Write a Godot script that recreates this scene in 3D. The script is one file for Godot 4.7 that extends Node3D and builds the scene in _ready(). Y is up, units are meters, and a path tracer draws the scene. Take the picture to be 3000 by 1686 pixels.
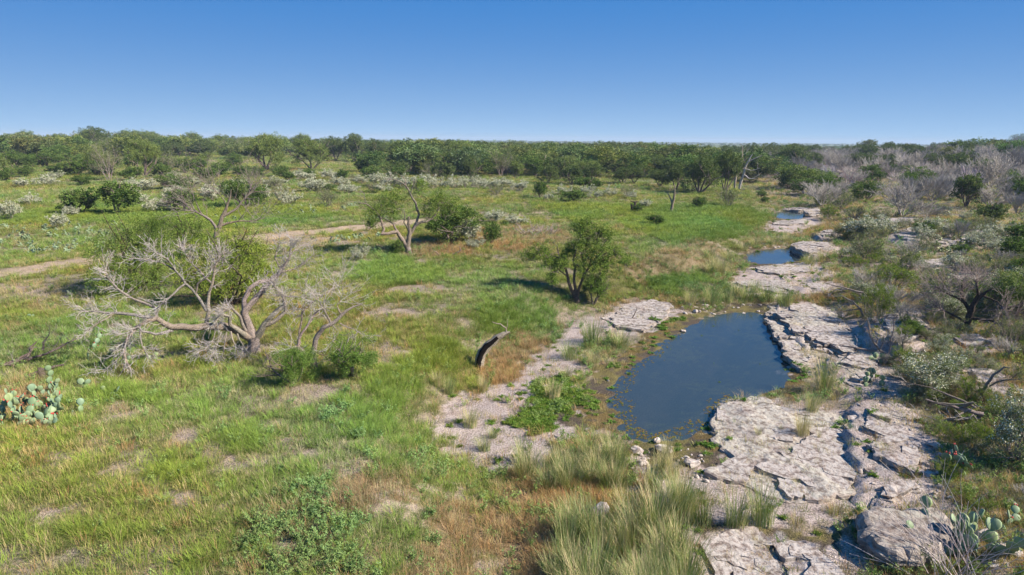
extends Node3D
# A dry Texas creek seen from a few metres up: pools in a limestone bed, green meadow on the left bank, scrub on the right bank, woods behind.
# Water level is y = 0. Units are metres. x is right, -z is up the creek.

const PONDS := [
	["still blue-green pool in the near creek bed, largest of the pools", 9.82, -29.94, 10.83, -30.63, 11.92, -30.89, 12.69, -30.54, 12.0, -27.81, 11.41, -25.5, 10.92, -23.75, 10.46, -22.42, 9.82, -21.21, 8.99, -20.46, 8.1, -19.92, 7.5, -19.74, 6.9, -19.18, 6.38, -18.03, 6.08, -17.69, 5.33, -17.15, 4.66, -16.81, 4.07, -16.72, 3.62, -16.79, 3.42, -17.29, 3.3, -17.97, 3.31, -18.85, 3.37, -19.82, 3.6, -20.7, 4.14, -21.85, 4.9, -23.14, 5.88, -24.83, 7.13, -26.76, 8.44, -28.46],
	["small blue pool farther up the creek beside layered ledge", 17.79, -47.17, 19.29, -49.17, 21.44, -50.2, 23.0, -50.86, 23.14, -49.36, 22.25, -47.05, 20.76, -45.37, 18.87, -43.92, 17.47, -43.56, 17.0, -44.58],
	["shallow grey pool farthest up the creek", 32.05, -76.7, 35.17, -80.04, 37.99, -80.73, 36.09, -75.34, 33.02, -70.86, 30.27, -70.67, 30.19, -72.91],
]
const ZONES := [
	[14, -0.77, -24.79, 0.22, -25.89, 1.4, -25.45, 1.45, -23.45, 0.77, -21.32, -0.36, -20.54, -1.13, -20.83, -1.25, -21.81],
	[14, -7.33, -44.89, -3.28, -45.26, -2.65, -40.09, -6.26, -39.42],
	[7, -3.65, -52.83, 4.53, -54.89, 4.43, -46.14, 1.08, -41.0, -2.44, -43.14],
	[14, -4.06, -12.56, -3.43, -12.85, -2.19, -13.17, -1.96, -12.51, -2.46, -11.51, -3.47, -11.35],
	[14, -1.98, -11.51, -1.19, -12.7, 0.06, -13.54, 0.38, -15.27, 1.45, -15.51, 2.85, -14.9, 2.61, -12.92, 1.7, -12.16, 1.08, -10.76, 0.76, -8.38, -1.43, -7.91],
	[7, 6.21, -35.58, 9.28, -41.41, 14.54, -48.7, 16.01, -46.38, 12.01, -39.69, 8.08, -35.58],
	[7, 32.48, -66.9, 35.19, -66.49, 30.3, -57.68, 25.33, -55.44, 25.66, -57.86],
	[7, 18.24, -39.9, 19.14, -37.59, 16.64, -31.2, 15.29, -30.87, 16.23, -34.8],
	[7, -12.95, -16.71, -12.63, -15.99, -12.2, -15.17, -12.83, -15.38, -13.16, -15.23, -13.93, -15.86, -14.53, -16.65, -15.35, -17.57, -15.13, -17.92, -15.22, -18.56, -14.38, -17.97, -13.69, -17.43],
	[7, 4.02, -28.52, 3.97, -27.76, 3.35, -27.59, 2.93, -27.38, 2.39, -27.29, 1.89, -27.62, 1.95, -28.22, 2.21, -28.78, 2.47, -29.45, 3.13, -29.51, 3.81, -29.93, 3.9, -29.12],
	[7, -3.79, -17.63, -3.8, -17.38, -3.88, -17.11, -4.0, -16.63, -4.25, -16.78, -4.49, -16.75, -4.65, -17.07, -4.6, -17.4, -4.51, -17.72, -4.26, -17.79, -4.06, -17.85, -3.87, -17.83],
	[1, -1.77, -26.43, -0.87, -28.07, 0.62, -29.6, 1.98, -29.63, 1.98, -28.01, 0.75, -26.74, -0.61, -25.2, -1.6, -25.11],
	[1, -5.19, -16.88, -4.25, -19.55, -3.1, -22.73, -2.1, -23.21, -2.09, -21.5, -2.96, -19.57, -3.48, -18.11, -3.47, -15.67, -3.95, -14.24, -4.92, -15.57],
	[1, 9.52, -57.94, 30.21, -105.57, 42.06, -110.7, 31.22, -74.1, 19.12, -53.78, 11.7, -44.74],
	[1, 0.5, -80.14, 20.09, -104.18, 29.36, -115.31, 15.47, -68.42, 5.84, -57.69],
	[1, -64.93, -80.58, -53.58, -89.51, -24.86, -67.16, -15.77, -61.19, -21.73, -49.8, -36.45, -52.97, -40.83, -50.05],
	[1, 7.52, -36.38, 11.86, -39.13, 12.92, -36.29, 11.01, -32.48, 8.89, -33.27],
	[1, -3.97, -34.49, -4.29, -32.53, -4.92, -31.38, -5.67, -30.45, -6.77, -31.09, -7.67, -32.51, -8.88, -34.25, -9.02, -36.68, -8.03, -37.75, -7.25, -39.28, -5.87, -38.54, -4.42, -37.19],
	[1, -5.09, -14.22, -5.38, -13.98, -5.43, -13.67, -6.12, -13.79, -6.61, -13.77, -7.19, -13.89, -7.16, -14.18, -7.32, -14.44, -6.84, -14.54, -6.51, -14.77, -5.87, -14.73, -5.42, -14.48],
	[1, -9.82, -16.77, -10.06, -16.4, -10.1, -16.0, -10.64, -15.92, -11.27, -16.02, -11.83, -16.33, -12.45, -16.72, -12.67, -17.24, -12.17, -17.47, -11.72, -17.69, -11.05, -17.33, -10.34, -17.24],
	[1, -7.16, -10.52, -7.0, -10.26, -7.27, -10.1, -7.71, -10.14, -8.07, -10.16, -8.49, -10.27, -8.52, -10.5, -8.74, -10.71, -8.48, -10.81, -8.19, -10.86, -7.85, -10.8, -7.37, -10.76],
	[1, -6.88, -13.03, -6.84, -12.88, -6.94, -12.74, -7.15, -12.62, -7.46, -12.78, -7.75, -12.85, -7.95, -13.01, -8.07, -13.23, -7.88, -13.38, -7.57, -13.45, -7.23, -13.3, -6.95, -13.2],
	[2, -7.04, -17.57, -5.98, -18.38, -4.34, -18.16, -4.52, -17.4, -5.44, -16.59, -6.29, -16.44, -6.77, -16.84],
	[2, -6.81, -15.53, -6.27, -15.79, -5.81, -15.08, -6.34, -14.84],
	[2, -4.53, -14.02, -4.38, -13.76, -4.63, -13.55, -5.12, -13.64, -5.45, -13.68, -5.75, -13.81, -5.91, -14.0, -5.99, -14.22, -5.8, -14.42, -5.38, -14.42, -5.05, -14.31, -4.67, -14.24],
	[2, -5.56, -13.42, -5.53, -13.23, -5.68, -13.03, -6.17, -13.01, -6.61, -13.08, -7.0, -13.2, -7.24, -13.39, -6.96, -13.54, -7.01, -13.79, -6.52, -13.84, -6.0, -13.81, -5.59, -13.64],
	[2, -3.23, -13.18, -3.27, -12.95, -3.55, -12.79, -3.81, -12.62, -4.15, -12.78, -4.4, -12.9, -4.59, -13.07, -4.54, -13.26, -4.39, -13.44, -4.03, -13.44, -3.72, -13.38, -3.44, -13.31],
	[2, -2.21, -12.15, -2.18, -11.94, -2.34, -11.75, -2.45, -11.43, -2.68, -11.44, -2.8, -11.61, -2.9, -11.76, -2.92, -11.97, -2.81, -12.19, -2.61, -12.3, -2.38, -12.56, -2.14, -12.53],
	[2, -8.37, -11.01, -8.34, -10.85, -8.58, -10.78, -8.8, -10.74, -9.08, -10.74, -9.35, -10.85, -9.7, -10.99, -9.53, -11.13, -9.38, -11.22, -9.28, -11.42, -8.87, -11.3, -8.63, -11.14],
	[2, -9.79, -15.97, -9.92, -15.73, -9.86, -15.42, -10.1, -15.2, -10.61, -15.32, -11.05, -15.6, -11.21, -15.94, -11.35, -16.24, -11.16, -16.42, -11.01, -16.7, -10.51, -16.54, -10.02, -16.34],
	[2, -8.86, -12.74, -8.84, -12.64, -8.81, -12.53, -8.9, -12.47, -9.06, -12.52, -9.2, -12.61, -9.32, -12.73, -9.35, -12.85, -9.26, -12.89, -9.2, -12.95, -9.07, -12.91, -8.97, -12.82],
	[2, -3.71, -21.59, -3.66, -21.27, -3.77, -20.98, -3.93, -20.66, -4.21, -20.59, -4.41, -21.05, -4.67, -21.46, -4.72, -22.02, -4.56, -22.43, -4.22, -22.32, -3.97, -22.15, -3.77, -21.91],
	[2, -5.04, -37.95, -5.04, -37.47, -5.09, -36.92, -5.36, -36.6, -5.73, -36.78, -5.98, -37.33, -6.19, -37.87, -6.25, -38.52, -5.9, -38.68, -5.72, -39.16, -5.34, -39.14, -5.04, -38.61],
	[2, -3.48, -26.25, -3.74, -25.63, -4.24, -25.33, -4.67, -24.83, -5.31, -25.22, -6.03, -25.46, -6.49, -26.15, -6.09, -26.78, -5.74, -27.27, -5.21, -27.84, -4.4, -27.51, -4.07, -26.78],
	[2, -2.68, -30.71, -2.8, -30.19, -2.93, -29.42, -3.94, -29.25, -4.72, -29.75, -5.77, -29.87, -6.32, -30.58, -5.91, -31.3, -5.11, -31.68, -4.3, -32.02, -3.5, -31.61, -3.0, -31.19],
	[2, -1.65, -12.22, -1.75, -11.98, -1.89, -11.76, -2.07, -11.54, -2.26, -11.53, -2.47, -11.48, -2.55, -11.62, -2.42, -11.83, -2.32, -12.0, -2.16, -12.15, -1.99, -12.23, -1.8, -12.29],
	[2, -5.75, -11.9, -5.71, -11.69, -6.11, -11.58, -6.44, -11.36, -7.0, -11.53, -7.48, -11.65, -7.81, -11.87, -7.97, -12.14, -7.42, -12.26, -6.98, -12.45, -6.34, -12.3, -5.85, -12.13],
	[2, -19.29, -29.45, -19.89, -28.67, -19.84, -27.81, -21.23, -27.73, -22.55, -28.0, -24.43, -28.03, -24.83, -29.11, -25.66, -30.07, -25.51, -31.11, -23.86, -31.37, -22.05, -30.95, -20.35, -30.43],
	[2, -11.28, -44.89, -11.11, -43.63, -13.1, -43.18, -14.28, -42.38, -15.96, -42.8, -17.35, -43.35, -19.01, -44.18, -18.51, -45.39, -17.57, -46.43, -15.84, -47.2, -13.5, -47.2, -12.24, -45.94],
	[2, -17.93, -32.63, -17.94, -31.92, -18.39, -31.38, -19.2, -31.03, -20.34, -31.29, -21.39, -31.68, -22.05, -32.36, -22.74, -33.21, -22.02, -33.78, -21.08, -34.22, -19.68, -34.11, -18.86, -33.22],
	[2, -7.71, -14.59, -7.59, -14.4, -7.95, -14.26, -8.49, -14.31, -8.87, -14.34, -9.29, -14.4, -9.33, -14.56, -9.38, -14.7, -9.1, -14.79, -8.82, -14.93, -8.29, -14.91, -7.8, -14.79],
	[2, 4.14, -29.91, 4.22, -29.32, 3.69, -28.91, 3.08, -29.0, 2.38, -28.64, 1.84, -28.6, 2.11, -29.15, 1.89, -29.34, 2.62, -30.0, 3.23, -30.53, 4.03, -31.03, 4.44, -30.57],
	[2, 3.61, -10.89, 3.57, -10.72, 3.4, -10.58, 3.21, -10.56, 3.06, -10.62, 2.94, -10.72, 2.85, -10.88, 3.06, -11.01, 3.16, -11.2, 3.37, -11.24, 3.5, -11.12, 3.64, -11.05],
	[2, 0.05, -11.08, -0.02, -10.92, -0.19, -10.84, -0.32, -10.63, -0.52, -10.64, -0.69, -10.69, -0.61, -10.91, -0.61, -11.06, -0.48, -11.18, -0.34, -11.38, -0.18, -11.29, -0.08, -11.19],
	[2, -0.91, -13.57, -0.85, -13.32, -1.05, -13.04, -1.3, -12.95, -1.48, -12.9, -1.75, -12.75, -1.78, -13.01, -1.77, -13.28, -1.54, -13.52, -1.37, -13.68, -1.13, -13.95, -0.98, -13.77],
	[11, -4.94, -9.45, -5.23, -10.79, -4.85, -11.62, -4.22, -12.24, -3.27, -11.22, -2.62, -10.09, -2.18, -7.61, -4.12, -7.37],
	[11, -4.55, -15.99, -4.35, -15.71, -4.54, -15.49, -4.76, -15.38, -5.02, -15.6, -5.33, -15.64, -5.3, -15.93, -5.51, -16.24, -5.29, -16.38, -5.06, -16.42, -4.81, -16.44, -4.53, -16.38],
	[11, -1.18, -17.67, -1.23, -17.34, -1.27, -16.96, -1.45, -16.97, -1.6, -17.1, -1.73, -17.32, -1.78, -17.65, -1.8, -17.98, -1.72, -18.3, -1.56, -18.43, -1.36, -18.51, -1.25, -18.05],
	[11, -1.8, -14.92, -1.81, -14.37, -1.83, -13.88, -1.95, -13.8, -2.06, -13.69, -2.18, -14.04, -2.35, -14.34, -2.39, -15.03, -2.3, -15.45, -2.23, -15.9, -2.06, -16.13, -1.94, -15.33],
	[11, 13.26, -34.81, 12.39, -33.88, 11.6, -33.17, 10.63, -32.61, 10.04, -33.19, 9.55, -33.74, 9.42, -34.67, 9.77, -35.9, 10.95, -36.31, 12.01, -37.14, 12.86, -36.72, 13.23, -35.86],
	[3, -2.15, -16.61, -2.2, -18.54, -1.41, -19.91, 0.06, -20.73, 0.75, -23.21, 1.94, -26.01, 2.9, -29.13, 4.06, -29.2, 4.26, -26.65, 3.13, -24.46, 2.38, -21.75, 2.56, -19.56, 2.37, -16.94, 1.64, -16.43, 0.48, -15.06, -0.45, -14.84, -1.43, -15.4],
	[3, 3.29, -16.22, 4.69, -16.49, 6.11, -15.37, 6.02, -13.99, 6.77, -13.48, 5.67, -12.36, 4.97, -12.35, 3.92, -12.05, 3.8, -12.94, 3.31, -14.13, 2.92, -15.32],
	[3, 3.92, -12.05, 5.41, -12.35, 7.17, -12.38, 8.21, -13.01, 9.16, -13.69, 10.43, -14.39, 10.67, -14.01, 9.75, -13.3, 8.31, -12.85, 7.35, -11.43, 5.98, -8.44, 2.79, -8.4],
	[3, 13.82, -39.71, 22.11, -44.87, 20.22, -38.8, 15.84, -32.96, 12.38, -33.4],
	[3, 26.86, -66.53, 34.61, -72.39, 32.49, -66.05, 26.41, -57.9, 23.92, -59.03],
	[10, 4.34, -29.2, 5.51, -31.08, 7.55, -33.05, 8.46, -31.98, 7.2, -28.61, 5.86, -26.82, 4.72, -27.39],
	[3, 11.12, -19.36, 12.71, -17.98, 10.65, -14.59, 9.45, -13.85, 8.78, -14.6, 9.9, -17.89],
	[3, 15.88, -31.69, 15.92, -27.96, 14.94, -23.24, 12.84, -19.2, 11.12, -19.36, 12.11, -23.03],
	[4, 10.41, -31.25, 7.88, -30.03, 6.32, -27.31, 4.59, -24.5, 3.16, -22.18, 2.62, -20.07, 3.35, -19.58, 5.73, -24.53, 8.34, -28.13],
	[4, 3.28, -16.83, 4.03, -16.6, 5.28, -17.0, 6.44, -18.1, 5.99, -16.51, 6.02, -15.59, 4.92, -14.93, 4.19, -15.34, 3.38, -15.54],
	[4, 10.06, -30.1, 11.3, -32.08, 13.9, -31.83, 12.5, -29.82, 11.84, -30.68],
	[4, 17.15, -47.09, 19.4, -49.89, 23.25, -51.45, 22.68, -47.36, 19.8, -42.87, 16.11, -41.08, 16.05, -43.13],
	[4, 30.26, -74.03, 35.57, -81.02, 38.64, -80.01, 34.3, -71.24, 28.71, -67.99],
	[4, 4.04, -12.48, 5.16, -12.65, 6.14, -12.22, 7.17, -12.38, 6.94, -11.42, 6.24, -11.16, 5.59, -11.93, 4.09, -12.05],
	[4, 1.25, -17.53, 1.72, -18.15, 2.47, -18.08, 2.56, -17.28, 2.01, -16.88, 1.45, -17.13],
	[4, 3.05, -22.6, 4.33, -22.55, 4.26, -21.72, 3.11, -20.69, 2.69, -20.91],
	[6, 2.59, -20.43, 3.47, -19.92, 3.31, -18.63, 3.4, -17.9, 3.49, -16.71, 2.78, -16.95, 2.47, -17.58, 2.29, -18.4, 2.26, -19.33],
	[6, 5.27, -25.56, 7.71, -29.31, 8.11, -28.64, 5.84, -25.04, 4.38, -22.42, 4.0, -22.84],
	[6, 8.67, -20.04, 10.14, -21.74, 10.95, -22.58, 10.57, -20.79, 9.43, -19.62, 8.3, -19.43],
	[6, 5.24, -16.87, 6.16, -17.6, 5.96, -16.51, 5.67, -16.03, 5.23, -16.02],
	[5, 0.78, -20.79, 1.98, -21.35, 2.55, -20.07, 2.22, -18.61, 1.5, -17.89, 1.15, -16.79, 0.64, -16.91, 0.08, -17.47, -0.04, -18.44, 0.6, -18.97, 0.93, -19.97],
	[5, 6.26, -27.01, 7.46, -28.29, 8.47, -30.05, 7.71, -29.31],
	[4, 2.06, -19.89, 2.24, -20.07, 2.23, -17.74, 2.05, -17.73],
]
const TRACK := [
	[-28.5, -31.36],
	[-27.35, -32.97],
	[-26.23, -34.96],
	[-25.12, -37.43],
	[-22.68, -40.94],
	[-18.96, -46.0],
	[-15.97, -49.51],
	[-12.07, -53.14],
	[-8.28, -57.24],
	[-1.91, -61.28],
	[4.49, -64.73],
	[11.19, -71.32],
	[16.39, -79.37],
	[19.44, -86.48],
	[20.5, -93.95],
	[19.42, -100.66],
]
const SLABS := [
	["broad pale limestone slab sloping out beside the near pool's lower end", 0.19, 0.35, 6.59, -18.8, 7.49, -19.36, 8.38, -19.48, 8.55, -18.78, 9.01, -18.37, 9.81, -18.75, 10.2, -18.28, 10.4, -17.71, 9.82, -17.16, 9.6, -16.4, 9.09, -15.88, 8.89, -14.64, 8.1, -13.7, 7.24, -13.31, 6.37, -13.46, 5.86, -14.11, 5.48, -14.16, 4.96, -14.57, 6.01, -15.42, 5.77, -16.28],
	["lower stone shelf dropping straight into the near pool on its far right", 0.2, 0.5, 12.45, -29.96, 13.4, -31.37, 14.16, -31.0, 12.7, -27.18, 13.23, -26.02, 14.11, -24.46, 13.47, -23.25, 12.38, -22.78, 12.25, -23.45, 12.05, -23.68, 10.68, -22.18, 10.71, -23.05, 11.49, -25.86, 11.88, -27.9],
	["upper pale limestone ledge stepped above the pool's right edge", 0.4, 0.22, 12.65, -29.39, 13.88, -30.63, 15.38, -31.07, 15.56, -29.2, 14.73, -26.0, 14.14, -24.27, 13.16, -23.61, 12.99, -24.54, 12.45, -24.43, 12.6, -25.82, 12.17, -26.15, 12.52, -27.43],
	["flat slab at the foot of the upper ledge, behind the tall grass clump", 0.5, 0.25, 12.0, -21.95, 13.23, -23.18, 14.11, -22.97, 13.01, -21.28, 12.06, -20.94],
	["small shaded slab beside prickly pear below the ledge", 0.42, 0.2, 11.56, -20.83, 13.14, -21.49, 12.57, -20.59, 11.55, -19.95],
	["cracked limestone shelf right of the broad slab, under dead branches", 0.46, 0.3, 11.08, -18.13, 11.91, -18.73, 11.86, -17.22, 11.13, -16.13, 10.67, -15.0, 9.92, -14.09, 9.78, -14.47, 9.47, -15.02, 9.7, -15.59, 10.39, -16.12, 10.13, -16.66],
	["narrow slab fragment between the broad slab and the shelf", 0.3, 0.25, 10.19, -17.75, 10.69, -17.87, 10.59, -17.42, 10.14, -16.99, 9.81, -16.78],
	["slab fragment wedged low against the broad slab's right side", 0.32, 0.25, 9.65, -15.91, 9.8, -15.68, 9.49, -15.03, 9.54, -14.66, 9.05, -14.41, 9.07, -14.92],
	["thin tilted slab lying alone below the cracked shelf", 0.4, 0.15, 8.9, -13.61, 9.47, -13.89, 9.72, -13.66, 9.23, -13.33, 8.77, -13.22],
	["raised cracked slab at the bottom edge left of the boulder", 0.22, 0.25, 5.48, -11.6, 5.92, -11.74, 6.3, -11.57, 6.51, -10.77, 6.43, -9.51, 5.17, -9.49, 5.48, -10.99],
	["low worn slab at the bottom edge beside the tall grass", 0.15, 0.25, 4.82, -12.2, 5.42, -12.28, 5.54, -11.83, 5.4, -11.08, 5.0, -9.57, 3.51, -9.55, 4.05, -10.83, 3.99, -11.7],
	["layered ledge standing over the small pool's right end", 0.5, 0.5, 22.28, -49.76, 24.2, -51.48, 25.63, -50.74, 23.91, -46.88, 21.82, -45.58, 21.57, -47.47],
	["dark-edged slab stepped above the layered ledge", 0.53, 0.4, 27.99, -57.31, 29.94, -58.48, 28.95, -55.62, 26.91, -54.08],
	["white sunlit slab between the small pool and the grass", 0.3, 0.25, 16.07, -41.02, 17.69, -41.77, 20.8, -43.19, 19.17, -39.86, 16.85, -38.78, 15.92, -39.59],
	["flat pink-grey slab lying in the grass above the near pool", 0.25, 0.2, 13.3, -36.6, 15.51, -37.56, 16.46, -37.05, 15.72, -34.0, 14.62, -34.15, 13.43, -35.77],
	["pale flat slab right of the grassy strip above the near pool", 0.3, 0.2, 17.27, -36.11, 18.61, -36.48, 17.93, -34.16, 16.39, -33.45],
	["dark ledge beside the farthest pool", 0.5, 0.45, 34.54, -74.96, 37.5, -77.87, 35.16, -71.72, 33.12, -70.03],
	["pale flat slab just in front of the farthest pool", 0.25, 0.2, 27.76, -66.73, 32.58, -68.79, 30.32, -64.95, 27.88, -63.55, 26.36, -63.75],
	["thin pale slab at the far lip of the farthest pool", 0.25, 0.2, 33.6, -78.98, 36.31, -81.59, 37.75, -80.26, 35.13, -77.74],
	["overhanging layered outcrop among white-flowered bushes on the right slope", 1.28, 0.45, 30.54, -50.14, 34.17, -54.09, 35.13, -52.93, 32.18, -48.15, 29.73, -46.84],
	["thin ledge above the layered outcrop on the right slope", 1.2, 0.45, 35.49, -60.94, 40.36, -63.22, 38.58, -59.34, 34.52, -57.62],
	["broken stone ledge near the right edge, below the dark round bush", 1.58, 0.45, 39.59, -54.26, 42.32, -55.5, 39.4, -51.29, 36.56, -49.75],
	["long low stone ledge crossing the slope near the right edge", 1.51, 0.45, 33.82, -47.14, 36.56, -48.52, 38.98, -48.25, 36.29, -45.02, 32.21, -44.09],
	["grey rounded stone block on the slope left of the long ledge", 1.26, 0.4, 32.3, -48.29, 33.82, -49.19, 33.93, -47.98, 32.02, -45.61, 30.98, -45.92],
	["shadowed ledge block under the leaning dead branches", 1.08, 0.45, 16.01, -26.14, 17.37, -27.15, 17.53, -26.07, 16.41, -23.98, 15.12, -23.03, 14.73, -23.52],
	["pale flat slab below the black-trunked tree", 1.03, 0.25, 17.28, -23.75, 18.44, -23.99, 18.23, -22.98, 17.0, -22.56],
	["small pale slab behind the bright green bush", 0.99, 0.3, 17.48, -27.68, 18.52, -28.13, 18.24, -27.17, 17.19, -26.69],
	["pale slab exposed in the thicket above the branch pile", 0.94, 0.25, 15.61, -20.25, 16.51, -20.46, 16.21, -19.53, 15.03, -18.98],
	["pale sun-bleached rock shelf on the far left shore", 0.2, 0.2, 4.38, -28.86, 5.41, -30.48, 7.4, -32.39, 8.24, -31.51, 7.1, -28.53, 5.85, -26.79, 4.79, -27.31],
	["pale slab on the right slope above the bright bush", 1.07, 0.2, 25.12, -39.24, 28.12, -40.75, 28.0, -38.34, 24.85, -36.51],
	["low slab in dry grass at the right slope centre", 1.2, 0.2, 24.74, -34.99, 27.25, -35.98, 26.48, -34.01, 24.12, -33.11],
]
const ROCKS := [
	[4.2, -15.89, 0.52, "largest white stone at the near pool's bottom edge"],
	[3.43, -15.76, 0.41, "flat white stone left of the largest pool-edge stone"],
	[4.76, -15.1, 0.46, "long pale stone between the pool mud and the broad slab"],
	[2.07, -12.88, 0.49, "lone white rock in the brown grass of the foreground"],
	[4.15, -16.53, 0.29, "pale stone standing in the pool's lower edge"],
	[3.5, -15.16, 0.31, "thin flat stone behind the foreground grass"],
	[3.07, -15.32, 0.21, "small stone left of the thin flat stone"],
	[3.16, -14.9, 0.17, "small grey stone in the grass edge by the pool"],
	[3.91, -17.1, 0.1, "tiny white stone in the pool's shallow corner"],
	[3.46, -21.19, 0.11, "tiny white stone on the muddy left shore"],
	[7.77, -27.36, 0.29, "flat white stone at the pool's upper left tip"],
	[9.15, -31.6, 0.45, "white stone on the far shore, leftmost"],
	[9.97, -31.47, 0.41, "white stone on the far shore, second"],
	[9.17, -30.44, 0.36, "low stone on the far muddy shore"],
	[10.49, -31.48, 0.29, "small stone on the far shore by grass"],
	[10.77, -14.28, 0.36, "pinkish boulder-stone right of the cracked shelf"],
	[10.38, -14.2, 0.28, "white stone left of the pinkish boulder-stone"],
	[10.25, -14.34, 0.24, "angular stone at the shelf's lower corner"],
	[9.92, -11.64, 0.5, "grey slanted rock right of the large prickly pear"],
	[10.0, -11.31, 0.23, "pale stone beside the slanted grey rock"],
	[10.15, -11.12, 0.35, "grey stone at the right edge, bottom"],
	[11.74, -14.22, 0.26, "pale stone on the gravel near the right edge"],
	[11.49, -12.98, 0.27, "white stone by the right edge under weeds"],
	[11.45, -15.66, 0.37, "grey stone lying in front of the dead branch pile"],
	[7.59, -16.54, 0.29, "stone chip standing on the broad slab"],
	[34.41, -49.34, 1.06, "small grey boulder beside the stone block"],
]
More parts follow.
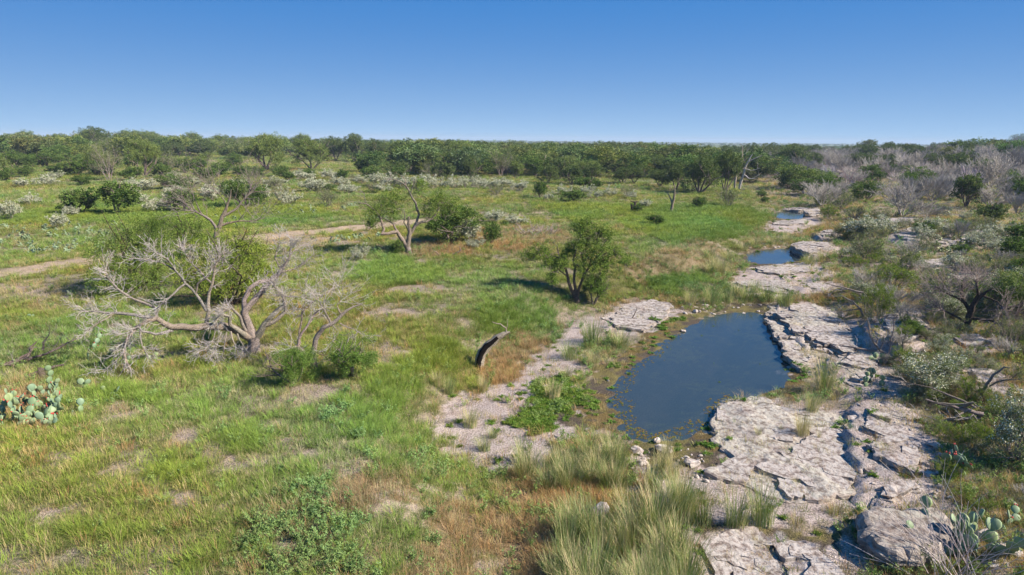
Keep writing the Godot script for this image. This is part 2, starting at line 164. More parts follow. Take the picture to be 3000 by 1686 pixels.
const STONES := [
	[9.9, -14.3, 0.061],
	[11.79, -13.42, 0.074],
	[10.8, -11.59, 0.092],
	[9.93, -13.28, 0.119],
	[11.53, -12.09, 0.087],
	[12.28, -13.05, 0.103],
	[10.03, -12.26, 0.08],
	[11.92, -14.78, 0.09],
	[10.17, -14.83, 0.096],
	[9.54, -11.32, 0.149],
	[9.72, -10.82, 0.108],
	[12.27, -14.54, 0.175],
	[11.0, -11.76, 0.16],
	[12.43, -13.93, 0.129],
	[9.31, -11.09, 0.171],
	[10.93, -11.93, 0.184],
	[10.14, -11.49, 0.084],
	[9.83, -14.32, 0.104],
	[9.93, -11.74, 0.144],
	[10.75, -12.33, 0.05],
	[10.33, -11.29, 0.125],
	[9.77, -11.62, 0.06],
	[11.79, -13.44, 0.061],
	[11.71, -12.31, 0.107],
	[9.57, -11.58, 0.165],
	[10.07, -11.69, 0.062],
	[9.8, -13.59, 0.161],
	[9.99, -14.7, 0.09],
	[10.1, -11.5, 0.151],
	[10.1, -12.41, 0.068],
	[12.45, -13.58, 0.197],
	[13.19, -14.34, 0.119],
	[9.8, -10.52, 0.117],
	[10.25, -13.63, 0.192],
	[12.83, -13.8, 0.173],
	[9.22, -10.94, 0.156],
	[11.76, -14.66, 0.051],
	[10.24, -12.48, 0.095],
	[12.58, -13.99, 0.189],
	[9.66, -10.74, 0.093],
	[11.47, -11.92, 0.104],
	[10.6, -13.3, 0.057],
	[10.02, -13.39, 0.127],
	[10.43, -10.81, 0.172],
	[9.42, -10.74, 0.191],
	[9.66, -11.41, 0.057],
	[11.06, -12.5, 0.163],
	[11.33, -13.26, 0.057],
	[12.78, -13.86, 0.121],
	[10.22, -13.19, 0.161],
	[12.47, -13.24, 0.148],
	[10.86, -13.86, 0.074],
	[11.04, -13.59, 0.186],
	[11.91, -12.47, 0.071],
	[10.38, -14.27, 0.101],
	[9.7, -13.74, 0.089],
	[9.35, -10.87, 0.162],
	[10.59, -12.82, 0.101],
	[9.53, -13.62, 0.195],
	[9.53, -10.89, 0.082],
	[10.13, -13.44, 0.11],
	[8.96, -10.81, 0.177],
	[5.19, -16.2, 0.054],
	[4.27, -14.17, 0.102],
	[4.51, -16.24, 0.093],
	[4.78, -14.33, 0.144],
	[5.27, -15.63, 0.062],
	[3.21, -14.96, 0.125],
	[4.88, -14.55, 0.121],
	[4.64, -15.13, 0.111],
	[2.85, -14.38, 0.076],
	[4.88, -14.71, 0.083],
	[3.26, -15.59, 0.12],
	[4.71, -15.96, 0.058],
	[4.02, -14.84, 0.093],
	[3.33, -14.78, 0.051],
	[3.57, -15.1, 0.155],
	[4.13, -14.2, 0.102],
	[3.52, -15.6, 0.156],
	[4.6, -15.48, 0.052],
	[3.92, -14.63, 0.096],
	[3.38, -14.64, 0.152],
	[3.6, -16.14, 0.087],
	[3.74, -14.61, 0.072],
	[4.55, -14.5, 0.106],
	[3.14, -14.0, 0.084],
	[4.92, -15.67, 0.074],
	[4.74, -15.51, 0.155],
	[4.17, -15.76, 0.075],
	[3.74, -14.65, 0.154],
	[3.24, -15.25, 0.073],
	[5.35, -15.9, 0.056],
	[3.04, -15.25, 0.149],
	[4.74, -14.52, 0.16],
	[5.12, -15.44, 0.07],
	[4.85, -14.49, 0.054],
	[4.46, -15.31, 0.091],
	[3.79, -15.8, 0.05],
	[3.57, -15.36, 0.155],
	[2.97, -14.01, 0.073],
	[3.53, -14.31, 0.14],
	[4.1, -16.11, 0.102],
	[3.52, -14.11, 0.071],
	[3.51, -14.16, 0.053],
	[3.66, -14.34, 0.134],
	[3.15, -16.13, 0.057],
	[5.14, -15.61, 0.132],
	[5.03, -15.41, 0.08],
	[4.98, -14.78, 0.079],
	[4.62, -15.46, 0.08],
	[2.78, -14.44, 0.151],
	[4.08, -14.07, 0.053],
	[3.41, -15.07, 0.155],
	[5.13, -15.3, 0.078],
	[3.85, -15.03, 0.152],
	[3.16, -14.35, 0.131],
	[4.59, -14.43, 0.117],
	[3.7, -15.43, 0.09],
	[4.93, -16.05, 0.072],
	[4.75, -15.63, 0.057],
	[2.92, -14.88, 0.086],
	[4.87, -14.21, 0.159],
	[9.83, -31.93, 0.075],
	[10.73, -30.68, 0.132],
	[9.46, -31.23, 0.159],
	[11.66, -30.64, 0.196],
	[12.07, -31.93, 0.195],
	[9.7, -30.93, 0.12],
	[12.42, -31.78, 0.1],
	[9.68, -31.78, 0.201],
	[11.43, -31.48, 0.123],
	[13.49, -30.94, 0.097],
	[12.47, -30.85, 0.219],
	[8.7, -31.08, 0.191],
	[12.45, -30.34, 0.066],
	[9.97, -31.86, 0.09],
	[13.38, -30.9, 0.209],
	[9.95, -30.35, 0.132],
	[9.39, -30.51, 0.211],
	[8.65, -30.84, 0.159],
	[9.39, -31.32, 0.083],
	[9.38, -31.56, 0.156],
	[11.93, -31.75, 0.062],
	[9.82, -30.71, 0.09],
	[10.02, -31.69, 0.187],
	[11.45, -32.03, 0.076],
	[10.27, -30.98, 0.162],
	[8.8, -31.73, 0.171],
	[10.52, -31.54, 0.109],
	[13.51, -31.5, 0.151],
	[10.14, -31.25, 0.198],
	[13.61, -31.18, 0.092],
	[12.36, -31.77, 0.061],
	[13.16, -31.34, 0.191],
	[10.12, -30.33, 0.134],
	[9.29, -32.06, 0.148],
	[11.37, -30.31, 0.074],
	[11.64, -31.39, 0.141],
	[9.04, -31.49, 0.143],
	[13.56, -32.01, 0.138],
	[12.21, -30.23, 0.092],
	[8.59, -30.16, 0.216],
	[11.09, -32.04, 0.208],
	[10.01, -30.28, 0.159],
	[12.94, -31.88, 0.186],
	[9.4, -31.25, 0.195],
	[12.95, -31.83, 0.095],
	[10.61, -16.42, 0.1],
	[10.94, -18.5, 0.144],
	[14.14, -19.76, 0.123],
	[13.83, -19.99, 0.159],
	[9.7, -16.15, 0.122],
	[12.07, -17.8, 0.105],
	[11.39, -16.88, 0.136],
	[10.97, -16.83, 0.053],
	[11.21, -16.43, 0.081],
	[10.48, -14.62, 0.11],
	[10.33, -17.01, 0.064],
	[10.35, -17.32, 0.062],
	[10.71, -16.4, 0.055],
	[13.29, -19.75, 0.145],
	[11.57, -16.28, 0.057],
	[11.37, -17.23, 0.174],
	[8.92, -14.6, 0.179],
	[10.31, -14.46, 0.075],
	[12.23, -16.43, 0.174],
	[13.61, -18.83, 0.152],
	[14.1, -19.53, 0.096],
	[13.24, -19.03, 0.167],
	[9.4, -14.84, 0.069],
	[9.63, -14.24, 0.077],
	[10.4, -16.7, 0.091],
	[10.98, -19.09, 0.071],
	[11.3, -15.21, 0.166],
	[9.22, -15.01, 0.065],
	[10.48, -15.58, 0.097],
	[11.65, -15.99, 0.125],
	[13.81, -19.31, 0.179],
	[11.66, -17.12, 0.154],
	[8.86, -13.91, 0.125],
	[9.78, -15.13, 0.107],
	[9.37, -15.26, 0.056],
	[12.94, -18.24, 0.133],
	[11.82, -15.8, 0.136],
	[12.68, -20.57, 0.054],
	[9.73, -16.05, 0.106],
	[9.72, -14.35, 0.067],
	[9.81, -15.81, 0.053],
	[10.28, -17.92, 0.064],
	[11.64, -18.46, 0.126],
	[12.47, -18.65, 0.131],
	[12.48, -19.27, 0.172],
	[11.64, -19.12, 0.062],
	[9.99, -14.31, 0.152],
	[11.58, -18.13, 0.051],
	[10.99, -15.94, 0.096],
	[11.49, -16.75, 0.172],
	[23.39, -51.97, 0.281],
	[19.38, -50.96, 0.181],
	[20.93, -52.39, 0.256],
	[19.19, -50.9, 0.288],
	[20.25, -51.94, 0.222],
	[21.7, -50.78, 0.263],
	[20.31, -51.63, 0.16],
	[19.04, -49.98, 0.257],
	[23.6, -52.68, 0.269],
	[23.18, -51.35, 0.248],
	[21.9, -51.96, 0.121],
	[20.92, -52.44, 0.167],
	[22.92, -50.7, 0.269],
	[23.25, -51.91, 0.211],
	[21.16, -50.36, 0.205],
	[20.43, -50.71, 0.293],
	[19.92, -50.05, 0.103],
	[20.85, -51.87, 0.249],
	[23.89, -50.61, 0.165],
	[24.08, -51.78, 0.148],
	[23.84, -50.93, 0.239],
	[22.14, -49.9, 0.194],
	[23.39, -50.72, 0.272],
	[21.24, -50.53, 0.214],
	[21.13, -51.95, 0.225],
]
const PLANTS := [
	["bush", -39.93, -58.19, 3.48, 2.49, "dark rounded bush, left of the joined pair in the left field"],
	["bush", -36.45, -58.31, 4.48, 3.48, "dark rounded bush, right and taller of the joined pair in the left field"],
	["white", -42.65, -53.3, 2.09, 1.87, "white-flowered bush cut by the left edge"],
	["white", -35.53, -49.03, 1.68, 1.41, "pale flowering bush in front of the dark bush pair"],
	["white", -50.11, -66.0, 2.4, 1.37, "low white-flowered bush left of the dark pair"],
	["white", -39.59, -56.72, 1.79, 1.1, "pale bush at the foot of the dark pair"],
	["white", -47.96, -83.03, 3.21, 1.82, ""],
	["white", -34.13, -60.84, 3.52, 1.89, ""],
	["white", -33.45, -70.99, 4.0, 2.2, ""],
	["white", -28.32, -71.75, 2.7, 2.04, ""],
	["white", -24.24, -68.05, 3.24, 2.29, ""],
	["white", -35.45, -107.52, 4.28, 2.07, ""],
	["white", -31.34, -109.52, 4.36, 2.1, ""],
	["white", -26.39, -86.26, 3.88, 1.66, ""],
	["white", -34.87, -93.23, 4.07, 1.68, ""],
	["white", -39.69, -92.27, 3.45, 1.54, ""],
	["white", -66.21, -90.8, 3.39, 1.52, ""],
	["white", -66.69, -86.93, 3.25, 1.34, ""],
	["white", -73.49, -102.75, 3.19, 1.45, ""],
	["white", -53.58, -89.51, 2.79, 1.38, ""],
	["white", -39.3, -73.86, 3.24, 1.71, ""],
	["white", -45.96, -91.02, 3.4, 1.52, ""],
	["white", -25.49, -95.1, 3.55, 1.59, ""],
	["white", -24.49, -102.15, 3.18, 1.57, ""],
	["bush", -31.64, -60.83, 3.29, 2.6, ""],
	["bush", -45.65, -86.07, 5.58, 2.43, ""],
	["bush", -60.61, -89.61, 3.02, 1.84, ""],
	["bush", -63.12, -128.31, 4.3, 2.79, ""],
	["bush", -27.57, -65.25, 4.59, 3.55, ""],
	["bush", -98.28, -134.42, 7.49, 3.77, ""],
	["bush", -100.74, -130.02, 7.25, 3.82, ""],
	["bush", -78.24, -110.47, 4.39, 2.4, ""],
	["bush", -54.09, -119.33, 5.18, 2.75, ""],
	["bush", -60.25, -100.85, 3.76, 2.58, ""],
	["bush", -81.22, -106.23, 3.96, 2.04, ""],
	["bush", -73.79, -136.84, 5.93, 3.14, ""],
	["bush", -49.49, -103.3, 4.5, 2.25, ""],
	["bush", -64.85, -149.58, 5.55, 3.05, ""],
	["bush", -46.43, -114.97, 4.28, 2.06, ""],
	["bush", -42.18, -116.04, 4.32, 2.23, ""],
	["bush", -83.95, -125.31, 4.66, 2.72, ""],
	["bush", -77.27, -96.98, 3.62, 2.24, ""],
	["grey", -63.27, -100.16, 6.23, 6.29, "half-dead grey tree standing behind the dark bush pair"],
	["mesquite", -64.91, -112.7, 6.44, 7.06, "tall loose mesquite right of the half-dead grey tree"],
	["mesquite", -53.03, -137.94, 11.62, 8.27, "broad mesquite in front of the left treeline"],
	["mesquite", -44.05, -140.68, 10.11, 7.54, "mesquite right of the broad one before the treeline"],
	["grey", -22.17, -75.06, 2.73, 1.6, "grey-green round bush by the pale flowering band"],
	["mesquite", -74.32, -113.96, 4.95, 5.1, ""],
	["grey", -62.53, -117.09, 4.36, 4.49, ""],
	["oak", -47.16, -190.6, 8.94, 8.48, ""],
	["oak", -38.83, -184.49, 7.52, 7.04, ""],
	["oak", -53.57, -194.66, 7.21, 7.67, ""],
	["oak", -26.82, -151.74, 6.57, 6.38, ""],
	["bush", -31.26, -134.3, 4.16, 2.92, ""],
	["bush", -28.57, -108.06, 2.69, 2.08, ""],
	["oak", -21.18, -122.53, 4.34, 3.29, ""],
	["grey", -15.02, -118.93, 4.69, 3.48, ""],
	["oak", -11.54, -112.23, 4.0, 3.44, ""],
	["oak", -7.6, -113.82, 4.78, 4.63, ""],
	["grey", -2.31, -126.33, 6.89, 5.72, ""],
	["mesquite", 0.64, -119.89, 4.44, 3.61, ""],
	["oak", 6.16, -109.1, 4.64, 3.32, ""],
	["oak", 9.74, -105.88, 4.31, 3.45, ""],
	["oak", 13.09, -107.2, 4.66, 3.68, ""],
	["oak", 18.93, -110.19, 4.9, 3.13, ""],
	["oak", -11.25, -142.73, 6.12, 4.96, ""],
	["oak", -1.21, -132.66, 6.02, 4.38, ""],
	["oak", -22.0, -142.95, 6.19, 4.51, ""],
	["oak", 8.57, -117.93, 4.11, 4.21, ""],
	["mesquite", 13.67, -118.91, 6.42, 4.1, ""],
	["white", -20.37, -96.12, 3.35, 2.34, ""],
	["white", -17.78, -93.49, 3.38, 2.52, ""],
	["white", -15.57, -93.16, 3.48, 2.39, ""],
	["white", -13.21, -92.86, 3.47, 2.39, ""],
	["white", -11.23, -94.76, 3.31, 2.19, ""],
	["white", -8.66, -93.73, 3.51, 2.29, ""],
	["white", -7.04, -95.56, 2.98, 2.09, ""],
	["white", -5.17, -97.51, 3.64, 2.0, ""],
	["white", -2.85, -94.83, 3.31, 1.83, ""],
	["white", 1.26, -92.64, 3.23, 1.78, ""],
	["white", -1.26, -99.92, 3.11, 1.67, ""],
	["white", -17.69, -85.87, 3.22, 1.44, ""],
	["white", -21.65, -84.55, 3.7, 1.31, ""],
	["white", 6.96, -85.74, 3.21, 1.65, ""],
	["white", 13.09, -85.56, 2.46, 1.65, ""],
	["white", 10.74, -81.76, 2.04, 1.26, ""],
	["white", 15.47, -82.51, 2.06, 1.27, ""],
	["white", 4.4, -78.15, 1.47, 1.21, ""],
	["white", 10.53, -88.84, 2.77, 1.48, ""],
	["grey", -2.19, -85.42, 3.2, 1.98, "grey-green round bush before the forest edge"],
	["bush", 3.45, -81.15, 2.33, 2.51, ""],
	["bush", 7.09, -77.55, 4.08, 1.5, "low dark spreading bush in the green meadow"],
	["bush", 11.18, -94.47, 4.48, 2.31, ""],
	["grey", 15.09, -84.13, 2.42, 1.73, ""],
	["oak", 21.2, -111.89, 4.87, 3.3, ""],
	["bush", 13.0, -65.59, 1.4, 1.1, "small dark bush beside the dead stump"],
	["white", 14.75, -70.79, 1.6, 1.1, "small white shrub behind the dead stump"],
	["bush", 12.72, -56.22, 1.7, 1.1, "small round dark bush in front of the tall snag"],
	["bush", -4.45, -45.51, 5.35, 3.34, "large dark bush behind the split mesquite"],
	["bush", -1.53, -45.41, 1.73, 1.72, "dark bush at the right end of the large dark bush"],
	["white", -3.16, -45.62, 2.15, 1.79, "white-flowered bush growing against the large dark bush"],
	["white", -2.55, -43.62, 1.67, 0.86, "low white-flowered growth below the large dark bush"],
	["white", -9.37, -38.39, 1.47, 1.21, "lone white-flowered bush left of the split mesquite"],
	["white", 0.2, -55.75, 2.32, 1.09, "white-flowered bush right of the large dark bush"],
	["white", -1.65, -56.34, 1.99, 1.32, "white-flowered bush behind the large dark bush"],
	["bush", -7.45, -40.44, 1.03, 1.06, "small green bush at the split mesquite's foot"],
	["thorn", 4.18, -31.43, 2.12, 1.89, "green bush growing at the right foot of the creekside mesquite"],
	["thorn", -6.63, -18.17, 1.95, 1.41, "bright green thorn bush left of the small dead tree"],
	["thorn", -5.03, -18.74, 2.13, 1.45, "green thorn bush right behind the small dead tree"],
	["bright", -6.7, -18.7, 0.63, 0.52, "small green bush near the big dead tree's trunk"],
	["oak", 26.91, -91.81, 7.45, 5.66, "dark oak left of the bleached dead tree"],
	["oak", 31.98, -95.93, 5.38, 6.41, "tall dark oak behind the bleached dead tree"],
	["oak", 25.08, -98.23, 5.51, 4.67, ""],
	["oak", 69.54, -187.65, 8.12, 7.65, "tall leafy treetop right of the bleached dead tree"],
	["grey", 24.98, -73.37, 3.77, 2.37, "olive round bush below the bleached dead tree"],
	["bush", 21.03, -71.31, 2.06, 1.43, "small round bush left of the olive bush"],
	["bush", 37.93, -97.17, 1.82, 1.25, ""],
	["bush", 34.79, -87.52, 1.42, 1.02, ""],
	["oak", 24.13, -104.84, 4.57, 3.09, ""],
	["bush", 46.21, -100.79, 6.04, 2.98, ""],
	["bush", 48.33, -97.5, 4.62, 3.38, ""],
	["grey", 40.21, -77.7, 4.19, 2.91, ""],
	["bright", 40.27, -82.96, 2.18, 1.5, "bright yellow-green bush above the farthest pool"],
	["bush", 48.74, -112.69, 4.21, 2.6, ""],
	["dead", 40.12, -65.1, 8.8, 4.72, "largest grey leafless thicket tree spreading on the right slope"],
	["dead", 63.12, -93.9, 5.85, 5.54, ""],
	["dead", 68.71, -92.05, 9.16, 6.49, ""],
	["dead", 68.0, -120.5, 8.97, 5.24, ""],
	["dead", 66.61, -165.74, 7.79, 6.97, ""],
	["dead", 64.11, -143.79, 7.13, 5.51, ""],
	["dead", 77.52, -154.84, 10.53, 6.12, ""],
	["dead", 51.34, -68.27, 5.13, 3.08, ""],
	["dead", 33.91, -47.61, 1.99, 1.68, "small grey leafless shrub above the long stone ledge"],
	["dead", 79.35, -128.21, 8.73, 5.56, ""],
	["dead", 57.25, -107.06, 5.33, 3.7, ""],
	["dead", 83.6, -106.22, 8.56, 6.78, ""],
	["dead", 92.15, -131.97, 8.98, 5.88, ""],
	["dead", 97.41, -151.79, 9.37, 5.79, ""],
	["dead", 104.51, -178.54, 9.91, 5.67, ""],
	["dead", 95.41, -201.1, 11.16, 5.62, ""],
	["dead", 96.2, -233.2, 11.5, 5.92, ""],
	["dead", 49.41, -61.94, 4.28, 3.2, ""],
	["dead", 89.57, -166.83, 9.27, 5.31, ""],
	["dead", 114.22, -154.49, 9.52, 5.49, ""],
	["dead", 123.77, -184.57, 10.23, 5.15, ""],
	["dead", 129.51, -164.48, 9.11, 6.26, ""],
	["dead", 62.83, -75.67, 7.09, 5.35, ""],
	["dead", 48.63, -86.5, 4.86, 2.78, ""],
	["oak", 113.14, -262.09, 10.65, 5.65, ""],
	["oak", 76.37, -162.64, 5.23, 4.77, ""],
	["oak", 104.52, -189.58, 7.71, 5.54, ""],
	["oak", 115.45, -197.47, 7.3, 4.51, ""],
	["oak", 127.99, -184.99, 8.65, 5.16, ""],
	["oak", 173.4, -233.44, 8.61, 5.32, ""],
	["oak", 634.43, -811.05, 37.85, 22.57, ""],
	["oak", 120.73, -233.75, 8.63, 4.45, ""],
	["oak", 134.81, -217.21, 8.02, 4.13, ""],
	["oak", 50.44, -70.61, 3.72, 3.92, "dark juniper-like tree among the grey dead trees"],
	["oak", 61.13, -76.97, 3.65, 2.77, "dark tree at the right edge among dead trees"],
	["oak", 43.21, -57.3, 2.89, 1.86, "dark round bush near the right edge above broken ledge"],
	["bright", 42.91, -67.31, 1.77, 1.22, "small bright bush at the largest leafless tree's foot"],
	["white", 29.11, -52.44, 3.72, 2.26, "pale flowering bush left of the layered outcrop"],
	["white", 31.25, -52.76, 3.34, 1.93, "pale flowering bush touching the layered outcrop"],
	["white", 33.82, -50.34, 2.61, 1.64, "pale flowering bush right of the layered outcrop"],
	["white", 32.66, -43.96, 1.96, 1.32, "pale bush in front of the long stone ledge"],
	["grey", 24.25, -42.82, 2.79, 2.09, "thin grey-green bush below the flowering bushes"],
	["bright", 24.06, -41.28, 1.06, 0.82, "bright green shoot at the thin grey-green bush"],
	["grey", 24.05, -38.58, 2.42, 1.58, "grey twiggy bush in the middle of the right slope"],
	["bright", 20.15, -32.62, 2.74, 1.47, "spreading yellow-green bush on the right slope"],
	["bright", 16.59, -27.41, 2.0, 1.51, "yellow-green bush above the stone ledge"],
	["white", 19.04, -31.52, 1.14, 0.84, "small white-flowered shrub between two yellow-green bushes"],
	["bright", 41.62, -79.07, 1.98, 1.22, ""],
	["mesquite", 21.48, -26.29, 3.09, 2.26, "large airy mesquite at the right edge"],
	["grey", 19.17, -27.43, 2.14, 1.55, "grey twiggy bush left of the black-trunked tree"],
	["grey", 18.82, -22.69, 1.5, 1.33, "grey twiggy bush below the airy mesquite"],
	["bush", 32.12, -39.92, 2.29, 1.57, "dark bush at the right edge below the long ledge"],
	["bush", 37.04, -45.95, 2.04, 1.38, ""],
	["white", 13.78, -19.48, 2.48, 1.67, "big white-flowered bush right of the near pool"],
	["white", 13.0, -14.79, 2.14, 2.1, "huge pale-leaved bush filling the right edge"],
	["bright", 14.23, -18.39, 1.31, 0.84, "leafy yellow-green shrub between the two big flowering bushes"],
	["bright", 13.46, -18.78, 0.89, 0.57, "low green growth under the big flowering bush"],
	["bright", 12.09, -16.13, 0.99, 0.57, "green growth around the dead branch pile"],
	["bright", 12.91, -16.07, 0.88, 0.68, ""],
	["grey", 15.47, -28.46, 1.3, 0.77, "dry reddish shrub behind the upper ledge"],
	["bush", 15.84, -23.75, 1.09, 0.81, "dark shrub in the ledge's shade"],
	["grey", 17.65, -24.25, 1.43, 0.82, "dull twiggy growth at the black trunk's foot"],
	["grey", 14.57, -18.12, 0.98, 0.63, ""],
	["bright", 15.04, -23.16, 0.92, 0.79, "olive shrub beside the shadowed ledge block"],
	["grey", 16.16, -19.43, 1.3, 0.8, ""],
	["bush", 27.88, -33.69, 1.73, 1.34, ""],
	["grey", 23.35, -30.55, 1.38, 0.81, ""],
	["grey", 22.28, -32.85, 1.69, 0.87, ""],
	["bush", 30.45, -42.24, 1.35, 0.83, ""],
	["dead", 18.38, -32.24, 2.5, 1.72, "bleached fallen brush at the creek's right edge"],
	["dead", 17.76, -21.57, 1.29, 1.03, "grey twigs rising near the right edge"],
	["grey", 24.38, -28.73, 1.13, 0.66, ""],
	["grey", 15.31, -25.68, 0.96, 0.73, ""],
	["white", 23.29, -29.82, 1.54, 1.1, ""],
	["dead", 25.65, -35.33, 1.19, 0.89, ""],
	["grey", 24.76, -32.15, 1.32, 0.75, ""],
	["dead", 13.77, -22.15, 0.84, 0.64, ""],
	["white", 15.4, -20.39, 0.54, 0.38, ""],
	["grey", 20.13, -25.69, 0.84, 0.55, ""],
	["grey", 25.14, -30.89, 1.19, 0.66, ""],
	["grey", 15.9, -23.43, 0.94, 0.56, ""],
	["grey", 18.47, -24.72, 0.93, 0.55, ""],
	["grey", 17.0, -21.9, 0.6, 0.46, ""],
	["grey", 20.65, -26.78, 0.87, 0.52, ""],
	["grey", 38.24, -51.07, 2.53, 1.43, ""],
	["grey", 28.62, -51.71, 1.57, 0.99, ""],
	["grey", 15.91, -27.09, 0.69, 0.51, ""],
	["dead", 40.84, -62.37, 2.88, 1.99, ""],
	["grey", 18.33, -26.4, 0.95, 0.55, ""],
	["bright", 45.57, -60.97, 1.73, 1.08, ""],
	["grey", 17.23, -23.74, 0.83, 0.57, ""],
	["white", 16.26, -21.39, 0.9, 0.66, ""],
	["grey", 19.63, -25.91, 0.93, 0.54, ""],
	["dead", 16.4, -21.08, 0.63, 0.44, ""],
	["dead", 29.57, -40.98, 1.4, 0.73, ""],
	["bright", 23.47, -28.82, 1.2, 0.68, ""],
	["dead", 17.46, -23.1, 0.79, 0.59, ""],
	["white", 24.13, -44.55, 1.25, 0.9, ""],
	["white", 24.15, -28.64, 0.72, 0.45, ""],
	["bright", 18.37, -31.45, 0.71, 0.51, ""],
	["grey", 22.97, -33.21, 1.66, 1.28, ""],
	["white", 17.51, -30.29, 1.51, 1.16, ""],
	["dead", 35.9, -57.93, 1.7, 0.9, ""],
	["grey", 18.69, -25.21, 1.0, 0.57, ""],
	["grey", 16.18, -20.36, 0.79, 0.61, ""],
	["bright", 25.68, -30.31, 0.81, 0.43, ""],
	["white", 34.05, -43.83, 1.77, 1.01, ""],
	["bright", 29.02, -34.46, 1.4, 1.01, ""],
	["white", 13.89, -20.43, 0.94, 0.52, ""],
	["grey", 27.71, -34.76, 1.63, 1.14, ""],
	["dead", 15.39, -19.78, 0.86, 0.44, ""],
	["grey", 29.33, -38.85, 1.12, 0.67, ""],
	["grey", 18.34, -26.64, 0.66, 0.37, ""],
	["white", 21.48, -34.93, 0.85, 0.64, ""],
	["white", 36.66, -47.64, 2.18, 1.45, ""],
	["grey", 31.61, -43.34, 1.03, 0.6, ""],
	["bright", 28.44, -53.03, 1.5, 0.95, ""],
	["white", 33.16, -42.89, 1.43, 0.8, ""],
	["white", 21.91, -26.38, 1.2, 0.9, ""],
	["dead", 18.65, -26.22, 0.82, 0.57, ""],
	["grey", 17.0, -23.94, 0.85, 0.56, ""],
	["dead", 25.88, -43.45, 1.12, 0.74, ""],
	["grey", 14.92, -21.29, 0.94, 0.6, ""],
	["bright", 15.62, -21.74, 0.49, 0.3, ""],
	["dead", 22.49, -29.74, 0.92, 0.56, ""],
	["white", 14.18, -20.84, 0.52, 0.32, ""],
	["white", 42.93, -59.87, 1.36, 1.03, ""],
	["dead", 13.53, -20.83, 0.8, 0.57, ""],
	["grey", 26.02, -47.0, 1.59, 0.96, ""],
	["white", 27.59, -34.17, 1.23, 0.81, ""],
	["grey", 31.19, -38.01, 1.21, 0.79, ""],
	["dead", 29.95, -37.83, 1.74, 1.05, ""],
	["grey", 18.57, -21.14, 0.7, 0.48, ""],
	["grey", 28.14, -36.01, 1.12, 0.61, ""],
	["dead", 42.33, -50.92, 2.57, 1.8, ""],
	["grey", 23.12, -28.01, 0.66, 0.36, ""],
	["white", 16.27, -23.54, 0.57, 0.43, ""],
	["white", 19.5, -26.61, 1.09, 0.76, ""],
	["white", 41.41, -51.88, 1.17, 0.74, ""],
	["grey", 38.72, -50.92, 1.36, 0.85, ""],
	["bright", 22.73, -40.96, 1.75, 1.04, ""],
	["white", 24.73, -37.86, 1.31, 0.87, ""],
	["bright", 24.41, -29.32, 1.1, 0.6, ""],
	["dead", 21.88, -27.34, 1.36, 0.72, ""],
	["white", 20.46, -27.08, 1.41, 1.08, ""],
	["white", 22.47, -33.25, 0.83, 0.53, ""],
	["grey", 21.6, -25.93, 0.91, 0.63, ""],
	["grey", 35.7, -65.95, 2.78, 1.76, ""],
	["white", 16.38, -20.61, 0.7, 0.49, ""],
	["white", 19.6, -23.78, 0.59, 0.39, ""],
	["grey", 17.74, -25.52, 1.25, 0.88, ""],
	["bright", 34.11, -68.05, 2.74, 1.85, ""],
	["bright", 24.57, -38.3, 1.51, 1.1, ""],
	["white", 26.8, -37.34, 1.86, 1.17, ""],
	["grey", 35.07, -47.83, 2.14, 1.63, ""],
	["grey", 16.14, -23.31, 0.84, 0.6, ""],
	["white", 27.23, -38.78, 0.91, 0.64, ""],
	["grey", 28.46, -35.84, 1.42, 1.04, ""],
	["grey", 26.99, -37.77, 1.3, 0.8, ""],
	["bright", 20.36, -26.87, 1.32, 0.83, ""],
	["grey", 27.44, -36.81, 1.09, 0.73, ""],
	["bright", 17.26, -21.08, 0.5, 0.28, ""],
	["bright", 16.59, -19.48, 0.53, 0.38, ""],
	["white", 16.68, -23.24, 0.87, 0.47, ""],
	["bright", 16.48, -22.86, 0.65, 0.46, ""],
	["dead", 30.85, -36.46, 0.86, 0.54, ""],
	["bright", 24.88, -43.16, 1.89, 1.16, ""],
	["grey", 20.33, -28.89, 0.94, 0.54, ""],
	["white", 15.54, -21.15, 1.05, 0.63, ""],
	["grey", 30.15, -44.52, 1.24, 0.7, ""],
	["dead", 26.15, -34.78, 1.34, 0.96, ""],
	["dead", 32.27, -40.35, 1.97, 1.2, ""],
	["grey", 35.84, -46.46, 1.81, 1.06, ""],
	["bright", 37.1, -52.48, 1.44, 1.06, ""],
	["bright", 19.29, -28.11, 0.84, 0.49, ""],
	["bright", 19.48, -26.84, 0.7, 0.37, ""],
	["grey", 27.51, -48.12, 1.16, 0.61, ""],
	["bright", 16.21, -24.89, 0.92, 0.69, ""],
	["grey", 32.71, -51.39, 2.54, 1.52, ""],
	["white", 32.02, -55.26, 2.67, 1.64, ""],
	["white", 31.36, -47.84, 2.38, 1.36, ""],
	["bright", 14.27, -21.83, 1.1, 0.82, ""],
	["bright", 18.19, -30.11, 1.33, 1.02, ""],
	["grey", 27.5, -52.82, 2.3, 1.59, ""],
	["grey", 17.26, -27.77, 1.25, 0.79, ""],
	["dead", 22.04, -34.51, 1.14, 0.64, ""],
	["grey", 29.31, -50.26, 2.08, 1.32, ""],
	["bright", 19.04, -22.44, 0.61, 0.35, ""],
	["grey", 18.31, -21.29, 1.06, 0.76, ""],
	["grey", 17.76, -20.37, 0.7, 0.47, ""],
	["dead", 24.36, -36.65, 1.69, 0.92, ""],
	["grey", 23.69, -37.34, 1.62, 1.14, ""],
	["grey", 33.49, -48.47, 2.28, 1.42, ""],
	["grey", 36.39, -62.57, 2.37, 1.43, ""],
	["dead", 17.76, -31.06, 0.98, 0.53, ""],
	["white", 44.64, -53.68, 2.54, 1.92, ""],
	["bright", 16.08, -22.19, 0.58, 0.33, ""],
	["grey", 13.66, -20.63, 1.1, 0.59, ""],
	["white", 13.97, -22.15, 0.54, 0.41, ""],
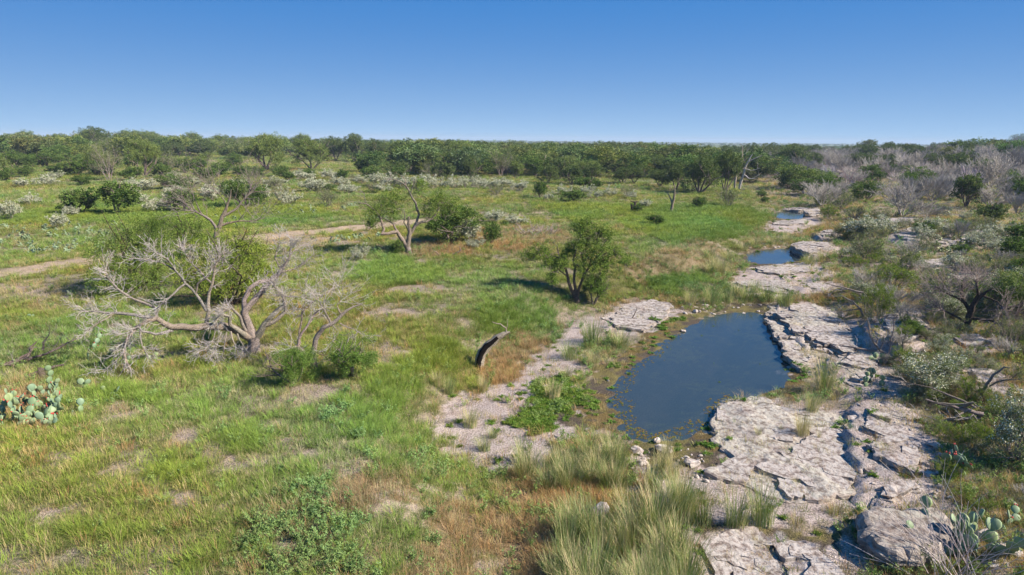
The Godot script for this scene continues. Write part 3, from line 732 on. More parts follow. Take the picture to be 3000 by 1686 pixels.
	["dead", 19.99, -29.92, 1.12, 0.57, ""],
	["dead", 23.06, -28.63, 0.79, 0.42, ""],
	["bright", 26.05, -40.26, 1.09, 0.61, ""],
	["grey", 19.23, -24.24, 0.68, 0.5, ""],
	["grey", 19.84, -23.72, 1.08, 0.61, ""],
	["white", 18.08, -24.52, 1.15, 0.68, ""],
	["white", 15.72, -22.12, 1.11, 0.81, ""],
	["dead", 14.66, -22.73, 1.11, 0.6, ""],
	["dead", 11.13, -13.85, 0.56, 0.27, ""],
	["grey", 12.2, -16.72, 0.98, 0.49, ""],
	["bright", 11.87, -12.66, 0.48, 0.29, ""],
	["dead", 11.97, -13.23, 0.64, 0.41, ""],
	["grey", 11.09, -13.05, 0.62, 0.41, ""],
	["white", 12.63, -15.54, 0.87, 0.39, ""],
	["grey", 14.08, -19.11, 1.12, 0.49, ""],
	["grey", 10.38, -13.51, 0.49, 0.32, ""],
	["dead", 14.53, -16.95, 1.15, 0.64, ""],
	["grey", 11.79, -14.24, 0.55, 0.33, ""],
	["white", 13.24, -19.12, 1.02, 0.62, ""],
	["white", 13.48, -19.06, 1.32, 0.75, ""],
	["dead", 15.71, -17.85, 1.01, 0.52, ""],
	["dead", 17.07, -19.1, 1.13, 0.59, ""],
	["grey", 13.45, -15.06, 0.76, 0.47, ""],
	["bright", 13.55, -17.73, 0.84, 0.53, ""],
	["bright", 10.71, -12.58, 0.61, 0.39, ""],
	["dead", 15.24, -16.9, 0.86, 0.36, ""],
	["grey", 13.09, -18.44, 0.86, 0.47, ""],
	["grey", 11.56, -12.85, 0.79, 0.33, ""],
	["bright", 14.25, -17.06, 1.05, 0.6, ""],
	["grey", 16.37, -18.98, 0.71, 0.39, ""],
	["bright", 10.44, -12.76, 0.6, 0.3, ""],
	["white", 14.01, -19.51, 1.41, 0.91, ""],
	["bright", 12.46, -15.58, 1.1, 0.62, ""],
	["bright", 10.8, -14.01, 0.92, 0.58, ""],
	["grey", 12.69, -15.07, 0.92, 0.51, ""],
	["bright", 10.46, -13.08, 0.63, 0.33, ""],
	["white", 13.46, -17.75, 0.76, 0.42, ""],
	["grey", 14.41, -15.71, 1.13, 0.72, ""],
	["bush", -42.14, -80.54, 2.6, 1.69, ""],
	["white", -56.92, -107.49, 2.32, 1.41, ""],
	["grey", -37.02, -77.15, 2.54, 1.45, ""],
	["white", -26.6, -84.89, 3.69, 2.14, ""],
	["bush", -36.95, -105.62, 2.71, 1.74, ""],
	["grey", -30.91, -74.98, 2.85, 1.59, ""],
	["grey", -29.14, -79.5, 2.95, 1.92, ""],
	["grey", -44.44, -71.88, 2.48, 1.43, ""],
	["bush", -23.8, -107.88, 4.33, 2.82, ""],
	["grey", -34.03, -90.75, 2.84, 1.59, ""],
	["grey", -43.11, -90.47, 2.99, 1.84, ""],
	["grey", -44.77, -72.55, 3.16, 1.85, ""],
	["grey", -49.96, -91.92, 2.25, 1.36, ""],
	["white", -39.54, -67.51, 1.93, 1.28, ""],
	["white", -46.11, -85.99, 3.58, 1.86, ""],
	["bush", -35.64, -68.84, 1.93, 1.16, ""],
	["grey", -18.94, -86.41, 2.84, 1.63, ""],
	["white", -37.87, -79.62, 2.32, 1.44, ""],
	["grey", -43.62, -107.27, 3.17, 1.95, ""],
	["grey", -26.35, -106.96, 2.71, 1.6, ""],
	["bush", -34.92, -78.85, 3.44, 2.14, ""],
	["bush", -34.99, -109.83, 3.21, 2.14, ""],
	["bush", -24.67, -85.63, 2.03, 1.26, ""],
	["grey", -19.87, -68.15, 2.82, 1.73, ""],
	["white", -29.67, -72.37, 1.88, 1.09, ""],
	["white", -47.16, -79.31, 1.88, 1.17, ""],
]
const TREES := [
	["mesquite", -217.5, -250.9, 10.5, 8.7],
	["mesquite", -185.1, -219.1, 9.9, 8.1],
	["mesquite", -184.4, -222.7, 13.3, 8.1],
	["mesquite", -201.2, -250.2, 8.1, 6.4],
	["oak", -178.5, -225.6, 7.4, 6.0],
	["mesquite", -181.1, -238.1, 12.2, 7.6],
	["mesquite", -199.2, -263.8, 11.4, 9.0],
	["mesquite", -184.1, -250.7, 7.1, 5.6],
	["mesquite", -168.7, -238.9, 10.7, 7.1],
	["oak", -180.5, -257.6, 10.3, 7.3],
	["mesquite", -174.5, -259.2, 9.3, 5.7],
	["mesquite", -151.8, -230.1, 12.9, 9.2],
	["oak", -148.8, -231.9, 13.1, 9.9],
	["mesquite", -149.3, -240.4, 9.1, 6.5],
	["oak", -173.7, -290.6, 12.1, 9.4],
	["mesquite", -161.9, -276.9, 13.8, 9.9],
	["mesquite", -151.7, -268.1, 13.2, 9.4],
	["mesquite", -159.8, -289.7, 13.6, 9.2],
	["mesquite", -139.6, -264.1, 8.6, 7.1],
	["mesquite", -140.3, -277.3, 7.8, 6.2],
	["mesquite", -131.5, -265.9, 12.9, 9.0],
	["mesquite", -120.2, -257.5, 8.1, 6.2],
	["mesquite", -122.2, -268.8, 13.6, 8.1],
	["oak", -133.6, -307.6, 12.6, 7.5],
	["mesquite", -114.7, -280.5, 11.0, 7.5],
	["oak", -115.5, -289.4, 9.3, 6.1],
	["mesquite", -103.8, -269.4, 10.7, 8.8],
	["mesquite", -135.4, -378.8, 6.9, 5.6],
	["mesquite", -96.2, -277.3, 11.4, 6.9],
	["mesquite", -91.4, -276.8, 11.8, 9.1],
	["mesquite", -135.0, -447.0, 9.5, 6.8],
	["mesquite", -84.3, -291.6, 12.5, 7.6],
	["oak", -120.0, -456.6, 9.3, 6.7],
	["oak", -79.5, -323.8, 14.6, 9.5],
	["mesquite", -166.9, -195.1, 11.5, 7.0],
	["grey", -163.2, -193.4, 7.8, 4.9],
	["oak", -169.5, -209.3, 5.9, 4.1],
	["grey", -160.4, -203.9, 8.9, 6.6],
	["grey", -156.1, -203.7, 10.1, 6.9],
	["grey", -130.2, -174.3, 8.7, 6.3],
	["mesquite", -130.9, -178.4, 11.1, 6.7],
	["oak", -132.6, -190.7, 9.9, 6.4],
	["mesquite", -139.7, -203.2, 10.6, 6.7],
	["grey", -125.2, -188.4, 8.1, 5.4],
	["mesquite", -126.2, -197.4, 7.4, 5.2],
	["grey", -123.2, -200.4, 9.7, 6.4],
	["grey", -114.7, -194.6, 6.9, 4.7],
	["oak", -125.6, -224.8, 11.2, 6.7],
	["oak", -109.8, -203.9, 7.8, 4.6],
	["oak", -107.1, -206.2, 6.3, 4.9],
	["oak", -116.8, -232.8, 7.9, 6.2],
	["oak", -96.5, -203.9, 5.8, 4.8],
	["grey", -106.3, -235.8, 8.4, 6.2],
	["mesquite", -101.2, -238.3, 9.0, 6.0],
	["grey", -92.3, -221.8, 11.2, 7.3],
	["oak", -85.8, -222.8, 8.4, 6.7],
	["oak", -84.8, -230.4, 7.8, 4.7],
	["oak", -86.7, -251.0, 6.5, 5.1],
	["grey", -71.5, -222.9, 6.2, 5.0],
	["oak", -61.9, -202.3, 10.4, 6.6],
	["grey", -60.4, -217.6, 7.1, 4.9],
	["oak", -65.3, -258.0, 8.1, 5.9],
	["mesquite", -39.7, -208.6, 9.1, 6.0],
	["grey", -29.2, -160.7, 6.0, 3.7],
	["mesquite", -38.5, -225.0, 7.6, 6.1],
	["grey", -33.2, -207.9, 7.8, 6.0],
	["mesquite", -31.1, -207.4, 8.2, 5.0],
	["grey", -36.5, -252.0, 6.6, 4.0],
	["mesquite", -24.7, -187.6, 9.4, 5.5],
	["mesquite", -21.9, -174.5, 5.3, 4.2],
	["oak", -17.3, -147.2, 6.4, 3.9],
	["oak", -24.5, -226.2, 8.2, 5.1],
	["mesquite", -15.7, -161.9, 6.5, 5.3],
	["oak", -15.8, -168.6, 10.0, 7.1],
	["mesquite", -12.9, -159.5, 9.9, 7.1],
	["mesquite", -12.4, -161.5, 8.9, 6.2],
	["mesquite", -12.2, -189.9, 8.9, 5.3],
	["oak", -9.4, -179.7, 10.6, 6.8],
	["grey", -8.5, -176.1, 9.7, 5.8],
	["mesquite", -6.8, -177.8, 7.0, 4.8],
	["grey", -4.5, -160.4, 6.9, 4.5],
	["grey", -4.3, -185.9, 8.0, 5.8],
	["mesquite", -2.8, -202.8, 6.0, 4.6],
	["mesquite", -0.0, -190.9, 6.2, 4.0],
	["mesquite", 0.7, -178.2, 9.4, 6.4],
	["oak", 2.4, -189.1, 6.6, 4.0],
	["oak", 4.1, -167.3, 6.2, 4.1],
	["grey", 7.0, -197.5, 7.9, 5.4],
	["oak", 11.0, -248.7, 6.9, 5.5],
	["mesquite", 14.8, -287.1, 5.5, 4.5],
	["oak", 9.4, -156.4, 8.4, 5.4],
	["mesquite", 10.9, -162.0, 8.9, 6.0],
	["mesquite", 13.0, -164.2, 6.8, 4.3],
	["mesquite", 27.4, -317.4, 6.4, 4.6],
	["oak", 15.2, -158.7, 10.3, 6.4],
	["oak", 22.8, -225.4, 5.9, 4.9],
	["grey", 28.2, -247.3, 6.0, 5.0],
	["grey", 26.5, -214.8, 8.4, 6.7],
	["mesquite", 34.4, -263.0, 9.4, 5.8],
	["mesquite", 23.7, -170.5, 8.7, 5.9],
	["oak", 25.7, -173.6, 8.9, 7.3],
	["oak", 33.5, -211.3, 8.8, 5.5],
	["grey", 43.1, -268.8, 11.0, 6.8],
	["mesquite", 33.0, -187.2, 8.8, 5.3],
	["mesquite", 56.8, -312.7, 6.6, 4.9],
	["mesquite", 36.8, -195.9, 6.9, 4.4],
	["mesquite", 43.0, -217.5, 8.7, 7.3],
	["grey", 50.2, -240.9, 6.0, 3.7],
	["mesquite", 43.0, -197.4, 8.6, 6.4],
	["mesquite", 48.2, -215.3, 7.8, 4.6],
	["mesquite", 47.9, -207.4, 10.5, 6.6],
	["mesquite", 48.4, -198.5, 8.0, 5.0],
	["oak", 45.2, -180.5, 5.6, 4.2],
	["mesquite", 49.2, -187.1, 7.7, 5.6],
	["mesquite", 49.0, -189.5, 7.9, 5.2],
	["oak", 42.8, -157.4, 10.0, 6.3],
	["grey", 62.6, -221.6, 7.9, 5.5],
	["oak", 50.5, -175.0, 8.6, 5.8],
	["grey", 48.3, -162.8, 8.3, 5.6],
	["grey", 70.4, -224.8, 12.1, 7.3],
	["mesquite", 73.7, -229.9, 8.1, 5.9],
	["oak", 71.4, -214.9, 11.6, 7.2],
	["grey", 81.6, -241.2, 8.8, 7.2],
	["oak", 78.1, -224.7, 8.3, 6.8],
	["grey", 61.7, -170.7, 8.7, 5.7],
	["grey", 66.3, -179.3, 9.1, 7.4],
	["grey", 64.7, -170.8, 8.2, 6.4],
	["grey", 72.0, -184.7, 9.8, 7.2],
	["oak", 80.3, -201.7, 10.9, 7.2],
	["oak", 70.2, -170.2, 9.5, 5.8],
	["mesquite", 93.1, -219.3, 11.1, 6.5],
	["oak", 65.6, -151.3, 11.9, 7.2],
	["bush", -20.9, -115.6, 4.3, 2.8],
	["oak", -21.4, -138.5, 3.4, 2.7],
	["mesquite", -19.0, -141.5, 6.8, 5.0],
	["bush", -13.8, -120.2, 4.5, 3.0],
	["mesquite", -12.8, -126.9, 7.8, 5.0],
	["bush", -9.6, -136.9, 6.9, 4.8],
	["oak", -7.5, -131.0, 7.1, 5.3],
	["mesquite", -4.5, -145.3, 6.3, 4.9],
	["oak", -1.1, -136.4, 8.2, 5.4],
	["oak", 0.6, -132.5, 4.2, 3.2],
	["bush", 4.4, -128.1, 8.5, 5.2],
	["bush", 7.9, -134.9, 4.8, 3.6],
	["mesquite", 11.4, -136.7, 7.3, 4.4],
	["oak", 13.9, -146.7, 6.1, 4.9],
	["mesquite", 18.7, -153.4, 6.9, 4.5],
	["mesquite", 20.2, -147.9, 6.2, 3.7],
	["mesquite", 24.3, -149.2, 5.2, 3.3],
	["mesquite", 25.8, -145.2, 5.4, 3.5],
	["bush", 25.4, -126.5, 5.2, 3.2],
	["oak", 29.0, -128.8, 7.8, 4.8],
	["oak", 36.0, -148.4, 5.1, 4.0],
	["bush", 37.9, -139.9, 4.8, 3.9],
	["dead", 64.5, -168.5, 7.6, 4.8],
	["dead", 92.8, -238.1, 7.7, 5.0],
	["dead", 95.6, -240.7, 8.4, 5.1],
	["dead", 69.0, -171.6, 5.4, 3.8],
	["dead", 82.6, -201.1, 7.6, 4.6],
	["dead", 107.0, -254.0, 4.8, 4.0],
	["dead", 93.7, -219.8, 6.7, 4.3],
	["dead", 67.2, -155.0, 4.7, 3.7],
	["dead", 101.1, -229.0, 5.6, 4.3],
	["dead", 77.6, -171.9, 6.6, 4.5],
	["dead", 68.0, -147.3, 6.1, 3.7],
	["dead", 98.3, -209.8, 4.5, 3.7],
	["dead", 68.9, -145.3, 5.5, 3.9],
	["dead", 92.1, -191.2, 5.5, 3.6],
	["dead", 84.5, -172.4, 6.6, 4.7],
	["dead", 90.7, -182.8, 8.2, 5.2],
	["dead", 76.8, -151.0, 6.6, 5.0],
	["dead", 71.7, -139.3, 8.0, 4.7],
	["oak", 83.0, -158.5, 6.0, 3.7],
	["dead", 114.5, -216.2, 7.3, 4.7],
	["oak", 83.9, -156.3, 5.2, 4.3],
	["oak", 78.4, -143.3, 6.5, 4.4],
	["dead", 79.7, -144.3, 6.7, 4.9],
	["dead", 75.6, -135.3, 5.0, 4.0],
	["dead", 86.7, -152.0, 6.8, 5.1],
	["oak", 80.7, -139.4, 6.0, 4.2],
	["oak", 112.2, -193.4, 7.0, 5.1],
	["dead", 111.2, -189.0, 5.3, 4.2],
	["dead", 111.4, -186.0, 7.0, 5.1],
	["dead", 82.6, -136.1, 5.5, 4.3],
	["oak", 116.8, -190.9, 6.1, 4.2],
	["dead", 118.3, -190.6, 6.6, 4.2],
	["oak", 98.5, -156.4, 6.2, 4.9],
	["dead", 104.2, -163.1, 6.7, 4.4],
	["oak", 87.5, -135.1, 5.2, 4.0],
	["oak", 122.1, -187.2, 5.2, 3.9],
	["dead", 111.8, -169.6, 7.2, 4.9],
	["dead", 121.0, -181.3, 5.7, 3.8],
	["dead", 124.2, -184.2, 5.3, 4.3],
	["oak", 84.9, -123.3, 6.9, 4.3],
	["oak", 106.7, -154.3, 5.9, 4.5],
	["dead", 94.3, -133.8, 5.7, 4.2],
	["oak", 92.9, -131.4, 5.9, 4.2],
	["dead", 97.7, -135.8, 7.3, 4.9],
	["dead", 105.2, -145.4, 8.4, 4.9],
	["dead", 125.7, -172.7, 6.2, 4.2],
	["dead", 98.1, -132.1, 7.0, 4.8],
	["dead", 114.3, -152.6, 6.5, 4.1],
	["dead", 118.2, -157.2, 4.7, 3.7],
	["dead", 96.3, -126.4, 7.3, 4.5],
	["oak", 113.4, -147.6, 7.7, 5.0],
	["dead", 103.4, -132.8, 8.5, 5.2],
	["dead", 114.2, -145.8, 5.7, 4.4],
	["dead", 106.8, -134.4, 5.0, 3.7],
	["dead", 105.9, -131.6, 6.8, 4.4],
	["dead", 119.5, -148.0, 6.9, 4.2],
	["oak", 122.2, -150.0, 5.6, 3.7],
	["dead", 103.4, -124.7, 6.5, 4.7],
	["oak", 123.2, -147.7, 7.8, 5.1],
	["oak", 134.8, -160.5, 6.0, 3.7],
	["dead", 187.3, -497.4, 7.2, 4.7],
	["oak", 121.6, -302.3, 6.7, 4.7],
	["oak", 232.4, -555.9, 5.9, 4.7],
	["dead", 109.9, -258.4, 6.7, 5.2],
	["dead", 124.1, -275.6, 6.8, 5.2],
	["oak", 116.9, -252.1, 8.4, 5.2],
	["dead", 112.2, -237.6, 6.2, 4.3],
	["dead", 155.0, -317.9, 6.2, 4.1],
	["dead", 115.1, -228.1, 8.2, 5.0],
	["dead", 147.0, -278.5, 5.7, 4.2],
	["oak", 126.5, -236.4, 7.0, 4.5],
	["dead", 139.0, -252.2, 6.2, 4.8],
	["dead", 118.3, -206.2, 6.3, 4.6],
	["oak", 138.4, -238.3, 6.2, 5.0],
	["oak", 126.4, -210.5, 6.5, 4.6],
	["dead", 137.7, -225.7, 8.5, 5.0],
	["dead", 134.0, -210.2, 5.4, 4.4],
	["dead", 125.3, -192.3, 7.7, 5.4],
	["dead", 133.5, -200.0, 6.3, 4.8],
	["dead", 129.7, -191.2, 7.7, 5.1],
	["dead", 135.1, -195.4, 5.7, 4.2],
	["dead", 134.2, -187.6, 5.6, 4.1],
	["dead", 144.0, -198.8, 7.2, 4.5],
	["dead", 171.2, -232.2, 7.6, 4.8],
	["dead", 166.2, -221.3, 5.6, 4.6],
	["dead", 179.6, -232.9, 7.0, 5.0],
	["oak", 189.9, -240.1, 6.5, 5.1],
	["oak", 131.3, -164.2, 7.4, 4.5],
	["dead", 189.4, -231.6, 5.2, 4.1],
	["dead", 157.2, -188.5, 5.5, 4.2],
	["dead", 65.5, -139.1, 4.0, 3.0],
	["dead", 39.9, -81.9, 6.7, 4.1],
	["dead", 41.4, -83.8, 5.2, 3.4],
	["dead", 45.9, -90.7, 4.8, 2.8],
	["dead", 48.9, -94.4, 3.4, 2.8],
	["dead", 61.8, -117.0, 5.7, 3.6],
	["dead", 58.6, -109.4, 4.2, 2.8],
	["bush", 46.7, -84.0, 4.7, 3.1],
	["bush", 61.0, -109.1, 5.0, 4.1],
	["dead", 68.9, -119.8, 4.4, 3.4],
	["dead", 69.8, -119.8, 4.5, 2.9],
	["bush", 74.3, -124.5, 3.2, 2.6],
	["dead", 63.9, -105.2, 3.5, 2.7],
	["dead", 49.9, -79.9, 5.9, 3.9],
	["bush", 57.7, -90.7, 6.0, 3.9],
	["dead", 74.2, -115.5, 6.5, 3.9],
	["dead", 52.1, -79.0, 5.5, 3.9],
	["dead", 53.9, -80.4, 6.3, 4.0],
	["dead", 58.0, -85.3, 6.1, 3.6],
	["dead", 72.2, -104.8, 5.2, 3.9],
	["dead", 62.1, -88.5, 5.6, 4.0],
	["dead", 56.1, -78.3, 6.0, 3.7],
	["dead", 81.4, -113.3, 5.6, 3.6],
	["dead", 68.5, -93.0, 4.5, 3.1],
	["bush", 81.4, -110.4, 5.5, 3.9],
	["dead", 80.6, -107.2, 4.8, 3.5],
	["dead", 63.9, -82.8, 5.2, 3.1],
	["dead", 56.8, -72.8, 4.1, 3.3],
	["dead", 87.8, -111.4, 5.5, 3.9],
	["dead", 82.9, -104.1, 4.7, 2.9],
	["bush", 58.4, -71.4, 4.4, 3.2],
	["dead", 61.7, -74.3, 5.0, 3.6],
	["dead", 60.2, -72.1, 3.9, 2.8],
	["dead", 81.3, -95.9, 5.4, 3.2],
	["bush", -93.8, -110.2, 5.1, 3.1],
	["mesquite", -95.4, -114.8, 2.9, 2.1],
	["mesquite", -112.3, -136.7, 3.8, 2.5],
	["mesquite", -99.0, -123.1, 4.5, 3.1],
	["mesquite", -80.6, -102.2, 2.6, 2.1],
	["bush", -105.8, -137.6, 4.4, 2.8],
	["bush", -120.2, -161.4, 3.0, 2.5],
	["mesquite", -103.2, -142.2, 3.3, 2.3],
	["bush", -106.7, -150.7, 4.5, 2.9],
	["mesquite", -79.4, -112.9, 3.4, 2.0],
	["bush", -76.2, -111.9, 4.5, 3.1],
	["bush", -90.9, -138.3, 4.4, 3.4],
	["bush", -72.4, -111.8, 5.4, 3.3],
	["bush", -71.8, -113.0, 3.3, 2.1],
	["bush", -88.5, -143.5, 3.5, 2.1],
	["bush", -83.3, -140.9, 4.2, 3.1],
	["bush", -88.5, -155.0, 3.5, 2.5],
	["bush", -79.3, -142.1, 3.3, 2.5],
	["bush", -60.6, -110.4, 4.1, 2.7],
	["mesquite", -76.9, -147.2, 3.2, 2.2],
	["bush", -63.0, -123.6, 4.5, 3.2],
	["mesquite", -69.6, -142.3, 4.2, 3.3],
	["mesquite", -85.2, -179.4, 4.2, 2.9],
	["bush", -51.3, -111.1, 4.0, 2.4],
	["bush", -74.9, -172.1, 4.8, 3.0],
	["bush", -47.5, -112.5, 3.8, 2.3],
	["dead", 17.8, -28.4, 2.3, 1.4],
	["dead", 16.8, -26.0, 1.8, 1.1],
	["dead", 26.8, -42.0, 2.3, 1.5],
	["grey", 28.7, -43.9, 1.8, 1.1],
	["bush", 32.7, -49.8, 1.9, 1.3],
	["bush", 20.8, -30.3, 1.3, 1.0],
	["white", 19.1, -27.0, 2.0, 1.2],
	["white", 18.8, -25.9, 1.7, 1.3],
	["white", 20.3, -27.7, 2.0, 1.3],
	["bush", 21.8, -29.4, 2.0, 1.2],
	["grey", 26.1, -35.1, 1.7, 1.3],
	["white", 34.0, -45.2, 1.9, 1.5],
	["grey", 20.8, -26.5, 2.0, 1.2],
	["dead", 23.2, -29.3, 1.0, 0.8],
	["white", 23.0, -28.6, 1.6, 1.1],
	["white", 24.3, -29.9, 2.4, 1.5],
	["bush", 25.1, -30.2, 1.0, 0.8],
	["white", 27.3, -32.6, 1.3, 0.9],
	["dead", 28.2, -33.1, 1.6, 1.2],
	["white", 20.5, -23.1, 2.2, 1.4],
]
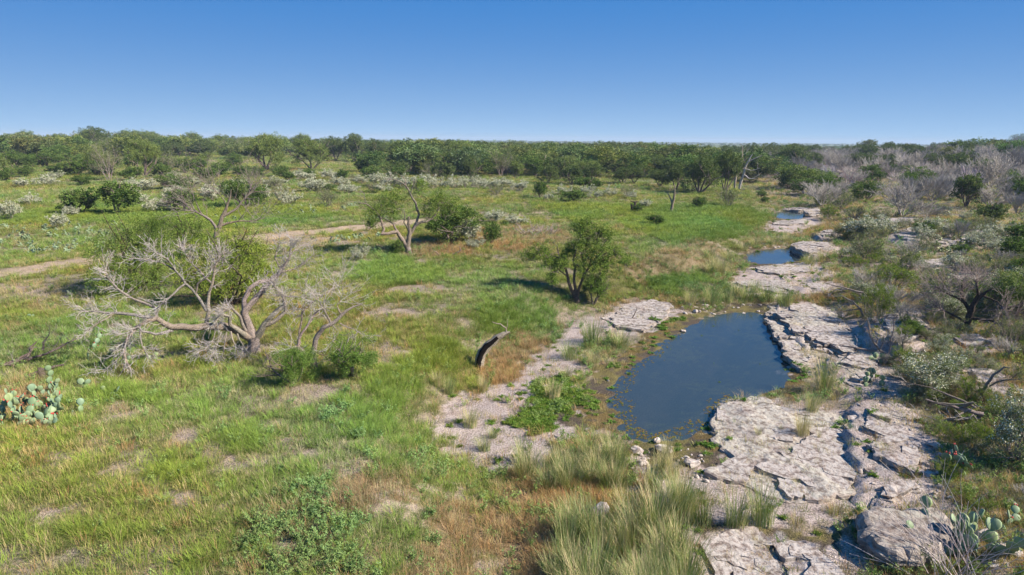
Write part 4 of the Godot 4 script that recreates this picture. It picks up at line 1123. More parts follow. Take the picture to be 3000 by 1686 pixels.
const CLUMPS := [
	[4.99, -12.42, 0.92, 1.09, 0.15, "tall green grass clump, left half of the pair below the broad slab"],
	[5.61, -12.53, 0.98, 1.13, 0.2, "tall green grass clump, right half of the pair below the broad slab"],
	[4.27, -12.61, 0.98, 0.91, 0.3, "leaning grass clump beside the foreground grass mass"],
	[5.23, -11.76, 0.3, 0.36, 0.8, "small straw tuft under the green grass pair"],
	[10.7, -20.25, 1.06, 1.53, 0.5, "tall straw-tipped clump at the ledge end"],
	[8.44, -16.85, 0.69, 1.14, 0.95, "upright straw-yellow clump on the broad slab"],
	[9.43, -18.46, 0.7, 0.89, 0.6, "paler grass clump behind the straw-yellow clump"],
	[7.14, -16.73, 0.3, 0.49, 0.7, "small tuft alone on the broad slab, leftmost"],
	[7.04, -14.04, 0.25, 0.42, 0.8, "small tuft in a crack at the broad slab's lower end"],
	[7.9, -17.1, 0.19, 0.35, 0.9, "thin straw tuft on the broad slab"],
	[8.76, -16.51, 0.16, 0.42, 0.95, "thin dry stalks right of the straw-yellow clump"],
	[3.09, -22.6, 0.78, 0.81, 0.85, "yellow tussock on the left shore"],
	[1.36, -19.47, 0.92, 0.85, 0.7, "spiky yellow-green tussock in the green turf"],
	[1.98, -21.27, 0.8, 0.55, 0.6, "drooping tussock between the shore tussocks"],
	[4.52, -24.85, 1.25, 0.85, 0.15, "green tussock nearest the pool's upper left"],
	[3.36, -25.08, 1.42, 1.18, 0.05, "blue-green tussock on the left shore, tallest"],
	[2.25, -23.34, 1.18, 0.9, 0.1, "blue-green tussock on the pale gravel"],
	[-1.22, -17.34, 0.85, 0.66, 0.4, "green tussock on the gravel's left side"],
	[-0.72, -15.87, 0.65, 0.47, 0.3, "green tussock at the gravel's lower side"],
	[-0.51, -16.63, 0.46, 0.37, 0.3, "small tussock between the gravel tussocks"],
	[-2.04, -19.45, 0.6, 0.71, 0.2, "dark tussock at the gravel's upper rim"],
	[-2.46, -19.7, 0.53, 0.66, 0.9, "brown tussock left of the gravel rim"],
	[-0.95, -19.99, 0.54, 0.64, 0.95, "rusty tussock in the gravel"],
	[9.19, -31.6, 0.99, 0.98, 0.8, ""],
	[10.38, -31.8, 1.24, 1.16, 0.3, ""],
	[11.38, -32.33, 1.18, 1.13, 0.2, ""],
	[12.63, -32.88, 1.49, 1.06, 0.3, ""],
	[13.64, -32.75, 1.4, 1.06, 0.2, ""],
	[14.02, -31.41, 1.43, 1.1, 0.2, ""],
	[12.43, -33.85, 1.32, 0.95, 0.5, ""],
	[13.68, -34.54, 1.12, 0.87, 0.3, ""],
	[13.69, -41.78, 1.34, 1.04, 0.7, ""],
	[13.43, -39.7, 1.53, 1.1, 0.8, ""],
	[15.36, -44.39, 1.42, 0.92, 0.6, ""],
	[13.73, -43.31, 1.38, 1.02, 0.5, ""],
	[12.75, -39.58, 1.53, 0.99, 0.5, ""],
	[20.24, -42.34, 1.36, 1.05, 0.5, ""],
	[22.19, -44.46, 1.14, 0.92, 0.5, ""],
	[23.29, -53.11, 1.35, 0.87, 0.6, ""],
	[21.49, -51.97, 1.32, 0.78, 0.6, ""],
	[19.76, -50.87, 1.62, 0.84, 0.5, ""],
	[18.09, -48.89, 1.25, 0.81, 0.5, ""],
	[1.54, -10.04, 0.87, 0.99, 0.49, ""],
	[3.23, -10.15, 0.74, 1.06, 0.19, ""],
	[1.27, -9.62, 0.66, 1.11, 0.16, ""],
	[2.81, -9.54, 0.89, 1.06, 0.22, ""],
	[2.72, -9.38, 0.73, 1.05, 0.16, ""],
	[2.85, -10.16, 0.67, 0.97, 0.3, ""],
	[3.08, -10.06, 0.94, 1.03, 0.35, ""],
	[2.59, -10.33, 0.8, 0.98, 0.19, ""],
	[2.79, -9.88, 0.8, 0.83, 0.4, ""],
	[3.2, -11.24, 1.07, 1.06, 0.46, ""],
	[2.58, -12.48, 0.94, 1.14, 0.46, ""],
	[2.56, -11.65, 0.91, 1.09, 0.38, ""],
	[1.53, -9.44, 0.81, 1.05, 0.4, ""],
	[1.21, -9.18, 0.76, 0.82, 0.19, ""],
	[2.89, -10.47, 0.69, 1.16, 0.49, ""],
	[1.06, -9.55, 0.71, 0.99, 0.47, ""],
	[3.45, -11.27, 0.95, 1.1, 0.42, ""],
	[4.02, -12.9, 0.91, 1.19, 0.46, ""],
	[1.06, -9.24, 0.94, 0.92, 0.35, ""],
	[3.18, -9.64, 0.84, 1.05, 0.45, ""],
	[1.31, -10.0, 0.97, 1.18, 0.4, ""],
	[1.98, -9.24, 0.82, 0.82, 0.32, ""],
	[1.85, -9.84, 0.94, 1.13, 0.15, ""],
	[2.3, -9.69, 0.72, 1.06, 0.38, ""],
	[1.41, -9.15, 0.68, 0.77, 0.31, ""],
	[1.78, -9.05, 0.93, 1.02, 0.17, ""],
	[2.39, -10.28, 0.83, 0.86, 0.31, ""],
	[1.96, -9.01, 0.86, 1.05, 0.18, ""],
	[1.29, -10.46, 0.92, 0.98, 0.33, ""],
	[3.85, -12.55, 0.81, 1.29, 0.18, ""],
	[2.38, -10.15, 0.96, 1.03, 0.4, ""],
	[2.64, -10.15, 0.84, 1.08, 0.35, ""],
	[1.64, -11.94, 0.98, 1.31, 0.22, ""],
	[2.67, -9.72, 0.88, 1.15, 0.36, ""],
	[1.14, -10.49, 0.94, 0.9, 0.23, ""],
	[2.91, -8.94, 0.63, 0.84, 0.26, ""],
	[1.73, -10.6, 0.91, 1.0, 0.22, ""],
	[2.58, -9.61, 0.71, 0.94, 0.49, ""],
	[1.38, -9.63, 0.9, 0.83, 0.16, ""],
	[1.0, -9.72, 0.88, 0.86, 0.47, ""],
	[3.62, -12.64, 1.08, 1.14, 0.24, ""],
	[1.18, -9.53, 0.93, 0.81, 0.28, ""],
	[1.51, -12.05, 1.18, 1.25, 0.32, ""],
	[2.44, -9.66, 0.91, 0.92, 0.43, ""],
	[0.93, -10.42, 0.81, 1.06, 0.27, ""],
	[3.74, -12.93, 1.17, 1.14, 0.27, ""],
	[0.91, -9.32, 0.77, 0.9, 0.17, ""],
	[1.26, -10.74, 0.78, 0.9, 0.38, ""],
	[1.41, -9.12, 0.93, 0.94, 0.42, ""],
	[2.54, -10.03, 0.74, 1.1, 0.46, ""],
	[2.95, -10.87, 0.75, 1.25, 0.36, ""],
	[2.9, -12.06, 1.18, 1.09, 0.29, ""],
	[1.63, -8.99, 0.63, 1.04, 0.37, ""],
	[2.5, -10.0, 0.93, 0.88, 0.17, ""],
	[1.13, -11.01, 0.74, 1.18, 0.34, ""],
	[2.29, -9.76, 0.88, 0.99, 0.46, ""],
	[3.51, -10.8, 1.05, 0.98, 0.29, ""],
	[3.15, -12.03, 1.19, 1.34, 0.45, ""],
	[2.31, -11.32, 0.81, 1.07, 0.42, ""],
	[1.32, -11.83, 0.91, 1.09, 0.37, ""],
	[3.74, -12.55, 0.84, 1.34, 0.38, ""],
	[1.91, -11.58, 0.76, 1.13, 0.44, ""],
	[1.15, -11.62, 0.78, 1.18, 0.17, ""],
	[1.85, -11.56, 1.13, 1.31, 0.27, ""],
	[1.25, -14.23, 0.72, 0.7, 0.48, ""],
	[2.56, -13.98, 0.64, 0.91, 0.58, ""],
	[0.34, -14.36, 0.91, 0.93, 0.55, ""],
	[0.89, -13.98, 0.67, 0.63, 0.28, ""],
	[1.31, -14.84, 0.72, 0.85, 0.42, ""],
	[0.56, -14.52, 0.78, 0.81, 0.42, ""],
	[2.69, -13.99, 0.73, 0.65, 0.32, ""],
	[1.0, -14.71, 0.7, 0.79, 0.27, ""],
	[1.66, -14.65, 0.69, 0.89, 0.6, ""],
	[2.85, -14.86, 0.64, 0.83, 0.27, ""],
	[1.69, -14.61, 0.72, 0.7, 0.42, ""],
	[1.48, -13.91, 0.85, 0.68, 0.53, ""],
	[2.08, -15.34, 0.74, 1.0, 0.27, ""],
	[2.2, -14.68, 0.7, 0.86, 0.47, ""],
	[2.4, -13.99, 0.81, 0.89, 0.26, ""],
	[1.99, -14.19, 0.82, 0.69, 0.38, ""],
	[1.28, -14.0, 0.7, 0.65, 0.55, ""],
	[2.03, -14.39, 0.84, 0.65, 0.41, ""],
	[2.26, -14.72, 0.92, 0.77, 0.59, ""],
	[2.62, -14.98, 0.74, 0.75, 0.27, ""],
	[0.34, -15.18, 0.76, 0.87, 0.27, ""],
	[1.25, -14.05, 0.84, 0.88, 0.32, ""],
	[2.84, -15.18, 0.8, 0.8, 0.52, ""],
	[0.96, -13.86, 0.84, 0.64, 0.31, ""],
	[1.37, -14.28, 0.79, 0.93, 0.33, ""],
	[2.65, -15.24, 0.93, 0.92, 0.42, ""],
	[3.84, -14.71, 0.61, 0.88, 0.8, ""],
	[4.07, -14.43, 0.6, 0.92, 0.85, ""],
	[3.47, -13.95, 0.78, 0.95, 0.5, ""],
	[3.92, -13.43, 0.75, 0.92, 0.4, ""],
	[4.24, -15.56, 0.54, 0.76, 0.7, ""],
]
const PEARS := [
	[9.23, -11.62, 28, 0.25, 0, "large prickly pear beside the round boulder, left half"],
	[9.67, -11.64, 26, 0.25, 0, "large prickly pear beside the round boulder, right half"],
	[8.84, -11.51, 10, 0.22, 0, "prickly pear low at the boulder's rim"],
	[11.31, -14.44, 14, 0.24, 1, "prickly pear in shade below the huge pale bush"],
	[10.75, -14.59, 4, 0.16, 0, "small prickly pear left of the shaded one"],
	[12.21, -20.28, 11, 0.22, 0, "prickly pear in shade under the big flowering bush"],
	[13.71, -22.35, 6, 0.2, 0, "prickly pear among the dead upright stems"],
	[10.76, -11.85, 5, 0.2, 1, "prickly pear with red fruit at the right edge"],
	[17.89, -21.55, 6, 0.22, 0, "prickly pear at the right edge thicket"],
	[-13.02, -15.21, 22, 0.2, 1, "grey-green prickly pear at the left edge, front patch"],
	[-12.4, -15.23, 20, 0.2, 1, "prickly pear in the middle of the left front patch"],
	[-12.0, -15.55, 15, 0.2, 1, "prickly pear at the right of the left front patch"],
	[-13.85, -15.88, 14, 0.2, 0, "prickly pear behind the left front patch"],
	[-13.77, -17.4, 11, 0.2, 0, "prickly pear behind the brown stalks"],
	[-13.41, -17.57, 6, 0.2, 0, "prickly pear right of the brown stalks"],
	[-12.68, -17.44, 4, 0.19, 0, "single prickly pear in grass right of the brown stalks"],
	[-11.75, -17.16, 3, 0.17, 0, "small prickly pear lying in the grass"],
	[-11.35, -17.08, 3, 0.19, 0, "small prickly pear in grass, right of another"],
	[-12.65, -16.71, 6, 0.19, 1, "prickly pear above the left front patch"],
	[-14.63, -21.06, 5, 0.18, 1, "prickly pear near the big dead tree's hanging limb"],
	[-13.85, -20.35, 3, 0.17, 0, "small prickly pear below that by the hanging limb"],
	[-12.4, -19.45, 4, 0.18, 0, "prickly pear under the hanging limb's tip"],
	[-12.69, -19.26, 3, 0.17, 0, "low prickly pear left of the hanging limb's tip"],
	[-12.06, -20.03, 3, 0.19, 0, "prickly pear right of the hanging limb's tip"],
	[-14.25, -20.14, 3, 0.16, 0, "prickly pear left of the hanging limb"],
	[-19.86, -24.94, 3, 0.17, 0, "prickly pear alone in the left grass"],
	[-20.32, -25.21, 2, 0.15, 0, "tiny prickly pear alone in the left grass"],
	[-12.82, -15.36, 14, 0.19, 1, "prickly pear between the left edge and middle of the front patch"],
	[-12.16, -15.33, 14, 0.19, 1, "prickly pear right of middle in the left front patch"],
	[-11.86, -15.72, 14, 0.19, 0, "outermost right prickly pear of the left front patch"],
	[-13.53, -16.02, 14, 0.19, 1, "prickly pear in the second row of the left patch, near the edge"],
	[-13.14, -16.16, 14, 0.19, 0, "prickly pear in the second row of the left patch, middle"],
	[-12.66, -16.17, 14, 0.19, 1, "prickly pear in the second row of the left patch, right"],
]
const FARPEARS := [
	[-33.1, -46.17, 0.57, 0],
	[-35.92, -45.65, 0.75, 0],
	[-38.51, -46.89, 0.42, 0],
	[-36.94, -49.45, 0.67, 0],
	[-34.54, -43.53, 0.41, 0],
	[-26.36, -39.27, 0.39, 0],
	[-29.41, -39.21, 0.71, 0],
	[-34.6, -41.1, 0.41, 0],
	[-38.52, -46.0, 0.62, 0],
	[-29.7, -43.79, 0.55, 0],
	[-30.46, -42.08, 0.56, 0],
	[-32.39, -45.31, 0.45, 0],
	[-30.02, -39.3, 0.61, 0],
	[-29.37, -38.83, 0.68, 0],
	[-35.11, -51.97, 0.43, 0],
	[-30.57, -39.32, 0.49, 0],
	[-26.28, -39.41, 0.54, 0],
	[-30.12, -38.66, 0.39, 0],
	[-27.22, -44.6, 0.4, 0],
	[-31.19, -46.82, 0.5, 0],
	[-32.98, -45.11, 0.61, 0],
	[-32.3, -51.19, 0.7, 0],
	[-30.09, -42.89, 0.53, 0],
	[-33.88, -43.81, 0.65, 0],
	[-31.61, -40.53, 0.62, 0],
	[-30.59, -46.51, 0.6, 0],
	[-34.33, -43.83, 0.45, 0],
	[-29.29, -41.34, 0.69, 0],
	[-34.5, -50.02, 0.53, 0],
	[-28.6, -41.46, 0.71, 0],
	[-32.44, -46.01, 0.36, 0],
	[-26.75, -40.75, 0.45, 0],
	[-39.9, -49.25, 0.66, 0],
	[-41.2, -51.95, 0.39, 0],
	[-36.14, -44.82, 0.49, 0],
	[-32.48, -41.36, 0.48, 0],
	[-30.17, -48.69, 0.38, 0],
	[-32.82, -38.68, 0.7, 0],
	[-34.39, -44.46, 0.59, 0],
	[-25.08, -41.29, 0.69, 0],
	[-35.59, -47.58, 0.47, 0],
	[-37.45, -44.65, 0.41, 0],
	[-29.91, -45.68, 0.68, 0],
	[-28.58, -40.75, 0.52, 0],
	[-33.52, -39.06, 0.69, 0],
	[-30.21, -40.64, 0.56, 0],
	[-39.49, -51.35, 0.36, 0],
	[-34.83, -48.04, 0.53, 0],
	[-39.56, -49.12, 0.75, 0],
	[-31.87, -50.9, 0.54, 0],
	[-32.16, -41.61, 0.63, 0],
	[-30.3, -46.5, 0.47, 0],
	[-31.42, -47.69, 0.48, 0],
	[-39.17, -49.31, 0.45, 0],
	[-39.67, -46.78, 0.64, 0],
	[-27.16, -42.63, 0.47, 0],
	[-35.47, -42.24, 0.52, 0],
	[-34.17, -40.53, 0.53, 0],
	[-25.53, -39.67, 0.63, 0],
	[-29.42, -40.65, 0.48, 0],
	[-34.64, -40.91, 0.72, 0],
	[-33.04, -39.97, 0.57, 0],
	[-35.34, -41.92, 0.61, 0],
	[-27.54, -42.93, 0.56, 0],
	[-34.4, -41.83, 0.64, 0],
	[-33.55, -39.33, 0.56, 0],
	[-32.26, -47.6, 0.59, 0],
	[-35.96, -47.81, 0.67, 0],
	[-31.71, -46.9, 0.53, 0],
	[-35.95, -50.35, 0.73, 0],
	[-31.34, -46.55, 0.42, 0],
	[-27.21, -41.68, 0.43, 0],
	[-27.52, -41.78, 0.55, 0],
	[-28.58, -44.9, 0.36, 0],
	[-29.26, -40.09, 0.74, 0],
	[-33.24, -47.54, 0.69, 0],
	[-29.3, -42.78, 0.35, 0],
	[-37.18, -46.66, 0.45, 0],
	[-43.36, -51.44, 0.44, 0],
	[-30.94, -39.68, 0.47, 0],
	[-32.39, -46.33, 0.73, 0],
	[-35.92, -41.98, 0.66, 0],
	[-28.25, -39.44, 0.61, 0],
	[-33.54, -39.56, 0.41, 0],
	[-34.61, -44.42, 0.52, 0],
	[-37.5, -48.27, 0.62, 0],
	[-33.46, -39.5, 0.48, 0],
	[-26.85, -40.5, 0.7, 0],
	[-28.35, -39.23, 0.69, 0],
	[-24.25, -39.68, 0.53, 0],
	[-27.24, -40.71, 0.49, 0],
	[-41.92, -50.06, 0.71, 0],
	[-39.12, -46.05, 0.55, 0],
	[-33.79, -39.88, 0.47, 0],
	[-33.31, -45.28, 0.7, 0],
	[-22.57, -64.45, 0.47, 0],
	[-19.84, -61.18, 0.47, 0],
	[-19.73, -62.35, 0.7, 0],
	[-21.29, -66.98, 0.51, 0],
	[-24.04, -58.94, 0.43, 0],
	[-24.13, -62.27, 0.67, 0],
	[-20.58, -60.09, 0.58, 0],
	[-22.2, -63.22, 0.55, 0],
	[-26.63, -65.65, 0.7, 0],
	[-25.08, -64.37, 0.53, 0],
	[-22.16, -66.54, 0.63, 0],
	[-23.2, -66.82, 0.48, 0],
	[-19.23, -61.27, 0.41, 0],
	[-22.93, -66.67, 0.5, 0],
	[-22.15, -58.9, 0.53, 0],
	[-19.66, -63.29, 0.61, 0],
	[-24.3, -59.57, 0.56, 0],
	[-22.3, -60.13, 0.67, 0],
	[-26.15, -66.81, 0.58, 0],
	[-21.27, -66.55, 0.55, 0],
	[-26.71, -66.36, 0.53, 0],
	[-19.2, -60.35, 0.6, 0],
	[-22.03, -65.48, 0.51, 0],
	[-25.53, -65.02, 0.4, 0],
	[-24.35, -66.93, 0.4, 0],
	[-21.09, -62.14, 0.43, 0],
	[-23.82, -61.59, 0.37, 0],
	[-20.06, -60.63, 0.67, 0],
	[-23.67, -60.35, 0.54, 0],
	[-23.17, -60.1, 0.43, 0],
	[-12.58, -44.34, 0.69, 0],
	[-11.25, -47.27, 0.51, 0],
	[-11.64, -46.82, 0.64, 0],
	[-12.01, -45.68, 0.52, 0],
	[-13.2, -44.3, 0.65, 0],
	[-10.22, -45.67, 0.5, 0],
	[-12.72, -46.89, 0.43, 0],
	[-11.66, -46.09, 0.6, 0],
	[-10.11, -46.92, 0.65, 0],
	[-12.33, -45.92, 0.46, 0],
	[-11.29, -45.99, 0.4, 0],
	[-11.74, -47.16, 0.45, 0],
	[-12.64, -56.3, 0.62, 0],
	[-12.48, -57.87, 0.45, 0],
	[-12.69, -57.85, 0.53, 0],
	[-12.96, -58.88, 0.47, 0],
	[-13.46, -59.56, 0.39, 0],
	[-12.2, -58.51, 0.6, 0],
	[-11.63, -57.23, 0.51, 0],
	[-11.73, -57.64, 0.36, 0],
	[-23.99, -54.14, 0.53, 0],
	[-23.76, -52.78, 0.68, 0],
	[-25.78, -56.28, 0.58, 0],
	[-25.63, -57.48, 0.59, 0],
	[-24.17, -52.74, 0.49, 0],
	[-25.92, -53.27, 0.43, 0],
	[-24.87, -56.39, 0.54, 0],
	[-25.22, -55.38, 0.4, 0],
	[-22.07, -51.04, 0.57, 0],
	[-23.98, -54.4, 0.45, 0],
	[-26.74, -57.23, 0.54, 0],
	[-24.4, -55.18, 0.68, 0],
	[-27.98, -55.29, 0.56, 0],
	[-23.96, -51.59, 0.36, 0],
	[-17.02, -67.85, 0.63, 0],
	[-17.45, -68.12, 0.66, 0],
	[-17.45, -65.33, 0.68, 0],
	[-17.88, -67.68, 0.42, 0],
	[-17.05, -67.41, 0.46, 0],
	[-17.67, -65.62, 0.39, 0],
	[45.15, -61.54, 0.44, 1],
	[43.85, -64.87, 0.74, 1],
	[47.35, -65.88, 0.69, 1],
	[43.71, -65.37, 0.66, 1],
	[44.45, -63.93, 0.65, 1],
	[45.54, -67.19, 0.51, 1],
	[45.1, -67.19, 0.41, 1],
	[43.93, -63.76, 0.46, 1],
	[46.53, -66.73, 0.47, 1],
	[43.17, -62.44, 0.47, 1],
	[42.72, -63.29, 0.51, 1],
	[45.08, -64.94, 0.57, 1],
	[43.04, -64.44, 0.72, 1],
	[42.73, -63.02, 0.68, 1],
	[30.62, -43.39, 0.56, 1],
	[29.76, -42.13, 0.67, 1],
	[29.61, -42.31, 0.4, 1],
	[32.37, -47.12, 0.62, 1],
	[31.24, -44.1, 0.45, 1],
	[28.38, -43.34, 0.58, 1],
	[30.11, -43.36, 0.45, 1],
	[31.24, -44.18, 0.72, 1],
	[29.89, -41.89, 0.7, 1],
	[29.63, -43.41, 0.47, 1],
	[29.84, -43.62, 0.52, 1],
	[30.43, -43.94, 0.74, 1],
	[28.39, -42.67, 0.47, 1],
	[33.43, -45.36, 0.63, 1],
	[33.03, -47.01, 0.6, 1],
	[29.74, -43.78, 0.6, 1],
	[32.33, -44.89, 0.6, 1],
	[29.38, -41.99, 0.7, 1],
	[32.33, -43.84, 0.69, 1],
	[29.58, -45.27, 0.43, 1],
	[31.26, -45.58, 0.58, 1],
	[33.32, -46.9, 0.61, 1],
	[25.36, -44.96, 0.71, 1],
	[25.6, -43.07, 0.71, 1],
	[26.99, -44.51, 0.56, 1],
	[26.42, -45.7, 0.69, 1],
	[26.3, -45.84, 0.49, 1],
	[26.57, -43.93, 0.58, 1],
	[25.25, -42.95, 0.67, 1],
	[25.2, -41.97, 0.5, 1],
	[25.96, -43.53, 0.64, 1],
	[24.46, -40.66, 0.42, 1],
	[25.1, -41.15, 0.5, 1],
	[24.55, -41.23, 0.66, 1],
	[29.99, -39.3, 0.7, 1],
	[30.02, -39.64, 0.58, 1],
	[29.59, -40.67, 0.43, 1],
	[28.54, -37.84, 0.48, 1],
	[28.14, -38.0, 0.43, 1],
	[27.55, -38.32, 0.61, 1],
	[29.39, -38.41, 0.67, 1],
	[28.32, -38.07, 0.49, 1],
	[27.14, -38.22, 0.48, 1],
	[30.1, -39.75, 0.49, 1],
	[28.42, -40.54, 0.75, 1],
	[27.27, -37.87, 0.42, 1],
	[24.07, -34.33, 0.74, 1],
	[24.2, -35.1, 0.56, 1],
	[25.2, -36.28, 0.53, 1],
	[24.88, -34.65, 0.59, 1],
	[24.52, -35.65, 0.58, 1],
	[24.24, -35.49, 0.71, 1],
	[26.4, -32.19, 0.56, 1],
	[27.46, -33.5, 0.43, 1],
	[25.48, -32.1, 0.51, 1],
	[27.95, -35.85, 0.53, 1],
	[24.83, -32.29, 0.57, 1],
	[27.06, -34.83, 0.6, 1],
	[25.51, -33.04, 0.51, 1],
	[25.46, -32.18, 0.56, 1],
	[38.28, -77.37, 0.73, 1],
	[41.26, -81.82, 0.73, 1],
	[37.04, -75.62, 0.63, 1],
	[42.15, -86.5, 0.47, 1],
	[38.55, -78.32, 0.65, 1],
	[41.43, -82.74, 0.47, 1],
	[44.63, -59.28, 0.63, 1],
	[47.13, -59.57, 0.44, 1],
	[46.47, -60.79, 0.47, 1],
	[45.37, -58.01, 0.49, 1],
	[48.14, -59.92, 0.5, 1],
	[46.02, -57.53, 0.58, 1],
	[39.08, -63.52, 0.59, 1],
	[39.78, -65.28, 0.75, 1],
	[43.57, -69.05, 0.47, 1],
	[39.6, -65.18, 0.66, 1],
	[40.22, -63.42, 0.53, 1],
	[45.4, -71.71, 0.61, 1],
]
const BIG_AT := [-9.04, -21.04, 0.406]
const BIG_LIMBS := [
	[-0.01, -0.02, 0, 0.232, 0.01, 0.35, 0, 0.198, 0.03, 0.69, 0, 0.215],
	[-0.03, 0.64, 0, 0.163, -0.48, 1.0, 0.1, 0.146, -0.94, 1.24, 0.2, 0.138, -1.4, 1.31, 0.3, 0.12, -1.86, 1.32, 0.35, 0.112, -2.38, 1.38, 0.3, 0.103, -2.61, 1.52, 0.3, 0.086, -2.8, 1.72, 0.3, 0.077, -3.06, 1.71, 0.4, 0.06, -3.37, 1.56, 0.5, 0.052, -3.66, 1.22, 0.7, 0.043, -3.76, 0.87, 0.8, 0.036, -3.7, 0.56, 0.9, 0.028, -3.59, 0.17, 1.0, 0.014],
	[-2.8, 1.72, 0.3, 0.069, -3.18, 1.79, 0.2, 0.056, -3.62, 1.9, 0.1, 0.047, -4.01, 1.95, 0, 0.039, -4.48, 2.05, 0, 0.03, -4.95, 2.15, 0, 0.012],
	[-2.8, 1.72, 0.3, 0.06, -2.82, 2.02, 0.1, 0.047, -3.21, 2.24, 0, 0.043, -3.6, 2.47, -0.1, 0.036, -3.89, 2.77, -0.1, 0.03, -4.08, 3.11, -0.1, 0.02, -4.12, 3.5, -0.1, 0.01],
	[-2.38, 1.28, 0.3, 0.06, -2.86, 1.25, 0.5, 0.043, -3.22, 1.42, 0.6, 0.034, -3.31, 1.58, 0.6, 0.03, -3.57, 1.46, 0.7, 0.02, -3.78, 1.43, 0.8, 0.01],
	[-3.26, 1.44, 0.6, 0.03, -3.24, 1.01, 0.8, 0.02, -3.09, 0.56, 0.9, 0.01],
	[-4.01, 1.95, 0, 0.03, -4.4, 1.75, 0.2, 0.025, -4.8, 1.52, 0.3, 0.012],
	[-3.7, 0.56, 0.9, 0.02, -3.93, 0.17, 1.0, 0.015, -4.13, -0.08, 1.1, 0.008],
	[-3.76, 0.87, 0.8, 0.02, -4.08, 0.56, 0.9, 0.014, -4.47, 0.31, 1, 0.007],
	[-1.39, 1.36, 0.2, 0.073, -1.27, 2.07, 0.1, 0.06, -1.09, 2.68, 0, 0.047, -0.95, 3.27, 0, 0.03, -0.67, 3.74, -0.1, 0.01],
	[-1.34, 1.79, 0.15, 0.056, -1.62, 2.33, -0.1, 0.047, -1.9, 2.72, -0.1, 0.043, -2.15, 3.15, -0.2, 0.03, -2.38, 3.59, -0.2, 0.022, -2.86, 3.98, -0.2, 0.01],
	[-1.09, 2.68, 0, 0.034, -1.43, 3.11, -0.1, 0.03, -1.71, 3.5, -0.1, 0.016, -1.9, 3.89, -0.1, 0.008],
	[-1.62, 2.33, -0.1, 0.03, -1.52, 2.73, 0, 0.03, -1.13, 3.04, 0.1, 0.02, -0.85, 3.47, 0.1, 0.01],
	[-1.9, 2.72, -0.1, 0.034, -2.26, 2.45, 0.1, 0.03, -2.62, 2.18, 0.2, 0.025, -2.81, 1.99, 0.2, 0.02],
	[-2.15, 3.15, -0.2, 0.025, -2.63, 3.48, -0.3, 0.018, -3.16, 3.63, -0.3, 0.008],
	[-0.24, 0.83, 0.2, 0.095, -0.66, 1.3, 0.4, 0.069, -0.65, 1.6, 0.45, 0.056, -0.93, 1.71, 0.5, 0.043, -1.15, 1.44, 0.6, 0.03],
	[-0.2, 0.95, 0.1, 0.06, -0.33, 1.51, 0.2, 0.047, -0.57, 1.82, 0.2, 0.043, -0.89, 1.76, 0.3, 0.03, -1.07, 1.56, 0.5, 0.015],
	[-0.93, 1.13, 0.5, 0.025, -1.1, 0.75, 0.7, 0.02, -1.33, 0.4, 0.8, 0.014, -1.21, 0.12, 0.9, 0.007],
	[-0.79, 1.09, 0.5, 0.025, -0.88, 0.71, 0.7, 0.018, -0.99, 0.35, 0.8, 0.008],
	[-0.66, 1.07, 0.4, 0.03, -0.56, 0.66, 0.7, 0.018, -0.37, 0.14, 0.8, 0.008],
	[-1.4, 1.19, 0.3, 0.02, -1.57, 0.85, 0.5, 0.014, -1.71, 0.45, 0.6, 0.007],
	[-1.12, 1.21, 0.4, 0.022, -1.25, 0.82, 0.6, 0.015, -1.47, 0.56, 0.7, 0.008],
	[-0.47, 0.97, 0.4, 0.03, -0.33, 0.63, 0.6, 0.02, -0.24, 0.33, 0.7, 0.01],
	[0.02, 0.64, 0, 0.172, -0.1, 1.15, -0.1, 0.138, -0.2, 1.55, -0.1, 0.12, -0.01, 1.79, -0.1, 0.095, 0.37, 2.16, -0.2, 0.086, 0.76, 2.54, -0.3, 0.069, 1.14, 2.89, -0.3, 0.043, 1.43, 3.37, -0.4, 0.03, 1.57, 3.96, -0.4, 0.012],
	[-0.2, 1.55, -0.1, 0.095, -0.17, 1.97, -0.2, 0.086, 0.04, 2.36, -0.2, 0.077, 0.37, 2.58, -0.2, 0.069, 0.71, 2.59, -0.3, 0.06, 1.0, 2.78, -0.4, 0.043, 1.33, 3.17, -0.4, 0.03, 1.82, 3.76, -0.5, 0.012],
	[0.13, 0.66, 0, 0.138, 0.41, 1.1, 0.1, 0.103, 0.79, 1.49, 0.1, 0.086, 1.12, 1.73, 0.1, 0.069, 1.12, 2.07, 0.1, 0.052, 0.93, 2.36, 0.1, 0.043, 0.79, 2.5, 0.1, 0.02],
	[0.46, 1.07, 0.1, 0.077, 0.88, 1.31, 0.2, 0.069, 1.14, 1.55, 0.2, 0.052, 1.12, 1.98, 0.15, 0.034],
	[1.14, 2.89, -0.3, 0.034, 0.95, 3.37, -0.4, 0.025, 1.15, 3.86, -0.5, 0.012, 1.15, 4.2, -0.5, 0.006],
	[1.0, 2.78, -0.4, 0.034, 1.43, 2.87, -0.4, 0.025, 1.92, 3.06, -0.5, 0.014, 2.3, 3.41, -0.5, 0.006],
	[1.12, 2.07, 0.1, 0.03, 1.49, 2.04, 0.2, 0.018, 1.86, 1.99, 0.2, 0.008],
]
const SMALL_AT := [-6.42, -19.4, 0.32]
